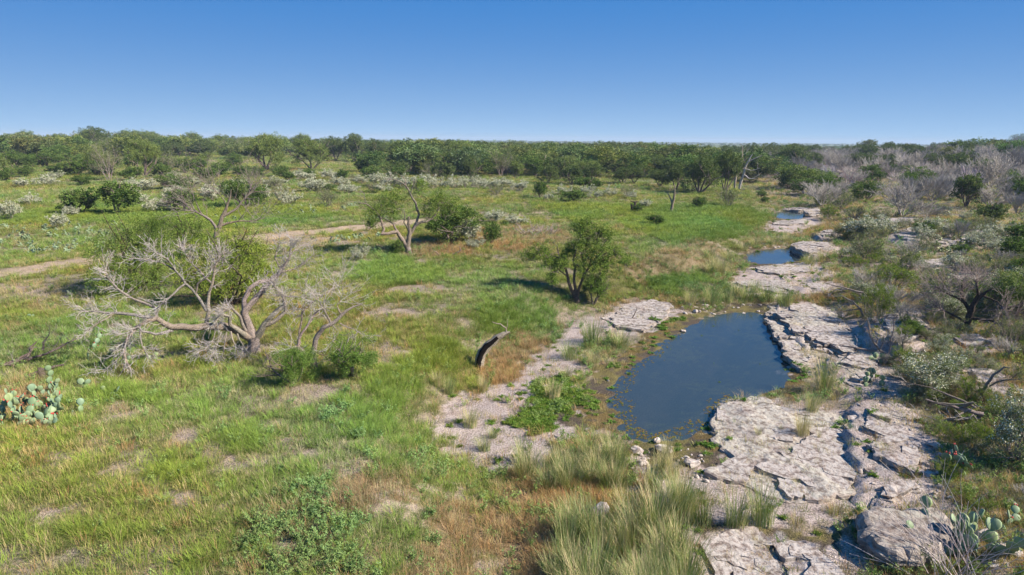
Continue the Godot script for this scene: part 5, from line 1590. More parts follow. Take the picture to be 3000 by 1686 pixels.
const SMALL_LIMBS := [
	[0.0, 0.0, 0, 0.12, 0.0, 0.41, 0, 0.1, 0.07, 0.86, 0, 0.09, 0.17, 1.18, 0, 0.08, 0.39, 1.48, 0.1, 0.07, 0.65, 1.57, 0.1, 0.06, 0.96, 1.84, 0.1, 0.05, 1.31, 2.07, 0.1, 0.03, 1.65, 2.16, 0.1, 0.012],
	[-0.01, 0.3, 0, 0.085, -0.3, 0.71, 0.1, 0.07, -0.5, 0.89, 0.1, 0.06, -0.69, 0.91, 0.2, 0.03],
	[-0.44, 0.89, 0.1, 0.055, -0.39, 1.14, 0, 0.045, -0.17, 1.46, 0, 0.04, 0.13, 1.89, -0.1, 0.03, 0.35, 2.03, -0.1, 0.018],
	[-0.39, 1.14, 0, 0.035, -0.31, 1.57, -0.1, 0.03, -0.26, 1.94, -0.1, 0.028, 0.0, 2.21, -0.1, 0.02, 0.49, 2.51, -0.2, 0.012, 1.1, 2.83, -0.2, 0.006],
	[0.61, 1.57, 0.1, 0.035, 0.48, 1.86, 0, 0.03, 0.31, 2.23, 0, 0.016],
	[0.65, 1.52, 0.1, 0.016, 0.82, 1.32, 0.2, 0.012, 0.6, 1.01, 0.3, 0.006],
	[0.87, 1.57, 0.1, 0.018, 1.3, 1.36, 0.2, 0.012, 1.64, 1.12, 0.3, 0.006],
	[0.96, 1.84, 0.1, 0.03, 0.83, 2.14, 0, 0.02, 1.01, 2.46, 0, 0.008],
	[-0.26, 1.94, -0.1, 0.02, -0.09, 2.39, -0.1, 0.014, -0.18, 2.71, -0.1, 0.008],
]
const SPLIT_AT := [-6.79, -40.93, 0.164]
const SPLIT_LIMBS := [
	[0.0, -0.04, 0, 0.22, -0.09, 0.44, 0, 0.2, -0.26, 0.7, 0, 0.18],
	[-0.26, 0.66, 0, 0.15, -0.52, 1.1, 0, 0.13, -0.7, 1.45, 0, 0.12, -1.3, 1.38, 0.2, 0.1, -1.73, 1.34, 0.2, 0.09, -1.56, 1.64, 0.1, 0.08, -1.74, 2.33, 0, 0.07, -2.09, 2.86, 0, 0.055, -2.61, 3.3, 0, 0.04, -3.22, 3.43, 0, 0.015],
	[-0.7, 1.45, 0, 0.08, -0.96, 1.96, -0.2, 0.06, -1.49, 2.31, -0.2, 0.04, -1.84, 2.4, -0.2, 0.02],
	[-0.09, 0.44, 0, 0.17, 0.0, 0.92, 0, 0.15, 0.09, 1.36, 0, 0.14, 0.02, 1.8, 0, 0.11, 0.04, 2.46, 0, 0.07],
	[0.04, 1.54, 0, 0.09, -0.26, 2.07, 0.1, 0.06, -0.22, 2.78, 0.1, 0.02],
	[0.13, 1.36, 0, 0.11, 0.44, 1.8, 0, 0.09, 0.78, 2.07, 0, 0.08, 1.22, 2.11, 0, 0.06, 1.74, 2.51, 0, 0.05, 2.0, 2.94, 0, 0.04, 1.96, 3.3, 0, 0.03, 2.79, 3.47, 0, 0.012],
	[0.3, 1.63, 0, 0.09, 0.72, 2.57, -0.3, 0.08, 0.53, 3.28, -0.3, 0.07, 0.18, 3.9, -0.3, 0.06, -0.09, 4.43, -0.3, 0.05, -0.7, 4.78, -0.3, 0.03, -1.23, 4.87, -0.3, 0.015],
	[-0.09, 4.43, -0.3, 0.04, -0.18, 4.96, -0.3, 0.02, -0.7, 5.23, -0.3, 0.01],
	[-2.61, 3.3, 0, 0.03, -2.7, 4.0, 0, 0.012],
	[0.18, 3.9, -0.3, 0.035, 0.44, 4.52, -0.2, 0.015],
]
const CREEKSIDE_AT := [3.33, -31.24, -0.106]
const CREEKSIDE_LIMBS := [
	[0.0, -0.03, 0, 0.173, -0.12, 0.38, 0, 0.158],
	[-0.12, 0.38, 0, 0.101, -0.47, 1.16, 0.1, 0.079, -0.61, 1.78, 0.1, 0.065, -0.94, 2.33, 0.1, 0.05, -1.08, 2.95, 0.1, 0.018],
	[-0.1, 0.38, 0, 0.094, -0.2, 1.21, 0, 0.072, -0.14, 1.88, -0.1, 0.058, -0.27, 2.23, -0.1, 0.043, -0.14, 2.73, 0, 0.022],
	[-0.03, 0.38, 0, 0.094, 0.24, 1.26, -0.1, 0.065, 0.54, 1.88, -0.1, 0.05, 1.02, 2.51, -0.1, 0.032, 1.29, 2.85, -0.1, 0.014],
	[0.24, 1.26, -0.1, 0.058, 0.27, 2.08, -0.2, 0.043, 0.07, 3.12, -0.2, 0.036, 0.07, 3.95, -0.2, 0.014],
	[-0.54, 1.43, 0.1, 0.036, -1.21, 2.0, 0.2, 0.029, -1.75, 2.62, 0.2, 0.018, -2.55, 2.49, 0.3, 0.009],
	[0.54, 1.88, -0.1, 0.036, 0.82, 2.91, -0.2, 0.029, 1.02, 3.75, -0.2, 0.014],
	[-0.94, 2.33, 0.1, 0.036, -1.35, 2.47, 0.1, 0.022, -1.75, 2.81, 0.1, 0.009],
	[1.02, 2.51, -0.1, 0.022, 1.69, 2.8, 0, 0.014, 2.16, 2.66, 0, 0.007],
	[-1.21, 2.0, 0.2, 0.014, -1.2, 1.28, 0.4, 0.009, -0.87, 0.61, 0.5, 0.004],
]
const BACK_AT := [-14.21, -29.74, 0.446]
const BACK_LIMBS := [
	[0.0, 0.0, 0, 0.2, -0.06, 0.85, 0, 0.17, 0.06, 2.15, 0, 0.15, 0.19, 3.06, 0, 0.13, 0.45, 3.72, 0, 0.09, 0.71, 4.24, 0, 0.06, 0.96, 5.02, 0, 0.02],
	[0.19, 3.06, 0, 0.08, -0.06, 3.59, 0, 0.07, -0.39, 3.85, 0, 0.05, -0.96, 4.11, 0, 0.02],
	[0.45, 3.72, 0, 0.07, 1.16, 4.11, 0, 0.05, 1.6, 4.63, 0, 0.03, 1.99, 5.02, 0, 0.012],
	[0.26, 3.26, 0, 0.06, 0.96, 3.46, 0, 0.04, 1.6, 3.46, 0, 0.025, 2.31, 3.59, 0, 0.01],
	[-0.39, 3.85, 0, 0.04, -0.58, 4.43, 0, 0.02, -0.71, 4.89, 0, 0.01],
	[0.71, 4.24, 0, 0.03, 0.45, 4.76, 0, 0.02, 0.06, 5.15, 0, 0.01],
	[0.9, -0.04, -0.2, 0.1, 0.97, 1.47, -0.2, 0.09, 0.97, 2.79, -0.2, 0.07],
]
const SPLIT_LUMPS := [
	[-1.57, 3.36, -0.2, 0.91],
	[-2.09, 2.77, 0, 0.78],
	[-0.78, 3.69, -0.3, 0.78],
	[-0.96, 2.71, -0.4, 0.7],
	[0.78, 4.46, -0.5, 0.61],
	[1.65, 3.36, -0.2, 0.87],
	[2.35, 3.59, -0.4, 0.78],
	[1.31, 2.75, -0.1, 0.61],
	[-2.35, 2.08, 0.1, 0.44],
	[2.87, 3.05, -0.5, 0.7],
]
const CREEKSIDE_LUMPS := [
	[0.0, 3.86, -0.2, 0.47],
	[0.41, 3.43, -0.3, 0.64],
	[1.01, 3.68, -0.4, 0.57],
	[1.35, 3.58, -0.2, 0.41],
	[-0.14, 3.07, 0, 0.47],
	[0.54, 2.76, -0.2, 0.68],
	[1.15, 2.82, 0.1, 0.47],
	[-1.89, 2.77, 0.2, 0.47],
	[-2.43, 2.51, 0.3, 0.41],
	[-1.49, 2.22, 0.2, 0.41],
	[-1.08, 1.96, 0.3, 0.41],
	[0.14, 2.08, 0.2, 0.47],
	[1.83, 2.73, 0, 0.34],
	[2.3, 2.33, 0.1, 0.34],
	[0.81, 2.13, 0.1, 0.47],
	[-0.54, 2.67, -0.3, 0.41],
	[-1.28, 1.38, 0.5, 0.34],
	[1.15, 1.62, 0.3, 0.47],
	[0.68, 1.29, 0.4, 0.41],
	[-0.81, 2.22, 0.2, 0.41],
	[0.41, 4.12, -0.3, 0.41],
	[1.35, 2.24, 0, 0.41],
]
const MASSES := [
	["big feathery green mesquite behind the big dead tree, left", -18.36, -29.48, 0.557, [[0.13, 2.78, 0, 1.21], [-0.83, 2.2, 0.4, 0.83], [0.96, 2.42, 0.2, 1.02], [-0.51, 1.25, 0.5, 1.08], [0.51, 1.41, 0.3, 1.15], [-1.02, 0.62, 0.6, 0.7], [0.0, 0.55, 0.6, 0.96], [1.27, 3.13, -0.6, 0.76], [1.08, 0.7, 0.3, 0.76], [1.85, 1.76, -0.3, 0.89]]],
	["yellow-green mesquite behind the big dead tree's trunk", -12.45, -27.57, 0.424, [[-1.08, 2.56, 0, 0.66], [-0.24, 2.76, -0.2, 0.66], [0.6, 2.66, -0.1, 0.72], [1.08, 2.21, 0.1, 0.66], [-0.78, 1.87, 0.2, 0.78], [0.24, 1.88, 0.3, 0.9], [1.08, 1.46, 0.3, 0.66], [-1.32, 1.23, 0.4, 0.72], [-0.36, 1.01, 0.5, 0.84], [0.6, 0.95, 0.5, 0.78], [-2.03, 1.66, 0.1, 0.66]]],
	["feathery mesquite farthest back in the dead tree's thicket", -19.9, -37.83, 0.484, [[-1.13, 2.28, 0, 0.73], [-0.16, 2.36, 0, 0.89], [0.81, 2.05, 0.1, 0.89], [-0.81, 1.51, 0.3, 0.89], [0.32, 1.26, 0.3, 0.97], [1.29, 1.25, 0.2, 0.73]]],
]
const BLACK_AT := [18.33, -24.58, -0.641]
const BLACK_LIMBS := [
	[0.0, 0.0, 0, 0.16, 0.05, 0.38, 0, 0.14, 0.11, 0.77, 0, 0.12, 0.16, 1.2, 0, 0.1, 0.38, 1.64, 0, 0.07, 0.7, 1.97, 0, 0.03],
	[0.13, 0.88, 0, 0.09, -0.11, 1.27, 0.1, 0.07, -0.27, 1.6, 0.1, 0.05, -0.32, 1.98, 0.1, 0.02],
	[0.16, 1.2, 0, 0.07, 0.27, 1.63, -0.1, 0.05, 0.16, 2.12, -0.1, 0.02],
	[0.11, 0.66, 0, 0.07, 0.8, 0.75, 0.2, 0.05, 1.33, 0.6, 0.3, 0.02],
	[0.05, 0.44, 0, 0.05, -0.58, 0.82, 0.3, 0.035, -1.06, 1.05, 0.4, 0.012],
	[-0.11, 1.27, 0.1, 0.05, -0.69, 1.56, 0.2, 0.03, -1.17, 1.84, 0.3, 0.01],
	[0.38, 1.64, 0, 0.05, 0.91, 1.49, 0.1, 0.03, 1.23, 1.18, 0.2, 0.01],
]
const WHITE_AT := [36.22, -101.94, -0.341]
const WHITE_LIMBS := [
	[0.0, 0.04, 0, 0.216, 0.21, 1.63, 0, 0.187, 0.53, 3.33, 0, 0.144, 1.06, 4.81, 0, 0.115, 1.48, 5.66, 0, 0.058],
	[-0.74, 0.03, -0.3, 0.158, -0.64, 2.26, -0.3, 0.144, -0.21, 3.75, -0.3, 0.122, 0.0, 5.45, -0.3, 0.101, -0.11, 6.72, -0.3, 0.036],
	[0.53, 3.33, 0, 0.101, 1.48, 3.12, 0.2, 0.079, 2.74, 3.55, 0.3, 0.029],
	[0.42, 2.48, 0, 0.101, 1.27, 1.86, 0.3, 0.079, 2.32, 1.86, 0.5, 0.029],
	[0.85, 4.39, 0, 0.086, 1.9, 5.02, 0.1, 0.065, 2.96, 5.45, 0.1, 0.022],
	[-0.21, 3.75, -0.3, 0.072, -0.85, 4.49, -0.2, 0.05, -1.27, 4.6, -0.2, 0.014],
	[0.0, 5.45, -0.3, 0.058, 0.53, 5.77, -0.3, 0.029],
	[-0.64, 2.26, -0.3, 0.065, -1.27, 2.47, -0.2, 0.022],
	[0.0, 0.04, 0, 0.144, 0.84, 0.18, 0.6, 0.086],
]
const SNAG_AT := [16.73, -66.73, -0.246]
const SNAG_LIMBS := [
	[0.0, 0.0, 0, 0.16, 0.07, 0.67, 0, 0.15, 0.18, 1.37, 0, 0.14, 0.21, 2.08, 0, 0.1, 0.14, 2.92, 0, 0.04],
	[0.14, 0.95, 0, 0.1, -0.14, 1.51, 0, 0.08, -0.56, 2.15, 0, 0.03],
	[0.21, 1.94, 0, 0.07, 0.56, 2.15, 0, 0.03],
]
const STUMP_AT := [12.76, -67.17, -0.188]
const STUMP_LIMBS := [
	[0.0, 0.03, 0, 0.2, -0.07, 0.45, 0, 0.18, -0.21, 0.8, 0, 0.08],
	[0.07, 0.31, 0, 0.14, 0.21, 0.88, 0, 0.12, 0.17, 1.09, 0, 0.1],
	[0.18, 1.04, 0, 0.09, -0.14, 1.09, 0, 0.06, -0.31, 1.16, 0, 0.03],
	[0.18, 1.04, 0, 0.09, 0.49, 1.09, 0, 0.04],
]
const LOG_AT := [-1.21, -22.0, 0.055]
const LOG_LIMBS := [
	[0.0, 0.0, 0, 0.15, 0.05, 0.33, 0, 0.17, 0.15, 0.64, 0, 0.17, 0.32, 0.87, 0, 0.16, 0.56, 1.05, 0, 0.15, 0.73, 1.22, 0, 0.12, 0.93, 1.33, 0, 0.1, 1.15, 1.4, 0, 0.03],
	[1.03, 1.35, 0, 0.035, 1.0, 1.56, 0, 0.025, 0.81, 1.71, 0, 0.018, 0.49, 1.8, 0, 0.008],
	[1.01, 1.51, 0, 0.018, 1.06, 1.71, 0, 0.012, 1.05, 1.91, 0, 0.005],
]
const CURVE_AT := [14.43, -18.08, -0.674]
const CURVE_LIMBS := [
	[0.0, 0.0, 0, 0.06, -0.02, 0.34, 0, 0.05, 0.04, 0.67, 0, 0.05, 0.16, 1.01, 0, 0.04, 0.37, 1.3, 0, 0.025, 0.51, 1.32, 0, 0.008],
	[0.12, 0.63, 0, 0.03, 0.44, 0.97, 0.2, 0.025, 0.84, 1.14, 0.3, 0.008],
]
const UPRIGHT_AT := [14.44, -22.61, -0.568]
const UPRIGHT_LIMBS := [
	[0.0, 0.0, 0, 0.05, -0.5, 0.26, 0, 0.045, -0.9, 0.82, 0, 0.035, -1.07, 1.49, 0, 0.012],
	[-0.5, 0.26, 0, 0.04, -1.19, 0.25, 0.2, 0.035, -1.82, 0.25, 0.3, 0.015],
	[-0.65, 0.41, 0, 0.03, -0.6, 0.72, 0, 0.02, -0.85, 0.92, 0, 0.01],
	[-0.2, 0.15, 0, 0.03, -0.2, 0.72, 0, 0.025, -0.15, 1.23, 0, 0.02, -0.2, 1.54, 0, 0.008],
	[0.2, 0.21, 0, 0.03, 0.2, 0.72, 0, 0.02, 0.27, 1.08, 0, 0.008],
	[-0.5, 0.26, 0, 0.03, -0.42, 0.62, 0, 0.02, -0.44, 0.92, 0, 0.008],
	[-0.2, 0.0, 0, 0.04, -0.89, 0.02, 0.3, 0.03, -1.47, -0.16, 0.4, 0.012],
]
const DRIFT_AT := [16.03, -27.48, -0.528]
const DRIFT_LIMBS := [
	[0.0, 0.03, 0, 0.05, -0.3, 0.49, 0, 0.045, -0.66, 0.79, 0, 0.035, -1.08, 0.98, 0, 0.02, -1.67, 0.9, 0.1, 0.008],
	[-0.3, 0.49, 0, 0.035, -0.77, 0.38, 0.1, 0.025, -1.19, 0.22, 0.2, 0.01],
	[-0.54, 0.67, 0, 0.03, -0.95, 0.63, 0.1, 0.02, -1.19, 0.38, 0.1, 0.008],
	[-0.24, 1.16, -0.4, 0.045, -0.85, 1.27, -0.3, 0.035, -1.39, 1.19, -0.2, 0.025, -1.73, 0.88, 0, 0.01],
	[-0.85, 1.27, -0.3, 0.03, -1.45, 1.37, -0.2, 0.02, -1.99, 1.5, -0.2, 0.008],
	[0.0, 0.03, 0, 0.03, -0.12, 0.57, -0.2, 0.025, -0.24, 1.16, -0.4, 0.03],
]
const PILE_AT := [13.46, -16.84, -0.674]
const PILE_LIMBS := [
	[0.08, 0.44, 0, 0.07, -0.3, 0.51, 0.1, 0.06, -0.72, 0.57, 0.2, 0.045, -1.31, 0.63, 0.3, 0.02],
	[0.08, 0.2, 0, 0.06, -0.26, 0.09, 0.3, 0.05, -0.59, -0.08, 0.5, 0.02],
	[-0.49, 0.51, 0.1, 0.05, -0.19, 0.81, 0.2, 0.03, -0.06, 0.69, 0.2, 0.01],
	[-0.3, 0.49, 0.1, 0.04, -0.56, 0.31, 0.4, 0.03, -0.74, 0.27, 0.5, 0.015],
	[-0.19, 0.81, 0.2, 0.035, -0.68, 0.64, 0.3, 0.03, -1.12, 0.63, 0.4, 0.012],
	[0.04, 0.32, 0, 0.05, -0.42, 0.22, 0.2, 0.05, -0.9, 0.08, 0.4, 0.03, -1.41, 0.19, 0.5, 0.01],
	[-0.11, 0.62, 0.1, 0.04, -0.8, 0.8, 0, 0.03, -1.3, 0.92, 0, 0.015, -2.06, 0.94, 0, 0.006],
	[0.0, 0.22, 0.2, 0.03, -0.15, 0.51, 0.4, 0.025, -0.26, 0.38, 0.5, 0.008],
]
const BRUSHA_AT := [-16.09, -19.6, 0.688]
const BRUSHA_LIMBS := [
	[-0.26, 0.04, 0, 0.05, 0.22, 0.31, 0, 0.045, 0.3, 0.58, 0, 0.04, 0.48, 0.74, 0, 0.02],
	[-0.26, 0.0, 0, 0.05, 0.35, 0.25, 0.1, 0.04, 1.0, 0.42, 0.1, 0.03, 1.69, 0.69, 0.1, 0.012],
	[0.61, 0.36, -0.2, 0.04, 0.66, 0.63, -0.2, 0.03, 0.88, 0.92, -0.2, 0.01],
	[-0.44, 0.13, 0, 0.05, -0.09, 0.25, 0.1, 0.06, 0.26, 0.42, 0.1, 0.03],
	[-0.35, 0.11, 0.1, 0.04, 0.17, 0.31, 0.2, 0.05, 0.39, 0.58, 0, 0.02],
	[-0.22, 0.05, 0.2, 0.04, -0.19, 0.25, 0.1, 0.03],
]
const BRUSHB_AT := [-14.9, -18.69, 0.673]
const BRUSHB_LIMBS := [
	[-0.54, 0.0, 0, 0.05, -0.21, 0.13, 0.1, 0.06, 0.17, 0.24, 0.1, 0.06, 0.7, 0.3, 0.1, 0.03],
	[0.08, 0.26, 0, 0.08, 0.12, 0.12, 0.3, 0.1, 0.2, 0.01, 0.4, 0.08],
	[-0.5, 0.07, 0.1, 0.03, -0.08, 0.11, 0.2, 0.04, 0.57, -0.01, 0.3, 0.015],
	[-0.21, 0.13, 0, 0.04, 0.21, 0.15, 0.1, 0.05, 0.58, 0.24, 0, 0.02],
]
const FALLEN_AT := [-4.42, -39.93, 0.11]
const FALLEN_LIMBS := [
	[-0.43, 0.0, 0, 0.05, 0.0, 0.04, 0, 0.06, 0.51, -0.04, 0, 0.05],
	[-0.26, 0.09, 0, 0.05, -0.47, 0.34, 0, 0.04, -0.68, 0.47, 0, 0.015],
	[0.43, 0.0, 0, 0.06, 0.85, 0.26, 0, 0.06, 1.11, 0.43, 0, 0.05, 1.02, 0.69, 0, 0.015],
]
const SHORE_AT := [5.1, -28.75, -0.176]
const SHORE_LIMBS := [
	[-0.6, 0.03, 0, 0.05, -0.13, 0.1, 0, 0.06, 0.38, 0.1, 0, 0.05, 0.63, 0.19, 0, 0.02],
	[0.38, 0.06, 0, 0.04, 0.81, -0.04, 0.1, 0.03, 1.06, -0.21, 0.2, 0.01],
	[0.57, 0.17, -0.1, 0.03, 0.72, 0.49, -0.1, 0.02, 0.79, 0.75, -0.1, 0.008],
	[-0.56, 0.04, 0.1, 0.04, -0.06, 0.05, 0.2, 0.05, 0.31, 0.1, 0.2, 0.03],
]
const MISC := [
	["boulder", 7.68, -11.09],
	["twigs", 8.6, -10.61],
	["brush", 2.24, -50.01],
	["stalks", -14.02, -16.67],
	["stalks2", -13.52, -17.72],
]
const BOULDER := ["large flat-topped grey boulder beside the large prickly pear", 0.6, 0.7, 7.36, -11.64, 7.68, -12.0, 8.18, -12.27, 8.79, -12.42, 9.23, -12.37, 9.4, -12.1, 8.89, -11.46, 8.03, -11.06, 7.48, -11.19, 7.32, -11.41]

const CREEK := [[20, 4.6, 5, 3], [-6, 5.2, 5, 3], [-10, 5.5, 5.2, 3], [-13.7, 6.3, 6.6, 3], [-17, 7.2, 9.0, 3], [-24.7, 8.2, 8, 3], [-31.7, 10.4, 5.6, 3], [-40, 16.5, 3, 3], [-46, 19.6, 3, 3], [-60, 26, 3, 3], [-72, 32, 3, 3], [-90, 39, 3, 3], [-120, 46, 3, 3], [-300, 90, 3, 3], [-4000, 200, 3, 3]]

var zone_map := PackedByteArray()
var cap_map := PackedFloat32Array()
var lift_map := PackedFloat32Array()
const ZX0 := -46.0
const ZZ0 := -74.0
const ZC := 0.2
const ZW := 480
const ZH := 420
var pond_polys := []
var pond_boxes := []
var n_soft := FastNoiseLite.new()
var n_fine := FastNoiseLite.new()
var n_big := FastNoiseLite.new()
var counts := {}
var M := {}

class Shape:
	var v := PackedVector3Array()
	var n := PackedVector3Array()
	var c := PackedColorArray()
	var i := PackedInt32Array()
	func tube(pts: PackedVector3Array, rad: PackedFloat32Array, sides: int, col: Color, rough := 0.0, rng: RandomNumberGenerator = null) -> void:
		var m := pts.size()
		var first := v.size()
		var side := Vector3.ZERO
		for k in m:
			var t: Vector3 = (pts[mini(k + 1, m - 1)] - pts[maxi(k - 1, 0)]).normalized()
			if side == Vector3.ZERO:
				side = t.cross(Vector3(0.31, 0.17, 0.93)).normalized()
			side = (side - t * side.dot(t)).normalized()
			var up := t.cross(side)
			for s in sides:
				var a := TAU * s / sides
				var d := side * cos(a) + up * sin(a)
				var rr := rad[k]
				if rough > 0.0:
					rr *= 1.0 + rng.randf_range(-rough, rough)
				v.append(pts[k] + d * rr)
				n.append(d)
				c.append(col)
		for k in m - 1:
			for s in sides:
				var a0 := first + k * sides + s
				var a1 := first + k * sides + (s + 1) % sides
				i.append_array(PackedInt32Array([a0, a0 + sides, a1, a1, a0 + sides, a1 + sides]))
	func leaf(p: Vector3, d: Vector3, w: Vector3, col: Color) -> void:
		var k := v.size()
		v.append(p)
		v.append(p + d * 0.45 + w)
		v.append(p + d)
		v.append(p + d * 0.45 - w)
		for q in 4:
			c.append(col)
		i.append_array(PackedInt32Array([k, k + 1, k + 2, k, k + 2, k + 3]))
	func blade(p: Vector3, out: Vector3, length: float, width: float, lean: float, col: Color, segs := 3) -> void:
		var side := Vector3(-out.z, 0, out.x) * width * 0.5
		var k := v.size()
		for s in segs:
			var t := float(s) / segs
			var q := p + Vector3.UP * length * (t - 0.25 * lean * t * t) + out * length * lean * t * t
			var w := side * (1.0 - t * 0.55)
			v.append(q - w)
			v.append(q + w)
			c.append(col)
			c.append(col)
		v.append(p + Vector3.UP * length * (1.0 - 0.25 * lean) + out * length * lean)
		c.append(col)
		for s in segs - 1:
			var a := k + s * 2
			i.append_array(PackedInt32Array([a, a + 2, a + 1, a + 1, a + 2, a + 3]))
		var e := k + (segs - 1) * 2
		i.append_array(PackedInt32Array([e, e + 2, e + 1]))
	func tri(a: Vector3, b: Vector3, d: Vector3, col: Color) -> void:
		var k := v.size()
		v.append(a); v.append(b); v.append(d)
		c.append(col); c.append(col); c.append(col)
		i.append_array(PackedInt32Array([k, k + 1, k + 2]))
	func fit(others: Array) -> void:
		var box := AABB(v[0] if v.size() > 0 else Vector3.ZERO, Vector3.ZERO)
		for s in others + [self]:
			for p in s.v:
				box = box.expand(p)
		var w := 2.0 / (box.size.x + box.size.z)
		var h := 1.0 / box.end.y
		for s in others + [self]:
			for k in s.v.size():
				s.v[k] = Vector3(s.v[k].x * w, s.v[k].y * h, s.v[k].z * w)
	func build() -> ArrayMesh:
		var a := []
		a.resize(Mesh.ARRAY_MAX)
		a[Mesh.ARRAY_VERTEX] = v
		if n.size() == v.size():
			a[Mesh.ARRAY_NORMAL] = n
		a[Mesh.ARRAY_COLOR] = c
		a[Mesh.ARRAY_INDEX] = i
		var m := ArrayMesh.new()
		m.add_surface_from_arrays(Mesh.PRIMITIVE_TRIANGLES, a)
		return m

func rng_of(s: int) -> RandomNumberGenerator:
	var r := RandomNumberGenerator.new()
	r.seed = s * 7919 + 13
	return r

func rdir(r: RandomNumberGenerator) -> Vector3:
	var y := r.randf_range(-1, 1)
	var a := r.randf() * TAU
	var q := sqrt(1.0 - y * y)
	return Vector3(q * cos(a), y, q * sin(a))

func tone(c: Color, r: RandomNumberGenerator, by := 0.2) -> Color:
	var k := 1.0 + r.randf_range(-by, by)
	return Color(c.r * k * (1.0 + r.randf_range(-0.07, 0.07)), c.g * k, c.b * k * (1.0 + r.randf_range(-0.1, 0.1)))

# ---------------------------------------------------------------- objects
func numbered(called: String) -> String:
	var k: int = counts.get(called, 0)
	counts[called] = k + 1
	return called if k == 0 else "%s_%03d" % [called, k]

func tag(o: Node, label: String, category: String, group := "", kind := "") -> void:
	if label != "":
		o.set_meta("label", label)
	if category != "":
		o.set_meta("category", category)
	if group != "":
		o.set_meta("group", group)
	if kind != "":
		o.set_meta("kind", kind)

func thing(called: String, label: String, category: String, at: Vector3, turn := 0.0, group := "") -> Node3D:
	var o := Node3D.new()
	o.name = numbered(called)
	add_child(o)
	o.position = at
	o.rotation.y = turn
	tag(o, label, category, group)
	return o

func part(called: String, mesh: Mesh, mat: Material, parent: Node) -> MeshInstance3D:
	var o := MeshInstance3D.new()
	o.name = called if parent != self else numbered(called)
	o.mesh = mesh
	o.material_override = mat
	parent.add_child(o, true)
	return o

# ---------------------------------------------------------------- the lie of the land
func creek(z: float) -> Vector3:
	for k in CREEK.size() - 1:
		var b: Array = CREEK[k + 1]
		if z >= b[0]:
			var a: Array = CREEK[k]
			var t := clampf((a[0] - z) / (a[0] - b[0]), 0.0, 1.0)
			return Vector3(lerpf(a[1], b[1], t), lerpf(a[2], b[2], t), lerpf(a[3], b[3], t))
	return Vector3(200, 3, 3)

func base_height(x: float, z: float) -> float:
	var q := creek(z)
	var d := x - q.x
	var h := 0.1 + 0.95 * smoothstep(q.y, q.y + 3.5, -d) + 0.006 * clampf(-d - 20.0, 0.0, 200.0)
	h += 0.25 * smoothstep(q.z, q.z + 1.0, d) + 0.45 * smoothstep(q.z + 2.5, q.z + 5.0, d) + 0.06 * clampf(d - q.z - 5.0, 0.0, 70.0)
	return lerpf(h, -1.2, smoothstep(230.0, 520.0, -z))

func pond_distance(x: float, z: float) -> float:
	var p := Vector2(x, z)
	for k in pond_polys.size():
		var box: Rect2 = pond_boxes[k]
		if box.has_point(p):
			var poly: PackedVector2Array = pond_polys[k]
			var best := 1e9
			var m := poly.size()
			for e in m:
				best = minf(best, p.distance_squared_to(Geometry2D.get_closest_point_to_segment(p, poly[e], poly[(e + 1) % m])))
			best = sqrt(best)
			return -best if Geometry2D.is_point_in_polygon(p, poly) else best
	return 1e9

func land(x: float, z: float) -> float:
	var h := base_height(x, z)
	var far := clampf(1.0 - (absf(z) + absf(x)) / 160.0, 0.0, 1.0)
	var wet := pond_distance(x, z)
	if wet < 2.5:
		var s := wet + n_soft.get_noise_2d(x * 3.0, z * 3.0) * 0.35
		if s < 0.0:
			h = maxf(-0.5, s * 0.16)
		else:
			h = lerpf(s * 0.07, h, smoothstep(0.6, 2.2, s))
		h += n_fine.get_noise_2d(x * 2.0, z * 2.0) * 0.03
	else:
		h += (n_fine.get_noise_2d(x, z) * 0.05 + n_soft.get_noise_2d(x, z) * 0.09) * far
	var ix := int((x - ZX0) / ZC)
	var iz := int((z - ZZ0) / ZC)
	if ix >= 0 and iz >= 0 and ix < ZW and iz < ZH:
		var cap := cap_map[iz * ZW + ix]
		if h > cap:
			h = cap
		elif wet > 0.3:
			var lift := lift_map[iz * ZW + ix]
			if lift > h:
				h = lerpf(h, lift + n_fine.get_noise_2d(x * 2.0, z * 2.0) * 0.03, smoothstep(0.3, 0.8, wet))
	return h

func zone_at(x: float, z: float) -> int:
	var wx := x + n_soft.get_noise_2d(x * 2.3 + 70.0, z * 2.3) * 0.5 + n_fine.get_noise_2d(x * 2.0, z * 2.0 + 40.0) * 0.45
	var wz := z + n_soft.get_noise_2d(x * 2.3, z * 2.3 + 90.0) * 0.6 + n_fine.get_noise_2d(x * 2.0 + 50.0, z * 2.0) * 0.45
	var ix := int((wx - ZX0) / ZC)
	var iz := int((wz - ZZ0) / ZC)
	if ix >= 0 and iz >= 0 and ix < ZW and iz < ZH:
		var k := zone_map[iz * ZW + ix]
		if k > 0:
			return k
	var q := creek(z)
	var d := x - q.x
	if d > q.z - 0.5:
		return 8
	if d > -q.y:
		return 13
	return 0

func flat_points(a: Array, from: int) -> PackedVector2Array:
	var p := PackedVector2Array()
	for k in range(from, a.size(), 2):
		p.append(Vector2(a[k], a[k + 1]))
	return p

func fill_zone(poly: PackedVector2Array, value: int, cap := 1e9, grow := 0.0) -> void:
	var box := Rect2(poly[0], Vector2.ZERO)
	for p in poly:
		box = box.expand(p)
	for iz in range(maxi(0, int((box.position.y - grow - ZZ0) / ZC)), mini(ZH, int((box.end.y + grow - ZZ0) / ZC) + 2)):
		for ix in range(maxi(0, int((box.position.x - grow - ZX0) / ZC)), mini(ZW, int((box.end.x + grow - ZX0) / ZC) + 2)):
			var p := Vector2(ZX0 + (ix + 0.5) * ZC, ZZ0 + (iz + 0.5) * ZC)
			if Geometry2D.is_point_in_polygon(p, poly):
				zone_map[iz * ZW + ix] = value
				if cap < 1e8:
					cap_map[iz * ZW + ix] = minf(cap, cap_map[iz * ZW + ix])

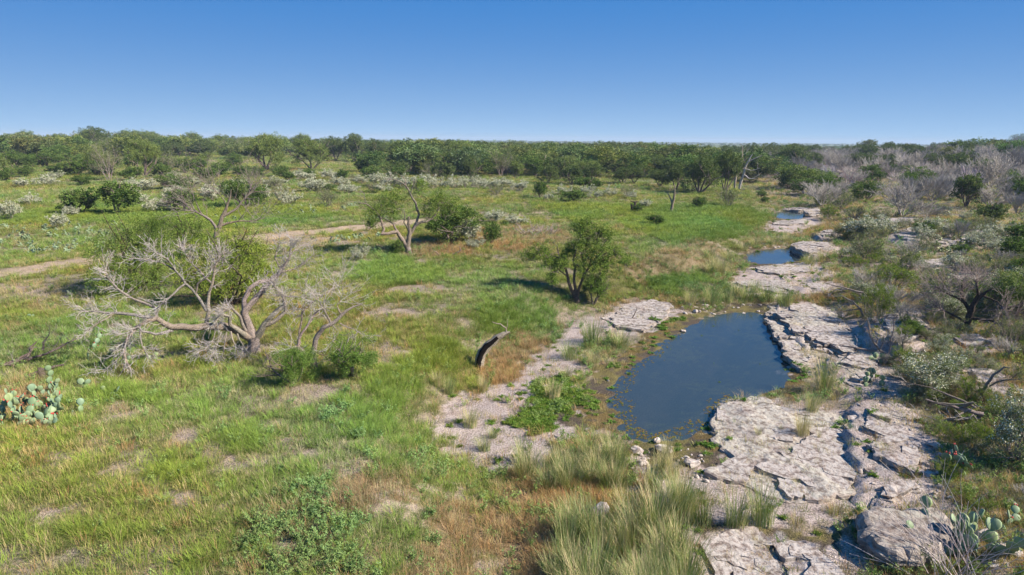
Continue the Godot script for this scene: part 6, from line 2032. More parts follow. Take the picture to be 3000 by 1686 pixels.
func make_zones() -> void:
	zone_map.resize(ZW * ZH)
	zone_map.fill(0)
	cap_map.resize(ZW * ZH)
	cap_map.fill(1e9)
	lift_map.resize(ZW * ZH)
	lift_map.fill(-9.0)
	for row in PONDS:
		var poly := flat_points(row, 1)
		var box := Rect2(poly[0], Vector2.ZERO)
		for p in poly:
			box = box.expand(p)
		pond_polys.append(poly)
		pond_boxes.append(box.grow(2.5))
	for k in TRACK.size() - 1:
		var a := Vector2(TRACK[k][0], TRACK[k][1])
		var b := Vector2(TRACK[k + 1][0], TRACK[k + 1][1])
		var s := (b - a).normalized().orthogonal()
		for o in ([0.0] if k < 8 else [-0.85, 0.85]):
			var w: float = 1.35 if k < 8 else 0.35
			fill_zone(PackedVector2Array([a + s * (o - w), b + s * (o - w), b + s * (o + w), a + s * (o + w)]), 9)
	for row in ZONES:
		fill_zone(flat_points(row, 1), row[0])
	for poly in pond_polys:
		fill_zone(poly, 4)
	for row in SLABS:
		var poly := flat_points(row, 3)
		for wide in Geometry2D.offset_polygon(poly, 0.55, Geometry2D.JOIN_ROUND):
			var box := Rect2(wide[0], Vector2.ZERO)
			for p in wide:
				box = box.expand(p)
			for iz in range(maxi(0, int((box.position.y - ZZ0) / ZC)), mini(ZH, int((box.end.y - ZZ0) / ZC) + 2)):
				for ix in range(maxi(0, int((box.position.x - ZX0) / ZC)), mini(ZW, int((box.end.x - ZX0) / ZC) + 2)):
					if Geometry2D.is_point_in_polygon(Vector2(ZX0 + (ix + 0.5) * ZC, ZZ0 + (iz + 0.5) * ZC), wide):
						lift_map[iz * ZW + ix] = maxf(lift_map[iz * ZW + ix], row[1] - 0.1)
						if zone_map[iz * ZW + ix] in [0, 13]:
							zone_map[iz * ZW + ix] = 3
	for row in SLABS:
		fill_zone(flat_points(row, 3), 10, row[1] - 0.12)

# ---------------------------------------------------------------- materials
func noise_image(size: int, freq: float, kind: int, octaves: int, seed_: int, stops: Array, gain := 0.5) -> ImageTexture:
	var n := FastNoiseLite.new()
	n.noise_type = kind
	n.frequency = freq
	n.fractal_octaves = octaves
	n.fractal_gain = gain
	n.seed = seed_
	var im := n.get_seamless_image(size, size)
	im.convert(Image.FORMAT_RGB8)
	var data := im.get_data()
	var lut := PackedByteArray()
	lut.resize(768)
	for k in 256:
		var t := k / 255.0
		var col: Color = stops[0][1]
		for s in stops.size() - 1:
			if t >= stops[s][0]:
				var f := clampf((t - stops[s][0]) / maxf(1e-4, stops[s + 1][0] - stops[s][0]), 0, 1)
				col = (stops[s][1] as Color).lerp(stops[s + 1][1], f)
		lut[k * 3] = int(col.r * 255); lut[k * 3 + 1] = int(col.g * 255); lut[k * 3 + 2] = int(col.b * 255)
	for k in size * size:
		var g := data[k * 3] * 3
		data[k * 3] = lut[g]; data[k * 3 + 1] = lut[g + 1]; data[k * 3 + 2] = lut[g + 2]
	im = Image.create_from_data(size, size, false, Image.FORMAT_RGB8, data)
	im.generate_mipmaps()
	return ImageTexture.create_from_image(im)

func grey(v: float) -> Color:
	return Color(v, v, v)

func mat(called: String, rough := 0.9, spec := 0.3) -> StandardMaterial3D:
	var m := StandardMaterial3D.new()
	m.resource_name = called
	m.vertex_color_use_as_albedo = true
	m.roughness = rough
	m.metallic_specular = spec
	m.cull_mode = BaseMaterial3D.CULL_DISABLED
	return m

func make_materials() -> void:
	var soil := noise_image(512, 0.03, FastNoiseLite.TYPE_SIMPLEX_SMOOTH, 6, 3, [[0.0, grey(0.55)], [0.35, grey(0.78)], [0.6, grey(0.95)], [1.0, grey(1.0)]])
	var grain := noise_image(512, 0.06, FastNoiseLite.TYPE_SIMPLEX_SMOOTH, 5, 11, [[0.0, grey(0.0)], [1.0, grey(1.0)]])
	var stone := noise_image(1024, 0.006, FastNoiseLite.TYPE_SIMPLEX_SMOOTH, 9, 21, [[0.0, Color(0.50, 0.46, 0.43)], [0.3, Color(0.70, 0.66, 0.64)], [0.46, Color(0.9, 0.88, 0.87)], [0.6, Color(0.97, 0.96, 0.95)], [1.0, Color(1, 1, 1)]], 0.68)
	var crack := noise_image(1024, 0.012, FastNoiseLite.TYPE_SIMPLEX_SMOOTH, 8, 5, [[0.0, grey(0.0)], [0.42, grey(0.45)], [0.47, grey(0.8)], [1.0, grey(1.0)]], 0.66)
	var ground := mat("ground soil", 0.95, 0.2)
	ground.albedo_texture = soil
	ground.uv1_triplanar = true
	ground.uv1_world_triplanar = true
	ground.uv1_scale = Vector3(0.9, 0.9, 0.9)
	ground.heightmap_enabled = true
	ground.heightmap_texture = grain
	ground.heightmap_scale = 4.0
	M.ground = ground
	var rock := mat("limestone", 0.9, 0.25)
	rock.albedo_texture = stone
	rock.uv1_triplanar = true
	rock.uv1_world_triplanar = true
	rock.uv1_scale = Vector3(0.55, 1.6, 0.55)
	rock.heightmap_enabled = true
	rock.heightmap_texture = crack
	rock.heightmap_scale = 2.2
	M.rock = rock
	var bark := mat("bark", 0.9, 0.2)
	bark.albedo_texture = noise_image(512, 0.02, FastNoiseLite.TYPE_SIMPLEX_SMOOTH, 6, 41, [[0.0, Color(0.45, 0.42, 0.40)], [0.34, Color(0.66, 0.62, 0.59)], [0.44, Color(0.88, 0.85, 0.83)], [0.64, Color(0.98, 0.97, 0.96)], [0.72, Color(0.97, 0.88, 0.72)], [1.0, Color(1, 0.92, 0.78)]], 0.62)
	bark.uv1_triplanar = true
	bark.uv1_scale = Vector3(3.5, 1.2, 3.5)
	bark.heightmap_enabled = true
	bark.heightmap_texture = grain
	bark.heightmap_scale = 5.0
	M.bark = bark
	M.twig = mat("bare twigs", 0.9, 0.2)
	for k in ["leaf", "grass"]:
		var m := mat(k, 0.8, 0.2)
		m.backlight_enabled = true
		m.backlight = Color(0.62, 0.68, 0.4)
		M[k] = m
	M.flower = mat("pale flowers", 0.8, 0.2)
	M.flower.backlight_enabled = true
	M.flower.backlight = Color(0.4, 0.4, 0.36)
	M.pad = mat("cactus pad", 0.55, 0.4)
	var water := StandardMaterial3D.new()
	water.resource_name = "pool water"
	water.albedo_color = Color(0.19, 0.255, 0.275, 0.6)
	water.transparency = BaseMaterial3D.TRANSPARENCY_ALPHA
	water.roughness = 0.02
	water.metallic_specular = 0.5
	water.normal_enabled = true
	var rip := FastNoiseLite.new()
	rip.noise_type = FastNoiseLite.TYPE_SIMPLEX_SMOOTH
	rip.frequency = 0.02
	rip.fractal_octaves = 4
	var rim := rip.get_seamless_image(512, 512)
	rim.convert(Image.FORMAT_RGBA8)
	rim.bump_map_to_normal_map(3.0)
	water.normal_texture = ImageTexture.create_from_image(rim)
	water.normal_scale = 0.07
	water.uv1_triplanar = true
	water.uv1_world_triplanar = true
	water.uv1_scale = Vector3(0.5, 0.5, 0.5)
	M.water = water

# ---------------------------------------------------------------- ground sheet
const GROUND := {
	0: Color(0.17, 0.165, 0.07), 1: Color(0.13, 0.17, 0.05), 2: Color(0.45, 0.36, 0.30), 3: Color(0.58, 0.485, 0.45), 4: Color(0.125, 0.10, 0.08), 5: Color(0.13, 0.19, 0.05),
	6: Color(0.20, 0.145, 0.06), 7: Color(0.29, 0.225, 0.14), 14: Color(0.30, 0.215, 0.13), 8: Color(0.30, 0.25, 0.20), 9: Color(0.55, 0.42, 0.315), 10: Color(0.46, 0.41, 0.385), 11: Color(0.15, 0.15, 0.07), 13: Color(0.28, 0.235, 0.17)}

func axis(lo: float, hi: float, step: float, reach: float) -> PackedFloat32Array:
	var a := PackedFloat32Array()
	var left := []
	var s := step
	var p := lo
	while p > -reach:
		s *= 1.09
		p -= s
		left.push_front(p)
	a.append_array(PackedFloat32Array(left))
	p = lo
	while p < hi:
		a.append(p)
		p += step
	s = step
	while p < reach:
		a.append(p)
		s *= 1.09
		p += s
	return a

func make_ground() -> void:
	var xs := axis(-24.0, 26.0, 0.15, 4500.0)
	var zs := PackedFloat32Array()
	for z in axis(-48.0, 0.0, 0.15, 4500.0):
		if z < 60.0:
			zs.append(z)
	var s := Shape.new()
	var w := xs.size()
	for z in zs:
		for x in xs:
			s.v.append(Vector3(x, land(x, z), z))
			var col := Color(0.135, 0.16, 0.05)
			if absf(x) < 150.0 and z > -200.0:
				var k := zone_at(x, z)
				col = GROUND[k]
				var f := n_soft.get_noise_2d(x * 1.7, z * 1.7 + 300.0)
				var g := n_fine.get_noise_2d(x * 3.0 + 500.0, z * 3.0)
				if k == 0 or k == 1 or k == 8 or k == 11 or k == 13:
					var t := smoothstep(0.0, 0.42, f + g * 0.4)
					col = col.lerp(GROUND[2], t * 0.6)
				elif k == 2 or k == 3 or k == 10:
					col = col.lerp(Color(0.24, 0.17, 0.14), smoothstep(0.1, 0.6, g + f * 0.5) * 0.6)
				elif k == 4:
					col = col.lerp(Color(0.20, 0.17, 0.07), smoothstep(-0.1, 0.4, f + g * 0.6))
				elif k == 6:
					col = col.lerp(Color(0.10, 0.085, 0.06), smoothstep(0.0, 0.4, g))
				elif k == 9:
					col = col.lerp(GROUND[0], smoothstep(0.1, 0.6, g + f) * 0.35)
				col = col * (1.0 + g * 0.18)
			s.c.append(col)
	for r in zs.size() - 1:
		for k in w - 1:
			var a := r * w + k
			s.i.append_array(PackedInt32Array([a, a + 1, a + w, a + 1, a + w + 1, a + w]))
	# smooth normals from the grid
	s.n.resize(s.v.size())
	for r in zs.size():
		for k in w:
			var dx: Vector3 = s.v[r * w + mini(k + 1, w - 1)] - s.v[r * w + maxi(k - 1, 0)]
			var dz: Vector3 = s.v[mini(r + 1, zs.size() - 1) * w + k] - s.v[maxi(r - 1, 0) * w + k]
			s.n[r * w + k] = dz.cross(dx).normalized()
	var o := part("ground", s.build(), M.ground, self)
	tag(o, "", "", "", "structure")

func make_water() -> void:
	for k in pond_polys.size():
		var grown: Array = Geometry2D.offset_polygon(pond_polys[k], 0.7, Geometry2D.JOIN_ROUND)
		var poly: PackedVector2Array = grown[0]
		var tris := Geometry2D.triangulate_polygon(poly)
		var s := Shape.new()
		for p in poly:
			s.v.append(Vector3(p.x, 0.0, p.y))
			s.n.append(Vector3.UP)
			s.c.append(Color.WHITE)
		s.i = tris
		var o := part("pool_water", s.build(), M.water, self)
		tag(o, PONDS[k][0], "", "", "structure")

# ---------------------------------------------------------------- stone
func plates(o: Node3D, row: Array, mid: Vector2, how_many: int) -> void:
	# thin broken beds still lying on the slab
	var r := rng_of(int(absf(row[4]) * 100.0))
	var edge := flat_points(row, 3)
	var box := Rect2(edge[0], Vector2.ZERO)
	for p in edge:
		box = box.expand(p)
	for k in how_many:
		var c := Vector2(r.randf_range(box.position.x, box.end.x), r.randf_range(box.position.y, box.end.y))
		var size := r.randf_range(0.3, 1.0)
		var ring := PackedVector2Array()
		var m := 26
		var turn := r.randf() * TAU
		var squash := r.randf_range(0.35, 0.8)
		for q in m:
			var a := TAU * q / m
			var rr := size * (1.0 + n_soft.get_noise_2d(cos(a) * 6.0 + k * 31.0, sin(a) * 6.0) * 0.7) * r.randf_range(0.92, 1.08)
			ring.append(c + (Vector2(cos(a), sin(a) * squash) * rr).rotated(turn))
		for cut in Geometry2D.intersect_polygons(ring, edge):
			if cut.size() < 4:
				continue
			var y: float = row[1] - 0.01 + r.randf_range(0.012, 0.05)
			var s := Shape.new()
			var tris := Geometry2D.triangulate_polygon(cut)
			var col := Color(0.42, 0.385, 0.365) * r.randf_range(0.88, 1.06)
			var tilt := Vector2(r.randf_range(-0.02, 0.02), r.randf_range(-0.02, 0.02))
			for q in range(0, tris.size(), 3):
				var p := []
				for e in 3:
					var u: Vector2 = cut[tris[q + e]]
					p.append(Vector3(u.x - mid.x, y + (u - c).dot(tilt), u.y - mid.y))
				if (p[1] - p[0]).cross(p[2] - p[0]).y > 0.0:
					s.tri(p[0], p[2], p[1], col)
				else:
					s.tri(p[0], p[1], p[2], col)
			for q in cut.size():
				var u: Vector2 = cut[q]
				var w: Vector2 = cut[(q + 1) % cut.size()]
				var a := Vector3(u.x - mid.x, y + (u - c).dot(tilt), u.y - mid.y)
				var b := Vector3(w.x - mid.x, y + (w - c).dot(tilt), w.y - mid.y)
				s.tri(a, b, a + Vector3.DOWN * 0.09, col * 0.95)
				s.tri(b, b + Vector3.DOWN * 0.09, a + Vector3.DOWN * 0.09, col * 0.95)
			part("layer", s.build(), M.rock, o)

func make_slab(row: Array, called := "limestone_slab", bevel := 0.0, dark := 1.0) -> void:
	var r := rng_of(called.length() + int(absf(row[3]) * 100.0))
	var raw := flat_points(row, 3)
	if Geometry2D.is_polygon_clockwise(raw):
		raw.reverse()
	var area := 0.0
	var mid := Vector2.ZERO
	for k in raw.size():
		area += raw[k].cross(raw[(k + 1) % raw.size()]) * 0.5
		mid += raw[k] / raw.size()
	area = absf(area)
	var step := clampf(sqrt(area) / 30.0, 0.06, 0.25)
	var edge := PackedVector2Array()
	for k in raw.size():
		var a := raw[k]
		var b := raw[(k + 1) % raw.size()]
		var m := maxi(1, int(a.distance_to(b) / (step * 1.1)))
		for q in m:
			var p := a.lerp(b, float(q) / m)
			var nn := (b - a).normalized().orthogonal()
			p += nn * (n_fine.get_noise_2d(p.x * 1.6, p.y * 1.6) * 0.22 + n_fine.get_noise_2d(p.x * 5.0, p.y * 5.0) * 0.06)
			edge.append(p)
	var all := edge.duplicate()
	var box := Rect2(edge[0], Vector2.ZERO)
	for p in edge:
		box = box.expand(p)
	var y := box.position.y + step * 0.5
	var inner := Geometry2D.offset_polygon(edge, -step * 0.6)
	while y < box.end.y:
		var x := box.position.x + step * 0.5
		while x < box.end.x:
			var p := Vector2(x + r.randf_range(-0.3, 0.3) * step, y + r.randf_range(-0.3, 0.3) * step)
			for ip in inner:
				if Geometry2D.is_point_in_polygon(p, ip):
					all.append(p)
					break
			x += step
		y += step
	var tris := Geometry2D.triangulate_delaunay(all)
	var top: float = row[1]
	var thick: float = row[2]
	var s := Shape.new()
	dark *= r.randf_range(0.86, 1.06)
	var tint := Color(0.42, 0.385 + r.randf_range(-0.008, 0.012), 0.365 + r.randf_range(-0.02, 0.02)) * dark
	var ys := PackedFloat32Array()
	for p in all:
		var lay := n_soft.get_noise_2d(p.x * 2.2 + 33.0, p.y * 1.2)
		var h := top + (floorf(lay * 7.0) * 0.022 if bevel == 0.0 else lay * 0.04) + n_fine.get_noise_2d(p.x * 2.5, p.y * 2.5) * 0.025
		ys.append(h)
	for k in range(0, tris.size(), 3):
		var a := all[tris[k]]
		var b := all[tris[k + 1]]
		var d := all[tris[k + 2]]
		if Geometry2D.is_point_in_polygon((a + b + d) / 3.0, edge):
			var cl := (b - a).cross(d - a) > 0.0
			var va := Vector3(a.x - mid.x, ys[tris[k]], a.y - mid.y)
			var vb := Vector3(b.x - mid.x, ys[tris[k + 1]], b.y - mid.y)
			var vd := Vector3(d.x - mid.x, ys[tris[k + 2]], d.y - mid.y)
			var g := n_soft.get_noise_2d(a.x * 3.0, a.y * 3.0 + 200.0)
			var col := tint.lerp(Color(0.33, 0.29, 0.27) * dark, smoothstep(0.0, 0.5, g)) * (1.0 + r.randf_range(-0.06, 0.06))
			if cl:
				s.tri(va, vb, vd, col)
			else:
				s.tri(va, vd, vb, col)
	# layered rim: beds that stand proud and weather back in turn
	var m := edge.size()
	var normals := PackedVector2Array()
	for k in m:
		var t := (edge[(k + 1) % m] - edge[(k + m - 1) % m]).normalized()
		normals.append(Vector2(t.y, -t.x))
	var beds := maxi(2, int(thick / 0.12))
	var rings := []
	rings.append([0.0, 0.0])
	if bevel > 0.0:
		rings.append([bevel * 0.6, -bevel * 0.25])
		rings.append([bevel, -bevel * 0.9])
	for k in beds:
		var t0 := -thick * (k + 0.15) / beds - bevel
		var t1 := -thick * (k + 0.82) / beds - bevel
		var o := bevel + r.randf_range(-0.05, 0.06) + (0.02 * k if bevel == 0.0 else -0.05 * k)
		rings.append([o, t0])
		rings.append([o + r.randf_range(-0.02, 0.03), t1])
		rings.append([o - 0.07, t1 - 0.004])
	rings.append([bevel + 0.05 - (0.5 if bevel > 0.0 else 0.0), -thick * 1.6 - bevel])
	var prev := PackedVector3Array()
	for q in rings.size():
		var now := PackedVector3Array()
		for k in m:
			var wob := n_fine.get_noise_3d(edge[k].x * 5.0, q * 3.1, edge[k].y * 5.0) * 0.06 if q > 0 else 0.0
			var p: Vector2 = edge[k] + normals[k] * (rings[q][0] + wob)
			now.append(Vector3(p.x - mid.x, ys[k] + rings[q][1] + (wob * 0.3), p.y - mid.y))
		if q > 0:
			for k in m:
				var k2 := (k + 1) % m
				var col := Color(0.40, 0.36, 0.33) * dark * (1.0 + r.randf_range(-0.12, 0.12))
				s.tri(prev[k], prev[k2], now[k], col)
				s.tri(prev[k2], now[k2], now[k], col)
		prev = now
	var o := part(called, s.build(), M.rock, self)
	o.position = Vector3(mid.x, 0, mid.y)
	if bevel == 0.0 and mid.y > -80.0:
		plates(o, row, mid, clampi(int(area * 2.2), 3, 26))
	tag(o, row[0], "rock" if called != "boulder" else "boulder", "limestone slabs along the creek" if called != "boulder" else "")

func rock_mesh(seed_: int, flat: float) -> ArrayMesh:
	var r := rng_of(seed_)
	var sph := SphereMesh.new()
	sph.radial_segments = 9
	sph.rings = 5
	sph.radius = 0.5
	sph.height = 1.0
	var a := sph.get_mesh_arrays()
	var vs: PackedVector3Array = a[Mesh.ARRAY_VERTEX]
	var id: PackedInt32Array = a[Mesh.ARRAY_INDEX]
	var cuts := []
	for k in 7:
		cuts.append([rdir(r), r.randf_range(0.28, 0.42)])
	var s := Shape.new()
	for k in range(0, id.size(), 3):
		var p := []
		for q in 3:
			var u := vs[id[k + q]]
			for cut in cuts:
				var dd: float = u.dot(cut[0]) - cut[1]
				if dd > 0.0:
					u -= cut[0] * dd
			u *= 1.0 + n_fine.get_noise_3d(u.x * 4.0 + seed_, u.y * 4.0, u.z * 4.0) * 0.3
			p.append(Vector3(u.x * 1.15, u.y * flat, u.z * 0.85))
		s.tri(p[0], p[1], p[2], Color(0.52, 0.47, 0.44) * (1.0 + r.randf_range(-0.06, 0.06)))
	return s.build()

func make_rocks() -> void:
	var kinds := []
	for k in 5:
		kinds.append(rock_mesh(40 + k, 0.42 + 0.08 * k))
	var r := rng_of(5)
	for k in ROCKS.size():
		var row: Array = ROCKS[k]
		var o := part("rock", kinds[k % 5], M.rock, self)
		o.position = Vector3(row[0], land(row[0], row[1]) + row[2] * 0.16, row[1])
		o.rotation = Vector3(r.randf_range(-0.15, 0.15), r.randf() * TAU, r.randf_range(-0.15, 0.15))
		o.scale = Vector3.ONE * row[2] * 0.95
		tag(o, row[3], "rock", "loose rocks")
	for k in STONES.size():
		var row: Array = STONES[k]
		var o := part("stone", kinds[(k * 3) % 5], M.rock, self)
		o.position = Vector3(row[0], land(row[0], row[1]) + row[2] * 0.12, row[1])
		o.rotation = Vector3(r.randf_range(-0.2, 0.2), r.randf() * TAU, r.randf_range(-0.2, 0.2))
		o.scale = Vector3.ONE * row[2]
		tag(o, "small pale loose stone lying on the gravel beside the creek", "stone", "small loose stones")

# ---------------------------------------------------------------- branching
func grow(s: Shape, r: RandomNumberGenerator, p: Vector3, d: Vector3, length: float, rad: float, depth: int, P: Dictionary, tips: Array) -> void:
	var segs: int = P.segs if depth > 0 else 2
	var pts := PackedVector3Array([p])
	var rads := PackedFloat32Array([rad])
	var dirs := [d]
	var q := p
	for k in segs:
		d = (d + rdir(r) * P.wob + Vector3.UP * P.up).normalized()
		q += d * length / segs
		pts.append(q)
		rads.append(maxf(P.thin, rad * (1.0 - 0.75 * (k + 1.0) / segs)))
		dirs.append(d)
	s.tube(pts, rads, 5 if rad > 0.05 else 4 if rad > 0.02 else 3, tone(P.col, r, 0.15))
	if depth == 0:
		tips.append([q, d])
		return
	var kids: int = P.kids
	for k in kids:
		var t := lerpf(P.start, 1.0, (k + r.randf()) / kids)
		var at := t * segs
		var i0 := mini(int(at), segs - 1)
		var base := pts[i0].lerp(pts[i0 + 1], at - i0)
		var bd: Vector3 = dirs[i0]
		var side := bd.cross(rdir(r)).normalized()
		var cd := (bd * cos(P.spread) + side * sin(P.spread)).normalized()
		grow(s, r, base, cd, length * P.shrink * r.randf_range(0.7, 1.2), maxf(P.thin, rad * 0.55), depth - 1, P, tips)

func puff(s: Shape, r: RandomNumberGenerator, c: Vector3, rad: Vector3, clusters: int, leaves: int, ll: float, lw: float, cols: Array, droop := 0.0, shell := 0.35, lo := 0.16, hi := 0.34) -> void:
	for k in clusters:
		var d := rdir(r)
		var rr := pow(r.randf(), shell)
		var cc := c + d * rad * rr
		var cr := (rad.x + rad.y + rad.z) / 3.0 * r.randf_range(lo, hi)
		var base: Color = tone((cols[r.randi() % cols.size()] as Color), r, 0.18)
		for q in leaves:
			var e := rdir(r)
			var p := cc + e * cr * sqrt(r.randf())
			var dir := (e * 0.8 + d * 0.4 + rdir(r) * 0.6 + Vector3.DOWN * droop).normalized() * ll * r.randf_range(0.6, 1.3)
			var w := dir.cross(rdir(r)).normalized() * lw * 0.5
			s.leaf(p, dir, w, tone(base, r, 0.16))

const LEAF := {
	"oak": [Color(0.075, 0.108, 0.034), Color(0.11, 0.148, 0.05), Color(0.15, 0.185, 0.072)],
	"mesquite": [Color(0.12, 0.165, 0.045), Color(0.16, 0.205, 0.055), Color(0.19, 0.235, 0.075)],
	"bush": [Color(0.065, 0.115, 0.025), Color(0.10, 0.155, 0.036), Color(0.135, 0.19, 0.05)],
	"thorn": [Color(0.09, 0.165, 0.03), Color(0.13, 0.205, 0.045), Color(0.16, 0.235, 0.06)],
	"grey": [Color(0.155, 0.175, 0.085), Color(0.20, 0.21, 0.12), Color(0.165, 0.19, 0.07)],
	"bright": [Color(0.14, 0.195, 0.025), Color(0.19, 0.24, 0.04), Color(0.115, 0.17, 0.03)],
	"white": [Color(0.17, 0.20, 0.10), Color(0.23, 0.25, 0.15), Color(0.14, 0.17, 0.07)]}

func unit_plant(kind: String, seed_: int, fine := false) -> Dictionary:
	var r := rng_of(seed_)
	var wood := Shape.new()
	var leaf := Shape.new()
	var flower := Shape.new()
	var tips := []
	var bark := Color(0.17, 0.14, 0.12)
	var small := 0.6 if fine else 1.0
	var more := 2.3 if fine else 1.0
	if kind == "dead":
		var P := {"segs": 3, "wob": 0.13, "up": 0.06, "thin": 0.0036, "kids": 5, "start": 0.25, "spread": 0.42, "shrink": 0.62, "col": Color(0.315, 0.295, 0.275)}
		for k in 9:
			var a := TAU * (k + r.randf()) / 9.0
			var lean := r.randf_range(0.15, 1.15)
			grow(wood, r, Vector3(cos(a), 0, sin(a)) * 0.02, Vector3(cos(a) * sin(lean), cos(lean), sin(a) * sin(lean)), r.randf_range(0.5, 0.72), 0.017, 3, P, tips)
	elif kind == "grey" or kind == "white" or kind == "bright":
		var P := {"segs": 3, "wob": 0.2, "up": 0.05, "thin": 0.0025, "kids": 5, "start": 0.3, "spread": 0.55, "shrink": 0.55, "col": Color(0.25, 0.21, 0.19)}
		for k in 8:
			var a := TAU * (k + r.randf()) / 8.0
			var lean := r.randf_range(0.1, 1.05)
			grow(wood, r, Vector3(cos(a), 0, sin(a)) * 0.03, Vector3(cos(a) * sin(lean), cos(lean), sin(a) * sin(lean)), r.randf_range(0.42, 0.62), 0.014, 2, P, tips)
		var per := int((12 if kind == "grey" else 22) * more)
		for tip in tips:
			var base: Color = tone(LEAF[kind][r.randi() % 3], r, 0.15)
			for q in per:
				var p: Vector3 = tip[0] + rdir(r) * r.randf() * 0.085
				p.y = maxf(p.y, 0.02)
				var d := (rdir(r) + (tip[1] as Vector3) * 0.6).normalized() * 0.042 * small * r.randf_range(0.6, 1.3)
				leaf.leaf(p, d, d.cross(rdir(r)).normalized() * 0.0095 * small, tone(base, r, 0.15))
			if kind == "white" and tip[0].y > 0.25 and r.randf() < (0.6 if fine else 0.92):
				for q in int(20 * (1.2 if fine else 1.0)):
					var p: Vector3 = tip[0] + (rdir(r) + Vector3.UP * 0.3) * 0.085 * r.randf()
					var d := rdir(r) * 0.034 * small
					flower.leaf(p, d, d.cross(rdir(r)).normalized() * 0.014 * small, tone(Color(0.60, 0.60, 0.47), r, 0.1))
	else:
		var tree := kind == "oak" or kind == "mesquite"
		var P := {"segs": 4, "wob": 0.25, "up": 0.08, "thin": 0.004, "kids": 3, "start": 0.4, "spread": 0.6, "shrink": 0.6, "col": bark}
		for k in 4:
			var a := TAU * (k + r.randf()) / 4.0
			var lean := r.randf_range(0.15, 0.75)
			grow(wood, r, Vector3(cos(a), 0, sin(a)) * 0.015, Vector3(cos(a) * sin(lean), cos(lean), sin(a) * sin(lean)), r.randf_range(0.42, 0.55), 0.026, 2, P, tips)
		var lumps := 22 if tree else 26 if kind == "thorn" else 18
		for k in lumps:
			var d := rdir(r)
			d.y = absf(d.y) * 0.95 - (0.75 if k % 3 == 0 else 0.0)
			var c := Vector3(0, 0.46 if tree else 0.40, 0) + d * Vector3(0.33, 0.33, 0.33) * r.randf_range(0.6, 1.08)
			var rr := r.randf_range(0.13, 0.23) if kind != "thorn" else r.randf_range(0.09, 0.2)
			if kind == "thorn":
				puff(leaf, r, c, Vector3(rr, rr * 0.8, rr), int(20 * more), 16, 0.04 * small, 0.011 * small, LEAF[kind], 0.1, 0.7, 0.1, 0.4)
			elif kind == "mesquite":
				puff(leaf, r, c, Vector3(rr, rr * 0.75, rr), int(16 * sqrt(more)), int(22 * sqrt(more)), 0.052 * small, 0.014 * small, LEAF[kind], 0.2, 0.6, 0.1, 0.36)
			else:
				puff(leaf, r, c, Vector3(rr, rr * 0.8, rr), int(15 * sqrt(more)), int(22 * sqrt(more)), 0.042 * small, 0.027 * small, LEAF[kind], 0.0, 0.35)
	wood.fit([leaf, flower])
	var out := {"wood": wood.build(), "leaf": leaf.build() if leaf.v.size() > 0 else null, "flower": flower.build() if flower.v.size() > 0 else null}
	return out

const KIND_NAME := {"thorn": "green_thorn_bush", "oak": "oak_tree", "mesquite": "mesquite_tree", "bush": "green_bush", "grey": "twiggy_bush", "bright": "leafy_shrub", "white": "flowering_bush", "dead": "dead_tree"}
const KIND_LABEL := {
	"thorn": "feathery bright green thorn bush", "oak": "dark rounded oak", "mesquite": "loose light green mesquite", "bush": "round dark green bush", "grey": "grey-green twiggy bush",
	"bright": "low yellow-green shrub", "white": "white-flowered bush", "dead": "grey leafless tree"}
const KIND_CATEGORY := {"thorn": "bush", "oak": "tree", "mesquite": "tree", "bush": "bush", "grey": "bush", "bright": "shrub", "white": "bush", "dead": "dead tree"}
const KIND_GROUP := {"thorn": "thorn bushes", "oak": "oaks along the woodland edge", "mesquite": "mesquites along the woodland edge", "bush": "green scrub bushes", "grey": "twiggy grey bushes", "bright": "yellow-green shrubs", "white": "white-flowered bushes", "dead": "leafless trees on the right hillside"}
var units := {}

func where(x: float, z: float) -> String:
	var a := atan2(x, -z)
	var far := Vector2(x, z).length()
	if a > 0.42:
		return "nearer on the right bank" if far < 50.0 else "low on the right hillside" if far < 85.0 else "high on the right hillside" if far < 130.0 else "on the skyline of the right hillside"
	var side := "at the far left" if a < -0.52 else "beyond the big dead tree" if a < -0.33 else "between the two dead-limbed trees" if a < -0.2 else "beyond the split mesquite" if a < -0.05 else "beyond the meadow's centre" if a < 0.12 else "beyond the creekside mesquite" if a < 0.24 else "by the bleached dead tree"
	return side + (", in the meadow" if far < 90.0 else ", at the front of the woods" if far < 150.0 else ", deep in the treeline")

func put_plant(kind: String, x: float, z: float, w: float, h: float, label: String, r: RandomNumberGenerator) -> void:
	var o := thing(KIND_NAME[kind], label if label != "" else KIND_LABEL[kind] + " " + where(x, z), KIND_CATEGORY[kind], Vector3(x, land(x, z) - 0.03, z), r.randf() * TAU, KIND_GROUP[kind])
	var from: Array = units[kind + "_near"] if (z > -34.0 or w > 4.5) and kind != "dead" else units[kind]
	var u: Dictionary = from[r.randi() % from.size()]
	o.scale = Vector3(w, h, w) * (1.0 if kind != "dead" else 0.9)
	part("trunk" if kind in ["oak", "mesquite", "dead"] else "stems", u.wood, M.twig, o)
	if u.leaf:
		part("crown" if kind in ["oak", "mesquite"] else "foliage", u.leaf, M.leaf, o)
	if u.flower:
		part("flowers", u.flower, M.flower, o)

func make_plants() -> void:
	var n := {"thorn": 2, "oak": 5, "mesquite": 4, "bush": 4, "grey": 4, "bright": 3, "white": 4, "dead": 5}
	for kind in n:
		units[kind] = []
		for k in n[kind]:
			units[kind].append(unit_plant(kind, 100 + k * 17 + kind.length() * 1000))
		if kind != "dead":
			units[kind + "_near"] = []
			for k in 2:
				units[kind + "_near"].append(unit_plant(kind, 900 + k * 17 + kind.length() * 1000, true))
	var r := rng_of(77)
	for row in PLANTS:
		put_plant(row[0], row[1], row[2], row[3], row[4], row[5], r)
	for row in TREES:
		put_plant(row[0], row[1], row[2], row[3], row[4], "", r)

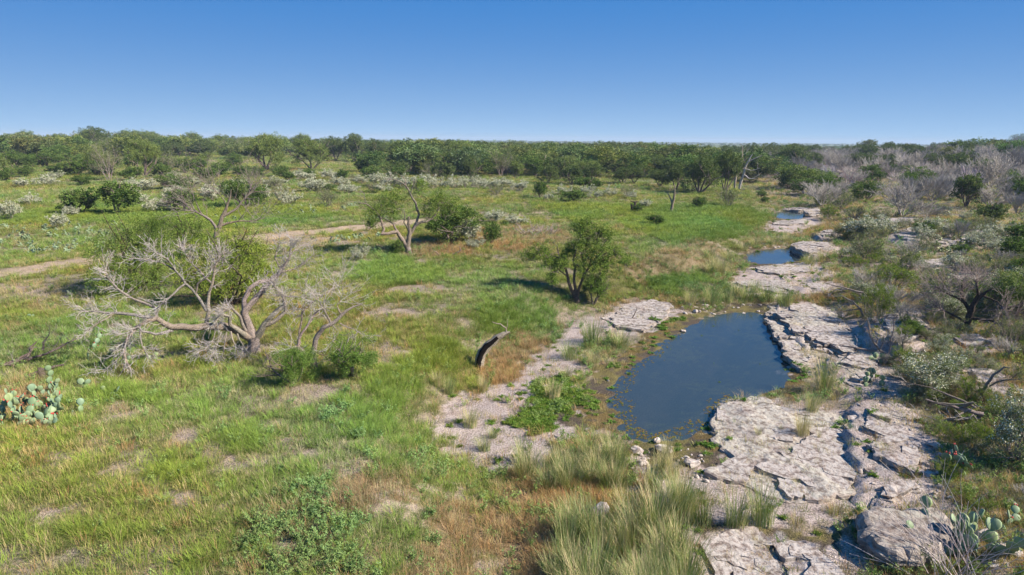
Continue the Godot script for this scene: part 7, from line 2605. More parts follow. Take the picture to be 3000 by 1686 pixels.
# ---------------------------------------------------------------- hand-shaped trees
func limb_tree(called: String, label: String, category: String, at: Array, rows: Array, col: Color, twigs: Dictionary, lumps := [], lump_cols := [], seed_ := 1) -> Node3D:
	var r := rng_of(seed_)
	var o := thing(called, label, category, Vector3(at[0], land(at[0], at[1]) - 0.06, at[1]), at[2])
	var tips := []
	for k in rows.size():
		var fine := Shape.new()
		var row: Array = rows[k]
		var pts := PackedVector3Array()
		var rads := PackedFloat32Array()
		var m := row.size() / 4
		for q in m:
			var p := Vector3(row[q * 4], row[q * 4 + 1], row[q * 4 + 2])
			if q > 0:
				var a := pts[pts.size() - 1]
				var rm: float = (rads[rads.size() - 1] + row[q * 4 + 3]) * 0.5
				pts.append((a + p) * 0.5 + rdir(r) * a.distance_to(p) * 0.06)
				rads.append(rm * r.randf_range(0.92, 1.08))
			pts.append(p)
			rads.append(row[q * 4 + 3])
		var s := Shape.new()
		s.tube(pts, rads, 9 if rads[0] > 0.1 else 6, tone(col, r, 0.08), 0.1, r)
		var limb := part("trunk" if k == 0 else "limb", s.build(), M.bark, o)
		if twigs.has("n") and k > 0:
			var cnt := int(twigs.n * clampf(pts.size() / 9.0, 0.5, 1.6))
			for t in cnt:
				var f := lerpf(0.35, 1.0, pow(r.randf(), 0.6))
				var at_ := f * (pts.size() - 1)
				var i0 := mini(int(at_), pts.size() - 2)
				var p := pts[i0].lerp(pts[i0 + 1], at_ - i0)
				if rads[i0] > 0.13:
					continue
				var d := (pts[i0 + 1] - pts[i0]).normalized()
				d = (d * 0.6 + rdir(r) * 0.85 + Vector3.UP * twigs.up).normalized()
				grow(fine, r, p, d, twigs.len * r.randf_range(0.6, 1.4), minf(rads[i0] * 0.6, twigs.rad), twigs.depth, twigs.P, tips)
		if fine.v.size() > 0:
			part("twigs", fine.build(), M.twig, limb)
	if lumps.size() > 0:
		foliage(o, lumps, lump_cols, r)
	return o

func foliage(o: Node3D, lumps: Array, cols: Array, r: RandomNumberGenerator) -> void:
	var lf := Shape.new()
	var tw := Shape.new()
	for row in lumps:
		var c := Vector3(row[0], row[1], row[2])
		var rad: float = row[3]
		var P := {"segs": 3, "wob": 0.25, "up": 0.0, "thin": 0.005, "kids": 4, "start": 0.3, "spread": 0.7, "shrink": 0.6, "col": Color(0.2, 0.17, 0.14)}
		for k in 5:
			grow(tw, r, c + Vector3.DOWN * rad * 0.7, (rdir(r) + Vector3.UP * 0.6).normalized(), rad * 0.9, 0.02, 1, P, [])
		puff(lf, r, c, Vector3(rad * 1.12, rad * 0.95, rad * 1.12), int(34 + 125 * rad * rad), 22, 0.11, 0.022, cols, 0.25, 0.62, 0.07, 0.24)
	part("foliage_twigs", tw.build(), M.twig, o)
	part("foliage", lf.build(), M.leaf, o)

func make_custom_trees() -> void:
	var fine := {"segs": 3, "wob": 0.28, "up": 0.03, "thin": 0.004, "kids": 3, "start": 0.2, "spread": 0.55, "shrink": 0.62, "col": Color(0.38, 0.345, 0.33)}
	var dark := fine.duplicate()
	dark.col = Color(0.22, 0.18, 0.17)
	var pale := Color(0.51, 0.47, 0.445)
	var green := [Color(0.115, 0.18, 0.035), Color(0.155, 0.22, 0.045), Color(0.19, 0.255, 0.06)]
	var lime := [Color(0.14, 0.20, 0.03), Color(0.19, 0.25, 0.04), Color(0.24, 0.29, 0.055)]
	limb_tree("dead_tree", "big sprawling bleached dead tree with one long horizontal limb", "dead tree", BIG_AT, BIG_LIMBS, pale, {"n": 24, "up": 0.12, "len": 0.36, "rad": 0.011, "depth": 2, "P": fine}, [], [], 11)
	limb_tree("dead_tree", "small leaning dead tree right of the big dead tree", "dead tree", SMALL_AT, SMALL_LIMBS, Color(0.46, 0.41, 0.38), {"n": 11, "up": 0.15, "len": 0.62, "rad": 0.012, "depth": 2, "P": fine}, [], [], 12)
	limb_tree("dead_tree", "tall bare tree rising behind the big dead tree", "dead tree", BACK_AT, BACK_LIMBS, Color(0.38, 0.345, 0.325), {"n": 18, "up": 0.3, "len": 1.0, "rad": 0.016, "depth": 2, "P": dark}, [], [], 13)
	limb_tree("mesquite_tree", "split mesquite with broken pale trunk before the large dark bush", "tree", SPLIT_AT, SPLIT_LIMBS, Color(0.40, 0.36, 0.33), {"n": 4, "up": 0.2, "len": 0.5, "rad": 0.014, "depth": 1, "P": dark}, SPLIT_LUMPS, green, 14)
	limb_tree("mesquite_tree", "feathery creekside mesquite with several dark trunks above the pool", "tree", CREEKSIDE_AT, CREEKSIDE_LIMBS, Color(0.27, 0.22, 0.2), {"n": 5, "up": 0.1, "len": 0.5, "rad": 0.014, "depth": 1, "P": dark}, CREEKSIDE_LUMPS, green, 15)
	limb_tree("thorn_tree", "black-trunked sparse tree on the right bank", "tree", BLACK_AT, BLACK_LIMBS, Color(0.12, 0.105, 0.10), {"n": 40, "up": 0.12, "len": 0.7, "rad": 0.016, "depth": 2, "P": dark}, [], [], 16)
	limb_tree("dead_tree", "bleached white dead tree at the far creek bend", "dead tree", WHITE_AT, WHITE_LIMBS, Color(0.64, 0.60, 0.57), {"n": 3, "up": 0.3, "len": 1.0, "rad": 0.035, "depth": 1, "P": fine}, [], [], 17)
	limb_tree("snag", "tall forked dead snag alone in the green meadow", "snag", SNAG_AT, SNAG_LIMBS, Color(0.42, 0.36, 0.32), {}, [], [], 18)
	limb_tree("stump", "broken dead stump with a flat top in the meadow", "stump", STUMP_AT, STUMP_LIMBS, Color(0.16, 0.13, 0.12), {}, [], [], 19)
	var lg := limb_tree("leaning_log", "charred hollow log leaning up from the bank", "log", LOG_AT, LOG_LIMBS, Color(0.62, 0.55, 0.48), {}, [], [], 20)
	# the burnt hollow along its shaded side
	var r := rng_of(3)
	var pts := PackedVector3Array()
	var rads := PackedFloat32Array()
	var row: Array = LOG_LIMBS[0]
	for q in row.size() / 4 - 2:
		pts.append(Vector3(row[q * 4] - 0.03, row[q * 4 + 1] + 0.02, row[q * 4 + 2] + 0.085))
		rads.append(row[q * 4 + 3] * (0.66 - 0.1 * maxf(0.0, q - 3.0)))
	var s := Shape.new()
	s.tube(pts, rads, 8, Color(0.025, 0.022, 0.022), 0.12, r)
	part("charred_hollow", s.build(), M.bark, lg)
	limb_tree("bare_sapling", "curved bare sapling between the big flowering bushes", "sapling", CURVE_AT, CURVE_LIMBS, Color(0.42, 0.39, 0.37), {}, [], [], 21)
	limb_tree("dead_branch", "dead upright stems behind the ledge slabs", "branch", UPRIGHT_AT, UPRIGHT_LIMBS, Color(0.44, 0.41, 0.39), {"n": 3, "up": 0.2, "len": 0.3, "rad": 0.01, "depth": 1, "P": fine}, [], [], 22)
	limb_tree("dead_branch", "bleached fallen branch arching over the upper ledge", "branch", DRIFT_AT, DRIFT_LIMBS, Color(0.47, 0.43, 0.41), {"n": 6, "up": 0.1, "len": 0.4, "rad": 0.01, "depth": 1, "P": fine}, [], [], 23)
	limb_tree("branch_pile", "pile of dead branches beside the huge pale bush", "branch pile", PILE_AT, PILE_LIMBS, Color(0.45, 0.41, 0.39), {"n": 4, "up": 0.05, "len": 0.3, "rad": 0.01, "depth": 1, "P": fine}, [], [], 24)
	limb_tree("branch_pile", "grey brush pile at the left edge of the meadow", "branch pile", BRUSHA_AT, BRUSHA_LIMBS, Color(0.34, 0.29, 0.27), {"n": 9, "up": 0.1, "len": 0.35, "rad": 0.01, "depth": 1, "P": dark}, [], [], 25)
	limb_tree("rotten_log", "rotten dark log lying below the left brush pile", "log", BRUSHB_AT, BRUSHB_LIMBS, Color(0.30, 0.25, 0.23), {"n": 5, "up": 0.05, "len": 0.25, "rad": 0.01, "depth": 1, "P": dark}, [], [], 26)
	limb_tree("fallen_branch", "fallen forked branch in brown grass by the split mesquite", "branch", FALLEN_AT, FALLEN_LIMBS, Color(0.40, 0.32, 0.28), {}, [], [], 27)
	limb_tree("driftwood", "driftwood limb lying on the pale far-left rock shelf", "driftwood", SHORE_AT, SHORE_LIMBS, Color(0.40, 0.36, 0.33), {"n": 3, "up": 0.05, "len": 0.3, "rad": 0.008, "depth": 1, "P": dark}, [], [], 28)
	var k := 0
	for row2 in MASSES:
		k += 1
		var o := thing("mesquite_tree", row2[0], "tree", Vector3(row2[1], land(row2[1], row2[2]), row2[2]), row2[3])
		var rr := rng_of(300 + k)
		var wood := Shape.new()
		var P := {"segs": 4, "wob": 0.25, "up": 0.05, "thin": 0.01, "kids": 3, "start": 0.4, "spread": 0.5, "shrink": 0.6, "col": Color(0.2, 0.165, 0.14)}
		for lump in row2[4]:
			var to := Vector3(lump[0], lump[1], lump[2])
			grow(wood, rr, Vector3(rr.randf_range(-0.2, 0.2), -0.05, rr.randf_range(-0.2, 0.2)), to.normalized(), to.length() * 0.95, 0.07, 1, P, [])
		part("trunk", wood.build(), M.bark, o)
		foliage(o, row2[4], lime if k == 2 else green, rr)
	# heap of dead brush in the middle of the meadow, and the arching twigs before the boulder
	var spots := {}
	for row3 in MISC:
		spots[row3[0]] = Vector3(row3[1], land(row3[1], row3[2]), row3[2])
	var heap := thing("branch_pile", "low heap of grey dead brush right of the large dark bush", "branch pile", spots.brush)
	var hs := Shape.new()
	var PH := {"segs": 3, "wob": 0.25, "up": 0.0, "thin": 0.008, "kids": 4, "start": 0.2, "spread": 0.6, "shrink": 0.5, "col": Color(0.33, 0.27, 0.24)}
	for q in 34:
		var a := r.randf() * TAU
		grow(hs, r, Vector3(r.randf_range(-1.5, 1.5), 0.0, r.randf_range(-0.7, 0.7)), Vector3(cos(a), r.randf_range(0.15, 0.9), sin(a)).normalized(), r.randf_range(0.6, 1.3), 0.035, 1, PH, [])
	part("branches", hs.build(), M.twig, heap)
	var bt := thing("bare_shrub", "leafless pale-twigged shrub arching in front of the round boulder", "shrub", spots.twigs)
	var bs := Shape.new()
	var PB := {"segs": 5, "wob": 0.12, "up": -0.03, "thin": 0.0035, "kids": 4, "start": 0.3, "spread": 0.4, "shrink": 0.5, "col": Color(0.46, 0.40, 0.38)}
	for q in 30:
		var a := r.randf_range(1.2, 5.6)
		var lean := r.randf_range(0.25, 1.2)
		grow(bs, r, Vector3(r.randf_range(-0.4, 0.4), -0.02, r.randf_range(-0.2, 0.3)), Vector3(cos(a) * sin(lean), cos(lean), sin(a) * sin(lean) * 0.8), r.randf_range(1.0, 2.1), 0.011, 1, PB, [])
	part("stems", bs.build(), M.twig, bt)
	var fl := Shape.new()
	for q in 9:
		puff(fl, r, Vector3(r.randf_range(-0.7, 0.7), r.randf_range(0.05, 0.5), r.randf_range(-0.5, 0.4)), Vector3.ONE * 0.16, 6, 10, 0.05, 0.014, LEAF.grey)
	part("foliage", fl.build(), M.leaf, bt)

# ---------------------------------------------------------------- prickly pears
func pad_mesh() -> ArrayMesh:
	var s := Shape.new()
	var rings := [[0.0, 0.10], [0.22, 0.34], [0.5, 0.47], [0.8, 0.40], [0.97, 0.17], [1.0, 0.0]]
	var m := 8
	for q in rings.size():
		for k in m:
			var a := TAU * k / m
			s.v.append(Vector3(rings[q][1] * cos(a), rings[q][0], rings[q][1] * sin(a) * 0.24))
			s.n.append(Vector3(cos(a) * 0.35, (rings[q][0] - 0.5) * 0.7, sin(a)).normalized())
			s.c.append(Color.WHITE)
	for q in rings.size() - 1:
		for k in m:
			var a0 := q * m + k
			var a1 := q * m + (k + 1) % m
			s.i.append_array(PackedInt32Array([a0, a1, a0 + m, a1, a1 + m, a0 + m]))
	return s.build()

func pear_pads(r: RandomNumberGenerator, count: int, size: float) -> Array:
	var out := []
	var open := []
	var base := maxi(2, count / 3)
	for k in count:
		var t: Transform3D
		if k < base or open.is_empty():
			var a := r.randf() * TAU
			var rad := sqrt(r.randf()) * size * 0.95 * sqrt(base)
			t = Transform3D(Basis(Vector3.UP, r.randf() * TAU) * Basis(Vector3.RIGHT, r.randf_range(-0.35, 0.35)) * Basis(Vector3.FORWARD, r.randf_range(-0.5, 0.5)), Vector3(cos(a) * rad, -0.02, sin(a) * rad))
		else:
			var from: Transform3D = open[r.randi() % open.size()]
			var f := r.randf_range(-0.8, 0.8)
			var top := from * Vector3(sin(f) * 0.44, 0.5 + cos(f) * 0.46, 0)
			t = Transform3D(from.basis.orthonormalized() * Basis(Vector3.FORWARD, f * 0.8) * Basis(Vector3.UP, r.randf_range(-0.9, 0.9)), top)
		t.basis = t.basis.orthonormalized().scaled_local(Vector3.ONE * size * r.randf_range(0.75, 1.15))
		open.append(t)
		out.append(t)
	return out

func make_pears() -> void:
	var pad := pad_mesh()
	var tints := []
	for c in [Color(0.155, 0.225, 0.12), Color(0.195, 0.26, 0.15), Color(0.20, 0.255, 0.12), Color(0.16, 0.235, 0.15)]:
		var m: StandardMaterial3D = M.pad.duplicate()
		m.albedo_color = c.linear_to_srgb()
		tints.append(m)
	var red: StandardMaterial3D = M.pad.duplicate()
	red.albedo_color = Color(0.42, 0.06, 0.05).linear_to_srgb()
	var r := rng_of(9)
	for row in PEARS:
		var o := thing("prickly_pear", row[5], "cactus", Vector3(row[0], land(row[0], row[1]), row[1]), r.randf() * TAU, "prickly pears near the camera")
		for t in pear_pads(r, row[2], row[3]):
			var p := part("pad", pad, tints[r.randi() % 4], o)
			p.transform = t
			if row[4] == 1 and r.randf() < 0.5:
				for q in 2:
					var f := part("fruit", pad, red, p)
					var a := r.randf_range(-0.6, 0.6)
					f.transform = Transform3D(Basis.IDENTITY.scaled(Vector3(0.16, 0.26, 0.6)), Vector3(sin(a) * 0.45, 0.52 + cos(a) * 0.44, 0))
	# distant clumps, pads too small to tell apart
	var kinds := []
	var pm := pad.surface_get_arrays(0)
	for k in 6:
		var s := Shape.new()
		for t in pear_pads(rng_of(60 + k), 9, 0.36):
			var first := s.v.size()
			var col := tone(Color(0.16, 0.21, 0.12) if k < 3 else Color(0.20, 0.225, 0.105), r, 0.15)
			for q in pm[Mesh.ARRAY_VERTEX].size():
				s.v.append(t * (pm[Mesh.ARRAY_VERTEX][q] as Vector3))
				s.n.append(((t as Transform3D).basis * (pm[Mesh.ARRAY_NORMAL][q] as Vector3)).normalized())
				s.c.append(col)
			for q in pm[Mesh.ARRAY_INDEX]:
				s.i.append(first + q)
		kinds.append(s.build())
	for row in FARPEARS:
		var o := part("prickly_pear_clump", kinds[(r.randi() % 3) + 3 * int(row[3])], M.pad, self)
		o.position = Vector3(row[0], land(row[0], row[1]), row[1])
		o.rotation.y = r.randf() * TAU
		o.scale = Vector3(row[2], row[2] * 0.62, row[2])
		if row[3] == 0:
			tag(o, "low pale prickly pear clump scattered in the left meadow grass", "cactus", "prickly pear clumps in the meadow")
		else:
			tag(o, "low yellowish prickly pear clump scattered over the dry right slope", "cactus", "prickly pear clumps on the right slope")

# ---------------------------------------------------------------- grasses
func tuft(seed_: int, blades: int, spread: float, height: float, width: float, lean: float, cols: Array, segs: int, straw := 0.0, straw_col := Color(0.5, 0.4, 0.2)) -> ArrayMesh:
	var r := rng_of(seed_)
	var s := Shape.new()
	for k in blades:
		var a := r.randf() * TAU
		var rad := sqrt(r.randf()) * spread
		var out := Vector3(cos(a), 0, sin(a)).rotated(Vector3.UP, r.randf_range(-0.7, 0.7))
		var col: Color = cols[r.randi() % cols.size()]
		if r.randf() < straw:
			col = straw_col
		s.blade(Vector3(cos(a) * rad, -0.02, sin(a) * rad), out, height * r.randf_range(0.5, 1.1), width * r.randf_range(0.7, 1.2), lean * r.randf_range(0.2, 1.3), tone(col, r, 0.2), segs)
	return s.build()

func weed(seed_: int, cols: Array, stems: int, h: float) -> ArrayMesh:
	var r := rng_of(seed_)
	var s := Shape.new()
	for k in stems:
		var a := r.randf() * TAU
		var top := Vector3(cos(a) * r.randf() * 0.22, h * r.randf_range(0.6, 1.1), sin(a) * r.randf() * 0.22)
		var col: Color = tone(cols[r.randi() % cols.size()], r, 0.15)
		for q in 22:
			var t := r.randf_range(0.15, 1.0)
			var d := (rdir(r) + Vector3.UP * 0.35).normalized() * 0.06 * r.randf_range(0.6, 1.2)
			s.leaf(top * t, d, d.cross(rdir(r)).normalized() * 0.009, tone(col, r, 0.15))
	return s.build()

const SPECIES := ["short_grass", "lush_grass", "dry_grass", "leafy_weed", "low_turf", "rusty_grass", "litter"]
const SPECIES_LABEL := {
	"short_grass": "short green meadow grass covering the left bank", "lush_grass": "long bright green grass in thick patches", "dry_grass": "tan dry grass stems among the green",
	"leafy_weed": "bright leafy weeds in the foreground and along the bank", "low_turf": "flat green water weed carpet on the pool's left shore", "rusty_grass": "rust-brown dry grass on the bank slope", "litter": "straw and leaf litter lying on bare ground"}
var buffers := {}

func put(sp: String, v: int, x: float, y: float, z: float, yaw: float, w: float, h: float, col: Color) -> void:
	var b: PackedFloat32Array = buffers[sp][v]
	var c := cos(yaw) * w
	var s := sin(yaw) * w
	b.append_array(PackedFloat32Array([c, 0.0, s, x, 0.0, h, 0.0, y, -s, 0.0, c, z, col.r, col.g, col.b, 1.0]))
	buffers[sp][v] = b

# for each kind of ground: how much is covered, then the share of each species
const COVER := {
	0: [0.95, 0.66, 0.09, 0.18, 0.015, 0.0, 0.02, 0.035], 1: [1.0, 0.25, 0.66, 0.05, 0.03, 0.0, 0.0, 0.01], 2: [0.62, 0.40, 0.0, 0.28, 0.02, 0.0, 0.04, 0.26], 3: [0.17, 0.22, 0.0, 0.22, 0.05, 0.12, 0.12, 0.27],
	4: [0.05, 0.3, 0.0, 0.2, 0.0, 0.3, 0.0, 0.2], 5: [1.0, 0.05, 0.0, 0.0, 0.05, 0.9, 0.0, 0.0], 6: [0.12, 0.1, 0.0, 0.3, 0.0, 0.3, 0.0, 0.3], 7: [1.0, 0.22, 0.03, 0.34, 0.04, 0.0, 0.34, 0.03],
	14: [1.0, 0.14, 0.02, 0.30, 0.05, 0.0, 0.47, 0.02], 8: [0.8, 0.22, 0.0, 0.46, 0.10, 0.0, 0.08, 0.14], 9: [0.07, 0.5, 0.0, 0.4, 0.0, 0.0, 0.0, 0.1], 10: [0.10, 0.05, 0, 0.15, 0, 0, 0, 0.8], 11: [0.85, 0.36, 0.08, 0.22, 0.24, 0.0, 0.08, 0.02], 13: [0.85, 0.38, 0.06, 0.3, 0.1, 0.0, 0.12, 0.04]}

func make_grass() -> void:
	var g := [Color(0.175, 0.225, 0.055), Color(0.21, 0.255, 0.07), Color(0.155, 0.20, 0.06), Color(0.27, 0.275, 0.12)]
	var lush := [Color(0.19, 0.262, 0.045), Color(0.23, 0.295, 0.06), Color(0.17, 0.235, 0.05)]
	var dry := [Color(0.468, 0.377, 0.208), Color(0.390, 0.325, 0.156), Color(0.312, 0.299, 0.117), Color(0.546, 0.429, 0.260)]
	var rust := [Color(0.40, 0.235, 0.115), Color(0.35, 0.215, 0.11), Color(0.31, 0.25, 0.12), Color(0.45, 0.30, 0.17)]
	var weeds := [Color(0.19, 0.275, 0.085), Color(0.22, 0.30, 0.10), Color(0.165, 0.245, 0.08)]
	var kinds := {
		"short_grass": [tuft(1, 34, 0.15, 0.17, 0.008, 0.8, g, 2, 0.08), tuft(2, 34, 0.18, 0.13, 0.008, 1.0, g, 2, 0.16), tuft(3, 30, 0.13, 0.23, 0.007, 0.75, g, 2, 0.12)],
		"lush_grass": [tuft(4, 40, 0.16, 0.36, 0.008, 0.75, lush, 3, 0.05), tuft(5, 40, 0.2, 0.28, 0.008, 0.95, lush, 3, 0.05)],
		"dry_grass": [tuft(6, 26, 0.15, 0.28, 0.006, 0.6, dry, 2), tuft(7, 26, 0.18, 0.2, 0.006, 0.85, dry, 2)],
		"leafy_weed": [weed(8, weeds, 6, 0.34), weed(9, weeds, 7, 0.26)],
		"low_turf": [weed(10, [Color(0.12, 0.22, 0.035), Color(0.16, 0.25, 0.05)], 9, 0.07), weed(11, [Color(0.14, 0.21, 0.04), Color(0.19, 0.22, 0.06)], 9, 0.05)],
		"rusty_grass": [tuft(12, 32, 0.15, 0.40, 0.007, 0.6, rust, 2), tuft(13, 32, 0.17, 0.32, 0.007, 0.8, rust, 2)],
		"litter": [tuft(14, 22, 0.2, 0.07, 0.010, 2.6, dry, 2), tuft(15, 20, 0.22, 0.06, 0.012, 3.0, [Color(0.3, 0.22, 0.16), Color(0.22, 0.16, 0.12), Color(0.4, 0.33, 0.22)], 2)]}
	for sp in SPECIES:
		buffers[sp] = []
		for k in kinds[sp].size():
			buffers[sp].append(PackedFloat32Array())
	var r := rng_of(31)
	# bands: nearest z, farthest z, tufts per square metre, size
	for band in [[-4.0, -16.0, 120.0, 1.0], [-16.0, -26.0, 95.0, 1.05], [-26.0, -40.0, 48.0, 1.25], [-40.0, -62.0, 22.0, 1.6], [-62.0, -95.0, 8.0, 2.2], [-95.0, -170.0, 2.4, 3.2], [-170.0, -330.0, 0.5, 5.0]]:
		var z0: float = band[0]
		var z1: float = band[1]
		var half := 0.86 * absf(z1) + 3.0
		var total := int((z0 - z1) * half * 2.0 * band[2])
		for k in total:
			var z := r.randf_range(z1, z0)
			var x := r.randf_range(-half, half)
			var roll := r.randf()
			if absf(x) > 0.86 * absf(z) + 3.0:
				continue
			var zn := zone_at(x, z)
			var cov: Array = COVER[zn]
			var patch := n_soft.get_noise_2d(x * 1.7, z * 1.7 + 300.0)
			var small := n_fine.get_noise_2d(x * 1.6 + 90.0, z * 1.6)
			var want: float = cov[0]
			if zn == 0 or zn == 8 or zn == 11 or zn == 13:
				want *= 1.0 - 0.8 * smoothstep(0.0, 0.42, patch + small * 0.55)
			elif zn == 7 or zn == 14 or zn == 2 or zn == 3:
				want *= clampf(0.75 - small * 1.6, 0.1, 1.4)
			if roll > want:
				continue
			var pick := r.randf()
			if zn == 0 and small > 0.15 and pick < 0.3:
				pick = 0.66
			var acc := 0.0
			var sp := 0
			for q in 7:
				acc += cov[q + 1]
				if pick < acc:
					sp = q
					break
			var y := land(x, z)
			var ci := int((z - ZZ0) / ZC) * ZW + int((x - ZX0) / ZC)
			if x > ZX0 and z > ZZ0 and x < ZX0 + ZW * ZC - 0.3 and z < ZZ0 + ZH * ZC - 0.3 and cap_map[ci] < 1e8:
				y = cap_map[ci] + 0.125
			if y < 0.015 and (sp != 4 or y < -0.02):
				continue
			var size: float = band[3]
			var big := n_big.get_noise_2d(x, z)
			var t := 1.0 + big * 0.22 + small * 0.2 + r.randf_range(-0.12, 0.12)
			var yellow := n_big.get_noise_2d(x * 1.4 + 200.0, z * 1.4) * 0.22
			var col := Color(t * (1.0 + yellow), t, t * (1.0 - yellow))
			var called: String = SPECIES[sp]
			var hh := r.randf_range(0.5, 1.15) * lerpf(1.0, size, 0.55)
			put(called, r.randi() % kinds[called].size(), x, y, z, r.randf() * TAU, size * r.randf_range(0.8, 1.25), hh, col)
	# water weed strands and leaves that float in the shallows
	for k in 3000:
		var poly: PackedVector2Array = pond_polys[0]
		var e := r.randi() % poly.size()
		var p: Vector2 = poly[e].lerp(poly[(e + 1) % poly.size()], r.randf())
		p += Vector2(r.randf_range(-1, 1), r.randf_range(-1, 1)) * 0.8
		if Geometry2D.is_point_in_polygon(p, poly) and p.x < 7.5 and land(p.x, p.y) > -0.085:
			var olive := Color(2.0, 0.9, 0.9) if r.randf() < 0.85 else Color(1.2, 1, 1)
			put("low_turf", r.randi() % 2, p.x, 0.004, p.y, r.randf() * TAU, r.randf_range(0.12, 0.4), 0.12, olive)
	for k in 46:
		var box: Rect2 = pond_boxes[0]
		var p := Vector2(r.randf_range(box.position.x, box.end.x), r.randf_range(box.position.y, box.end.y))
		if pond_distance(p.x, p.y) < -0.4:
			put("low_turf", 0, p.x, 0.006, p.y, r.randf() * TAU, r.randf_range(0.15, 0.45), 0.3, Color(1, 1, 1))
	for sp in SPECIES:
		var o := Node3D.new()
		o.name = sp
		add_child(o)
		tag(o, SPECIES_LABEL[sp], "grass" if sp != "leafy_weed" and sp != "low_turf" else "weeds", "", "stuff")
		for k in kinds[sp].size():
			var b: PackedFloat32Array = buffers[sp][k]
			if b.is_empty():
				continue
			var mm := MultiMesh.new()
			mm.transform_format = MultiMesh.TRANSFORM_3D
			mm.use_colors = true
			mm.mesh = kinds[sp][k]
			mm.instance_count = b.size() / 16
			mm.buffer = b
			var mi := MultiMeshInstance3D.new()
			mi.name = "tufts"
			mi.multimesh = mm
			mi.material_override = M.grass
			o.add_child(mi, true)
		print(sp, " ", buffers[sp].map(func(q): return q.size() / 16))

func make_clumps() -> void:
	var green := [Color(0.18, 0.245, 0.08), Color(0.22, 0.28, 0.10), Color(0.15, 0.215, 0.085), Color(0.27, 0.30, 0.13)]
	var straw := Color(0.50, 0.42, 0.25)
	var kinds := []
	for k in 5:
		kinds.append([])
		for q in 3:
			kinds[k].append(tuft(500 + k * 10 + q, 240, 0.30, 1.0, 0.010, 0.5, green, 4, 0.07 + k * 0.22, straw))
	var r := rng_of(41)
	for row in CLUMPS:
		var x: float = row[0]
		var z: float = row[1]
		var called := "grass_clump"
		var o := part(called, kinds[clampi(int(row[4] * 4.0 + 0.5), 0, 4)][r.randi() % 3], M.grass, self)
		o.position = Vector3(x, land(x, z), z)
		o.rotation.y = r.randf() * TAU
		var tall: float = row[3] * (0.92 if z > -15.0 else 1.0) * r.randf_range(0.85, 1.1)
		o.scale = Vector3(row[2] * 0.9, tall, row[2] * 0.9)
		o.rotation.x = r.randf_range(-0.12, 0.12)
		o.rotation.z = r.randf_range(-0.12, 0.16)
		var label: String = row[5]
		if label == "":
			label = "tall straw-tipped grass clump %s of the dense foreground mass" % ("at the bottom edge" if z > -10.6 else "on the right side" if x > 2.6 else "on the left side" if x < 1.6 else "in the middle") if z > -13.4 else "straw-tipped grass clump in the rear of the foreground mass" if z > -15.0 else "bunch grass clump along the far bank of the pools" if z < -26.0 else "tall bunch grass clump between brown grass and gravel"
		tag(o, label, "grass", "bunch grass clumps")

# ---------------------------------------------------------------- woods too far off to tell the trees apart
func far_crown(seed_: int, dead: bool) -> ArrayMesh:
	var r := rng_of(seed_)
	var s := Shape.new()
	if dead:
		for k in 150:
			var d := (rdir(r) + Vector3.UP * 0.9).normalized()
			var p := Vector3(d.x * 0.25, 0.2 + d.y * 0.3, d.z * 0.25) * r.randf()
			s.leaf(p, d * r.randf_range(0.35, 0.6), d.cross(rdir(r)).normalized() * 0.006, tone(Color(0.29, 0.27, 0.25), r, 0.2))
		return s.build()
	for k in 13:
		var d := rdir(r)
		d.y = absf(d.y)
		puff(s, r, Vector3(0, 0.42, 0) + d * Vector3(0.36, 0.36, 0.36) * r.randf_range(0.7, 1.1), Vector3.ONE * 0.19, 18, 20, 0.034, 0.024, LEAF["oak"] if seed_ % 2 else LEAF["bush"])
	return s.build()

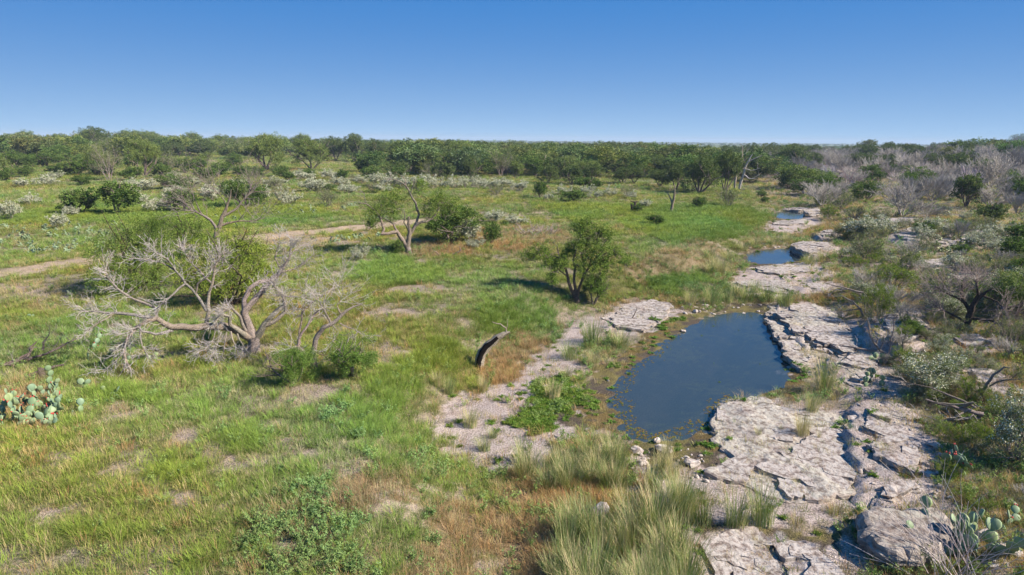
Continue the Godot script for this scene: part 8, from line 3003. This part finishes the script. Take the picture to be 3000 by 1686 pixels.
func make_woods() -> void:
	var live := []
	var gone := []
	for k in 4:
		live.append(far_crown(700 + k, false))
		gone.append(far_crown(800 + k, true))
	var bufs := [[PackedFloat32Array(), PackedFloat32Array(), PackedFloat32Array(), PackedFloat32Array()], [PackedFloat32Array(), PackedFloat32Array(), PackedFloat32Array(), PackedFloat32Array()]]
	var r := rng_of(51)
	for band in [[118.0, 260.0, 2600], [260.0, 700.0, 4200], [700.0, 3200.0, 5200]]:
		for k in band[2]:
			var d := sqrt(r.randf_range(band[0] * band[0], band[1] * band[1]))
			var a := r.randf_range(-1.05, 1.05)
			var x := sin(a) * d
			var z := -cos(a) * d
			var q := creek(z)
			var right := x > q.x + 4.0
			if x < -30.0 and d < 215.0 + n_big.get_noise_2d(x * 0.2, z * 0.2) * 60.0:
				continue
			if x < -30.0 and d < 330.0 and n_big.get_noise_2d(x * 0.3, z * 0.3) > 0.12:
				continue
			if not right and z > -126.0:
				continue
			var dead := right and r.randf() < clampf(1.5 - d / 480.0, 0.08, 0.93)
			var h := (2.8 + 5.0 * pow(r.randf(), 1.7)) * (0.62 if dead else 1.0) * (0.85 if right else 1.0)
			var w := h * r.randf_range(1.1, 1.7)
			var v := r.randi() % 4
			var t := 1.22 + r.randf_range(-0.4, 0.4)
			var yaw := r.randf() * TAU
			var y := base_height(x, z) - 0.2
			bufs[1 if dead else 0][v].append_array(PackedFloat32Array([cos(yaw) * w, 0, sin(yaw) * w, x, 0, h, 0, y, -sin(yaw) * w, 0, cos(yaw) * w, z, t * r.randf_range(0.9, 1.35), t, t * r.randf_range(0.9, 1.4), 1]))
	for q in 2:
		var o := Node3D.new()
		o.name = ["far_woodland", "far_dead_thicket"][q]
		add_child(o)
		tag(o, ["continuous green woodland stretching to the horizon", "grey leafless thicket stretching over the far right hillside"][q], ["woodland", "thicket"][q], "", "stuff")
		for v in 4:
			var mm := MultiMesh.new()
			mm.transform_format = MultiMesh.TRANSFORM_3D
			mm.use_colors = true
			mm.mesh = (gone if q == 1 else live)[v]
			mm.instance_count = bufs[q][v].size() / 16
			mm.buffer = bufs[q][v]
			var mi := MultiMeshInstance3D.new()
			mi.name = "trees"
			mi.multimesh = mm
			mi.material_override = M.twig if q == 1 else M.leaf
			o.add_child(mi, true)

func _ready() -> void:
	var cam := Camera3D.new()
	cam.name = "camera"
	cam.position = Vector3(0, 8.4, 0)
	cam.rotation_degrees = Vector3(-13.2, 0, 0.5)
	cam.fov = 48.97
	cam.far = 9000.0
	add_child(cam)
	var sky := ProceduralSkyMaterial.new()
	sky.sky_top_color = Color(0.08, 0.335, 0.565)
	sky.sky_horizon_color = Color(0.455, 0.56, 0.66)
	sky.sky_curve = 0.065
	sky.ground_bottom_color = Color(0.3, 0.32, 0.22)
	sky.ground_horizon_color = Color(0.5, 0.58, 0.6)
	sky.sun_angle_max = 2.0
	var env := Environment.new()
	env.background_mode = Environment.BG_SKY
	env.sky = Sky.new()
	env.sky.sky_material = sky
	env.tonemap_mode = Environment.TONE_MAPPER_LINEAR
	env.tonemap_exposure = 2.2
	env.fog_enabled = true
	env.fog_density = 0.00026
	env.fog_light_color = Color(0.74, 0.82, 0.92)
	env.sdfgi_enabled = true
	env.ssao_enabled = true
	env.ssil_enabled = true
	var we := WorldEnvironment.new()
	we.name = "world_environment"
	we.environment = env
	add_child(we)
	var sun := DirectionalLight3D.new()
	sun.name = "sun"
	sun.light_energy = 1.6
	sun.light_color = Color(1.0, 0.955, 0.88)
	sun.light_angular_distance = 0.5
	sun.shadow_enabled = true
	add_child(sun)
	sun.look_at_from_position(Vector3(0.80, 0.66, 0.22), Vector3.ZERO)

	n_soft.noise_type = FastNoiseLite.TYPE_SIMPLEX_SMOOTH
	n_soft.frequency = 0.16
	n_soft.fractal_octaves = 3
	n_soft.seed = 4
	n_fine.noise_type = FastNoiseLite.TYPE_SIMPLEX_SMOOTH
	n_fine.frequency = 0.7
	n_fine.fractal_octaves = 2
	n_fine.seed = 8
	n_big.noise_type = FastNoiseLite.TYPE_SIMPLEX_SMOOTH
	n_big.frequency = 0.06
	n_big.fractal_octaves = 2
	n_big.seed = 15
	var t0 := Time.get_ticks_msec()
	make_zones()
	make_materials()
	print("zones ", Time.get_ticks_msec() - t0)
	make_ground()
	make_water()
	print("ground ", Time.get_ticks_msec() - t0)
	for row in SLABS:
		make_slab(row)
	make_slab(BOULDER, "boulder", 0.16, 0.85)
	make_rocks()
	print("stone ", Time.get_ticks_msec() - t0)
	make_woods()
	make_plants()
	print("plants ", Time.get_ticks_msec() - t0)
	make_custom_trees()
	make_pears()
	make_clumps()
	print("trees ", Time.get_ticks_msec() - t0)
	make_grass()
	print("grass ", Time.get_ticks_msec() - t0)
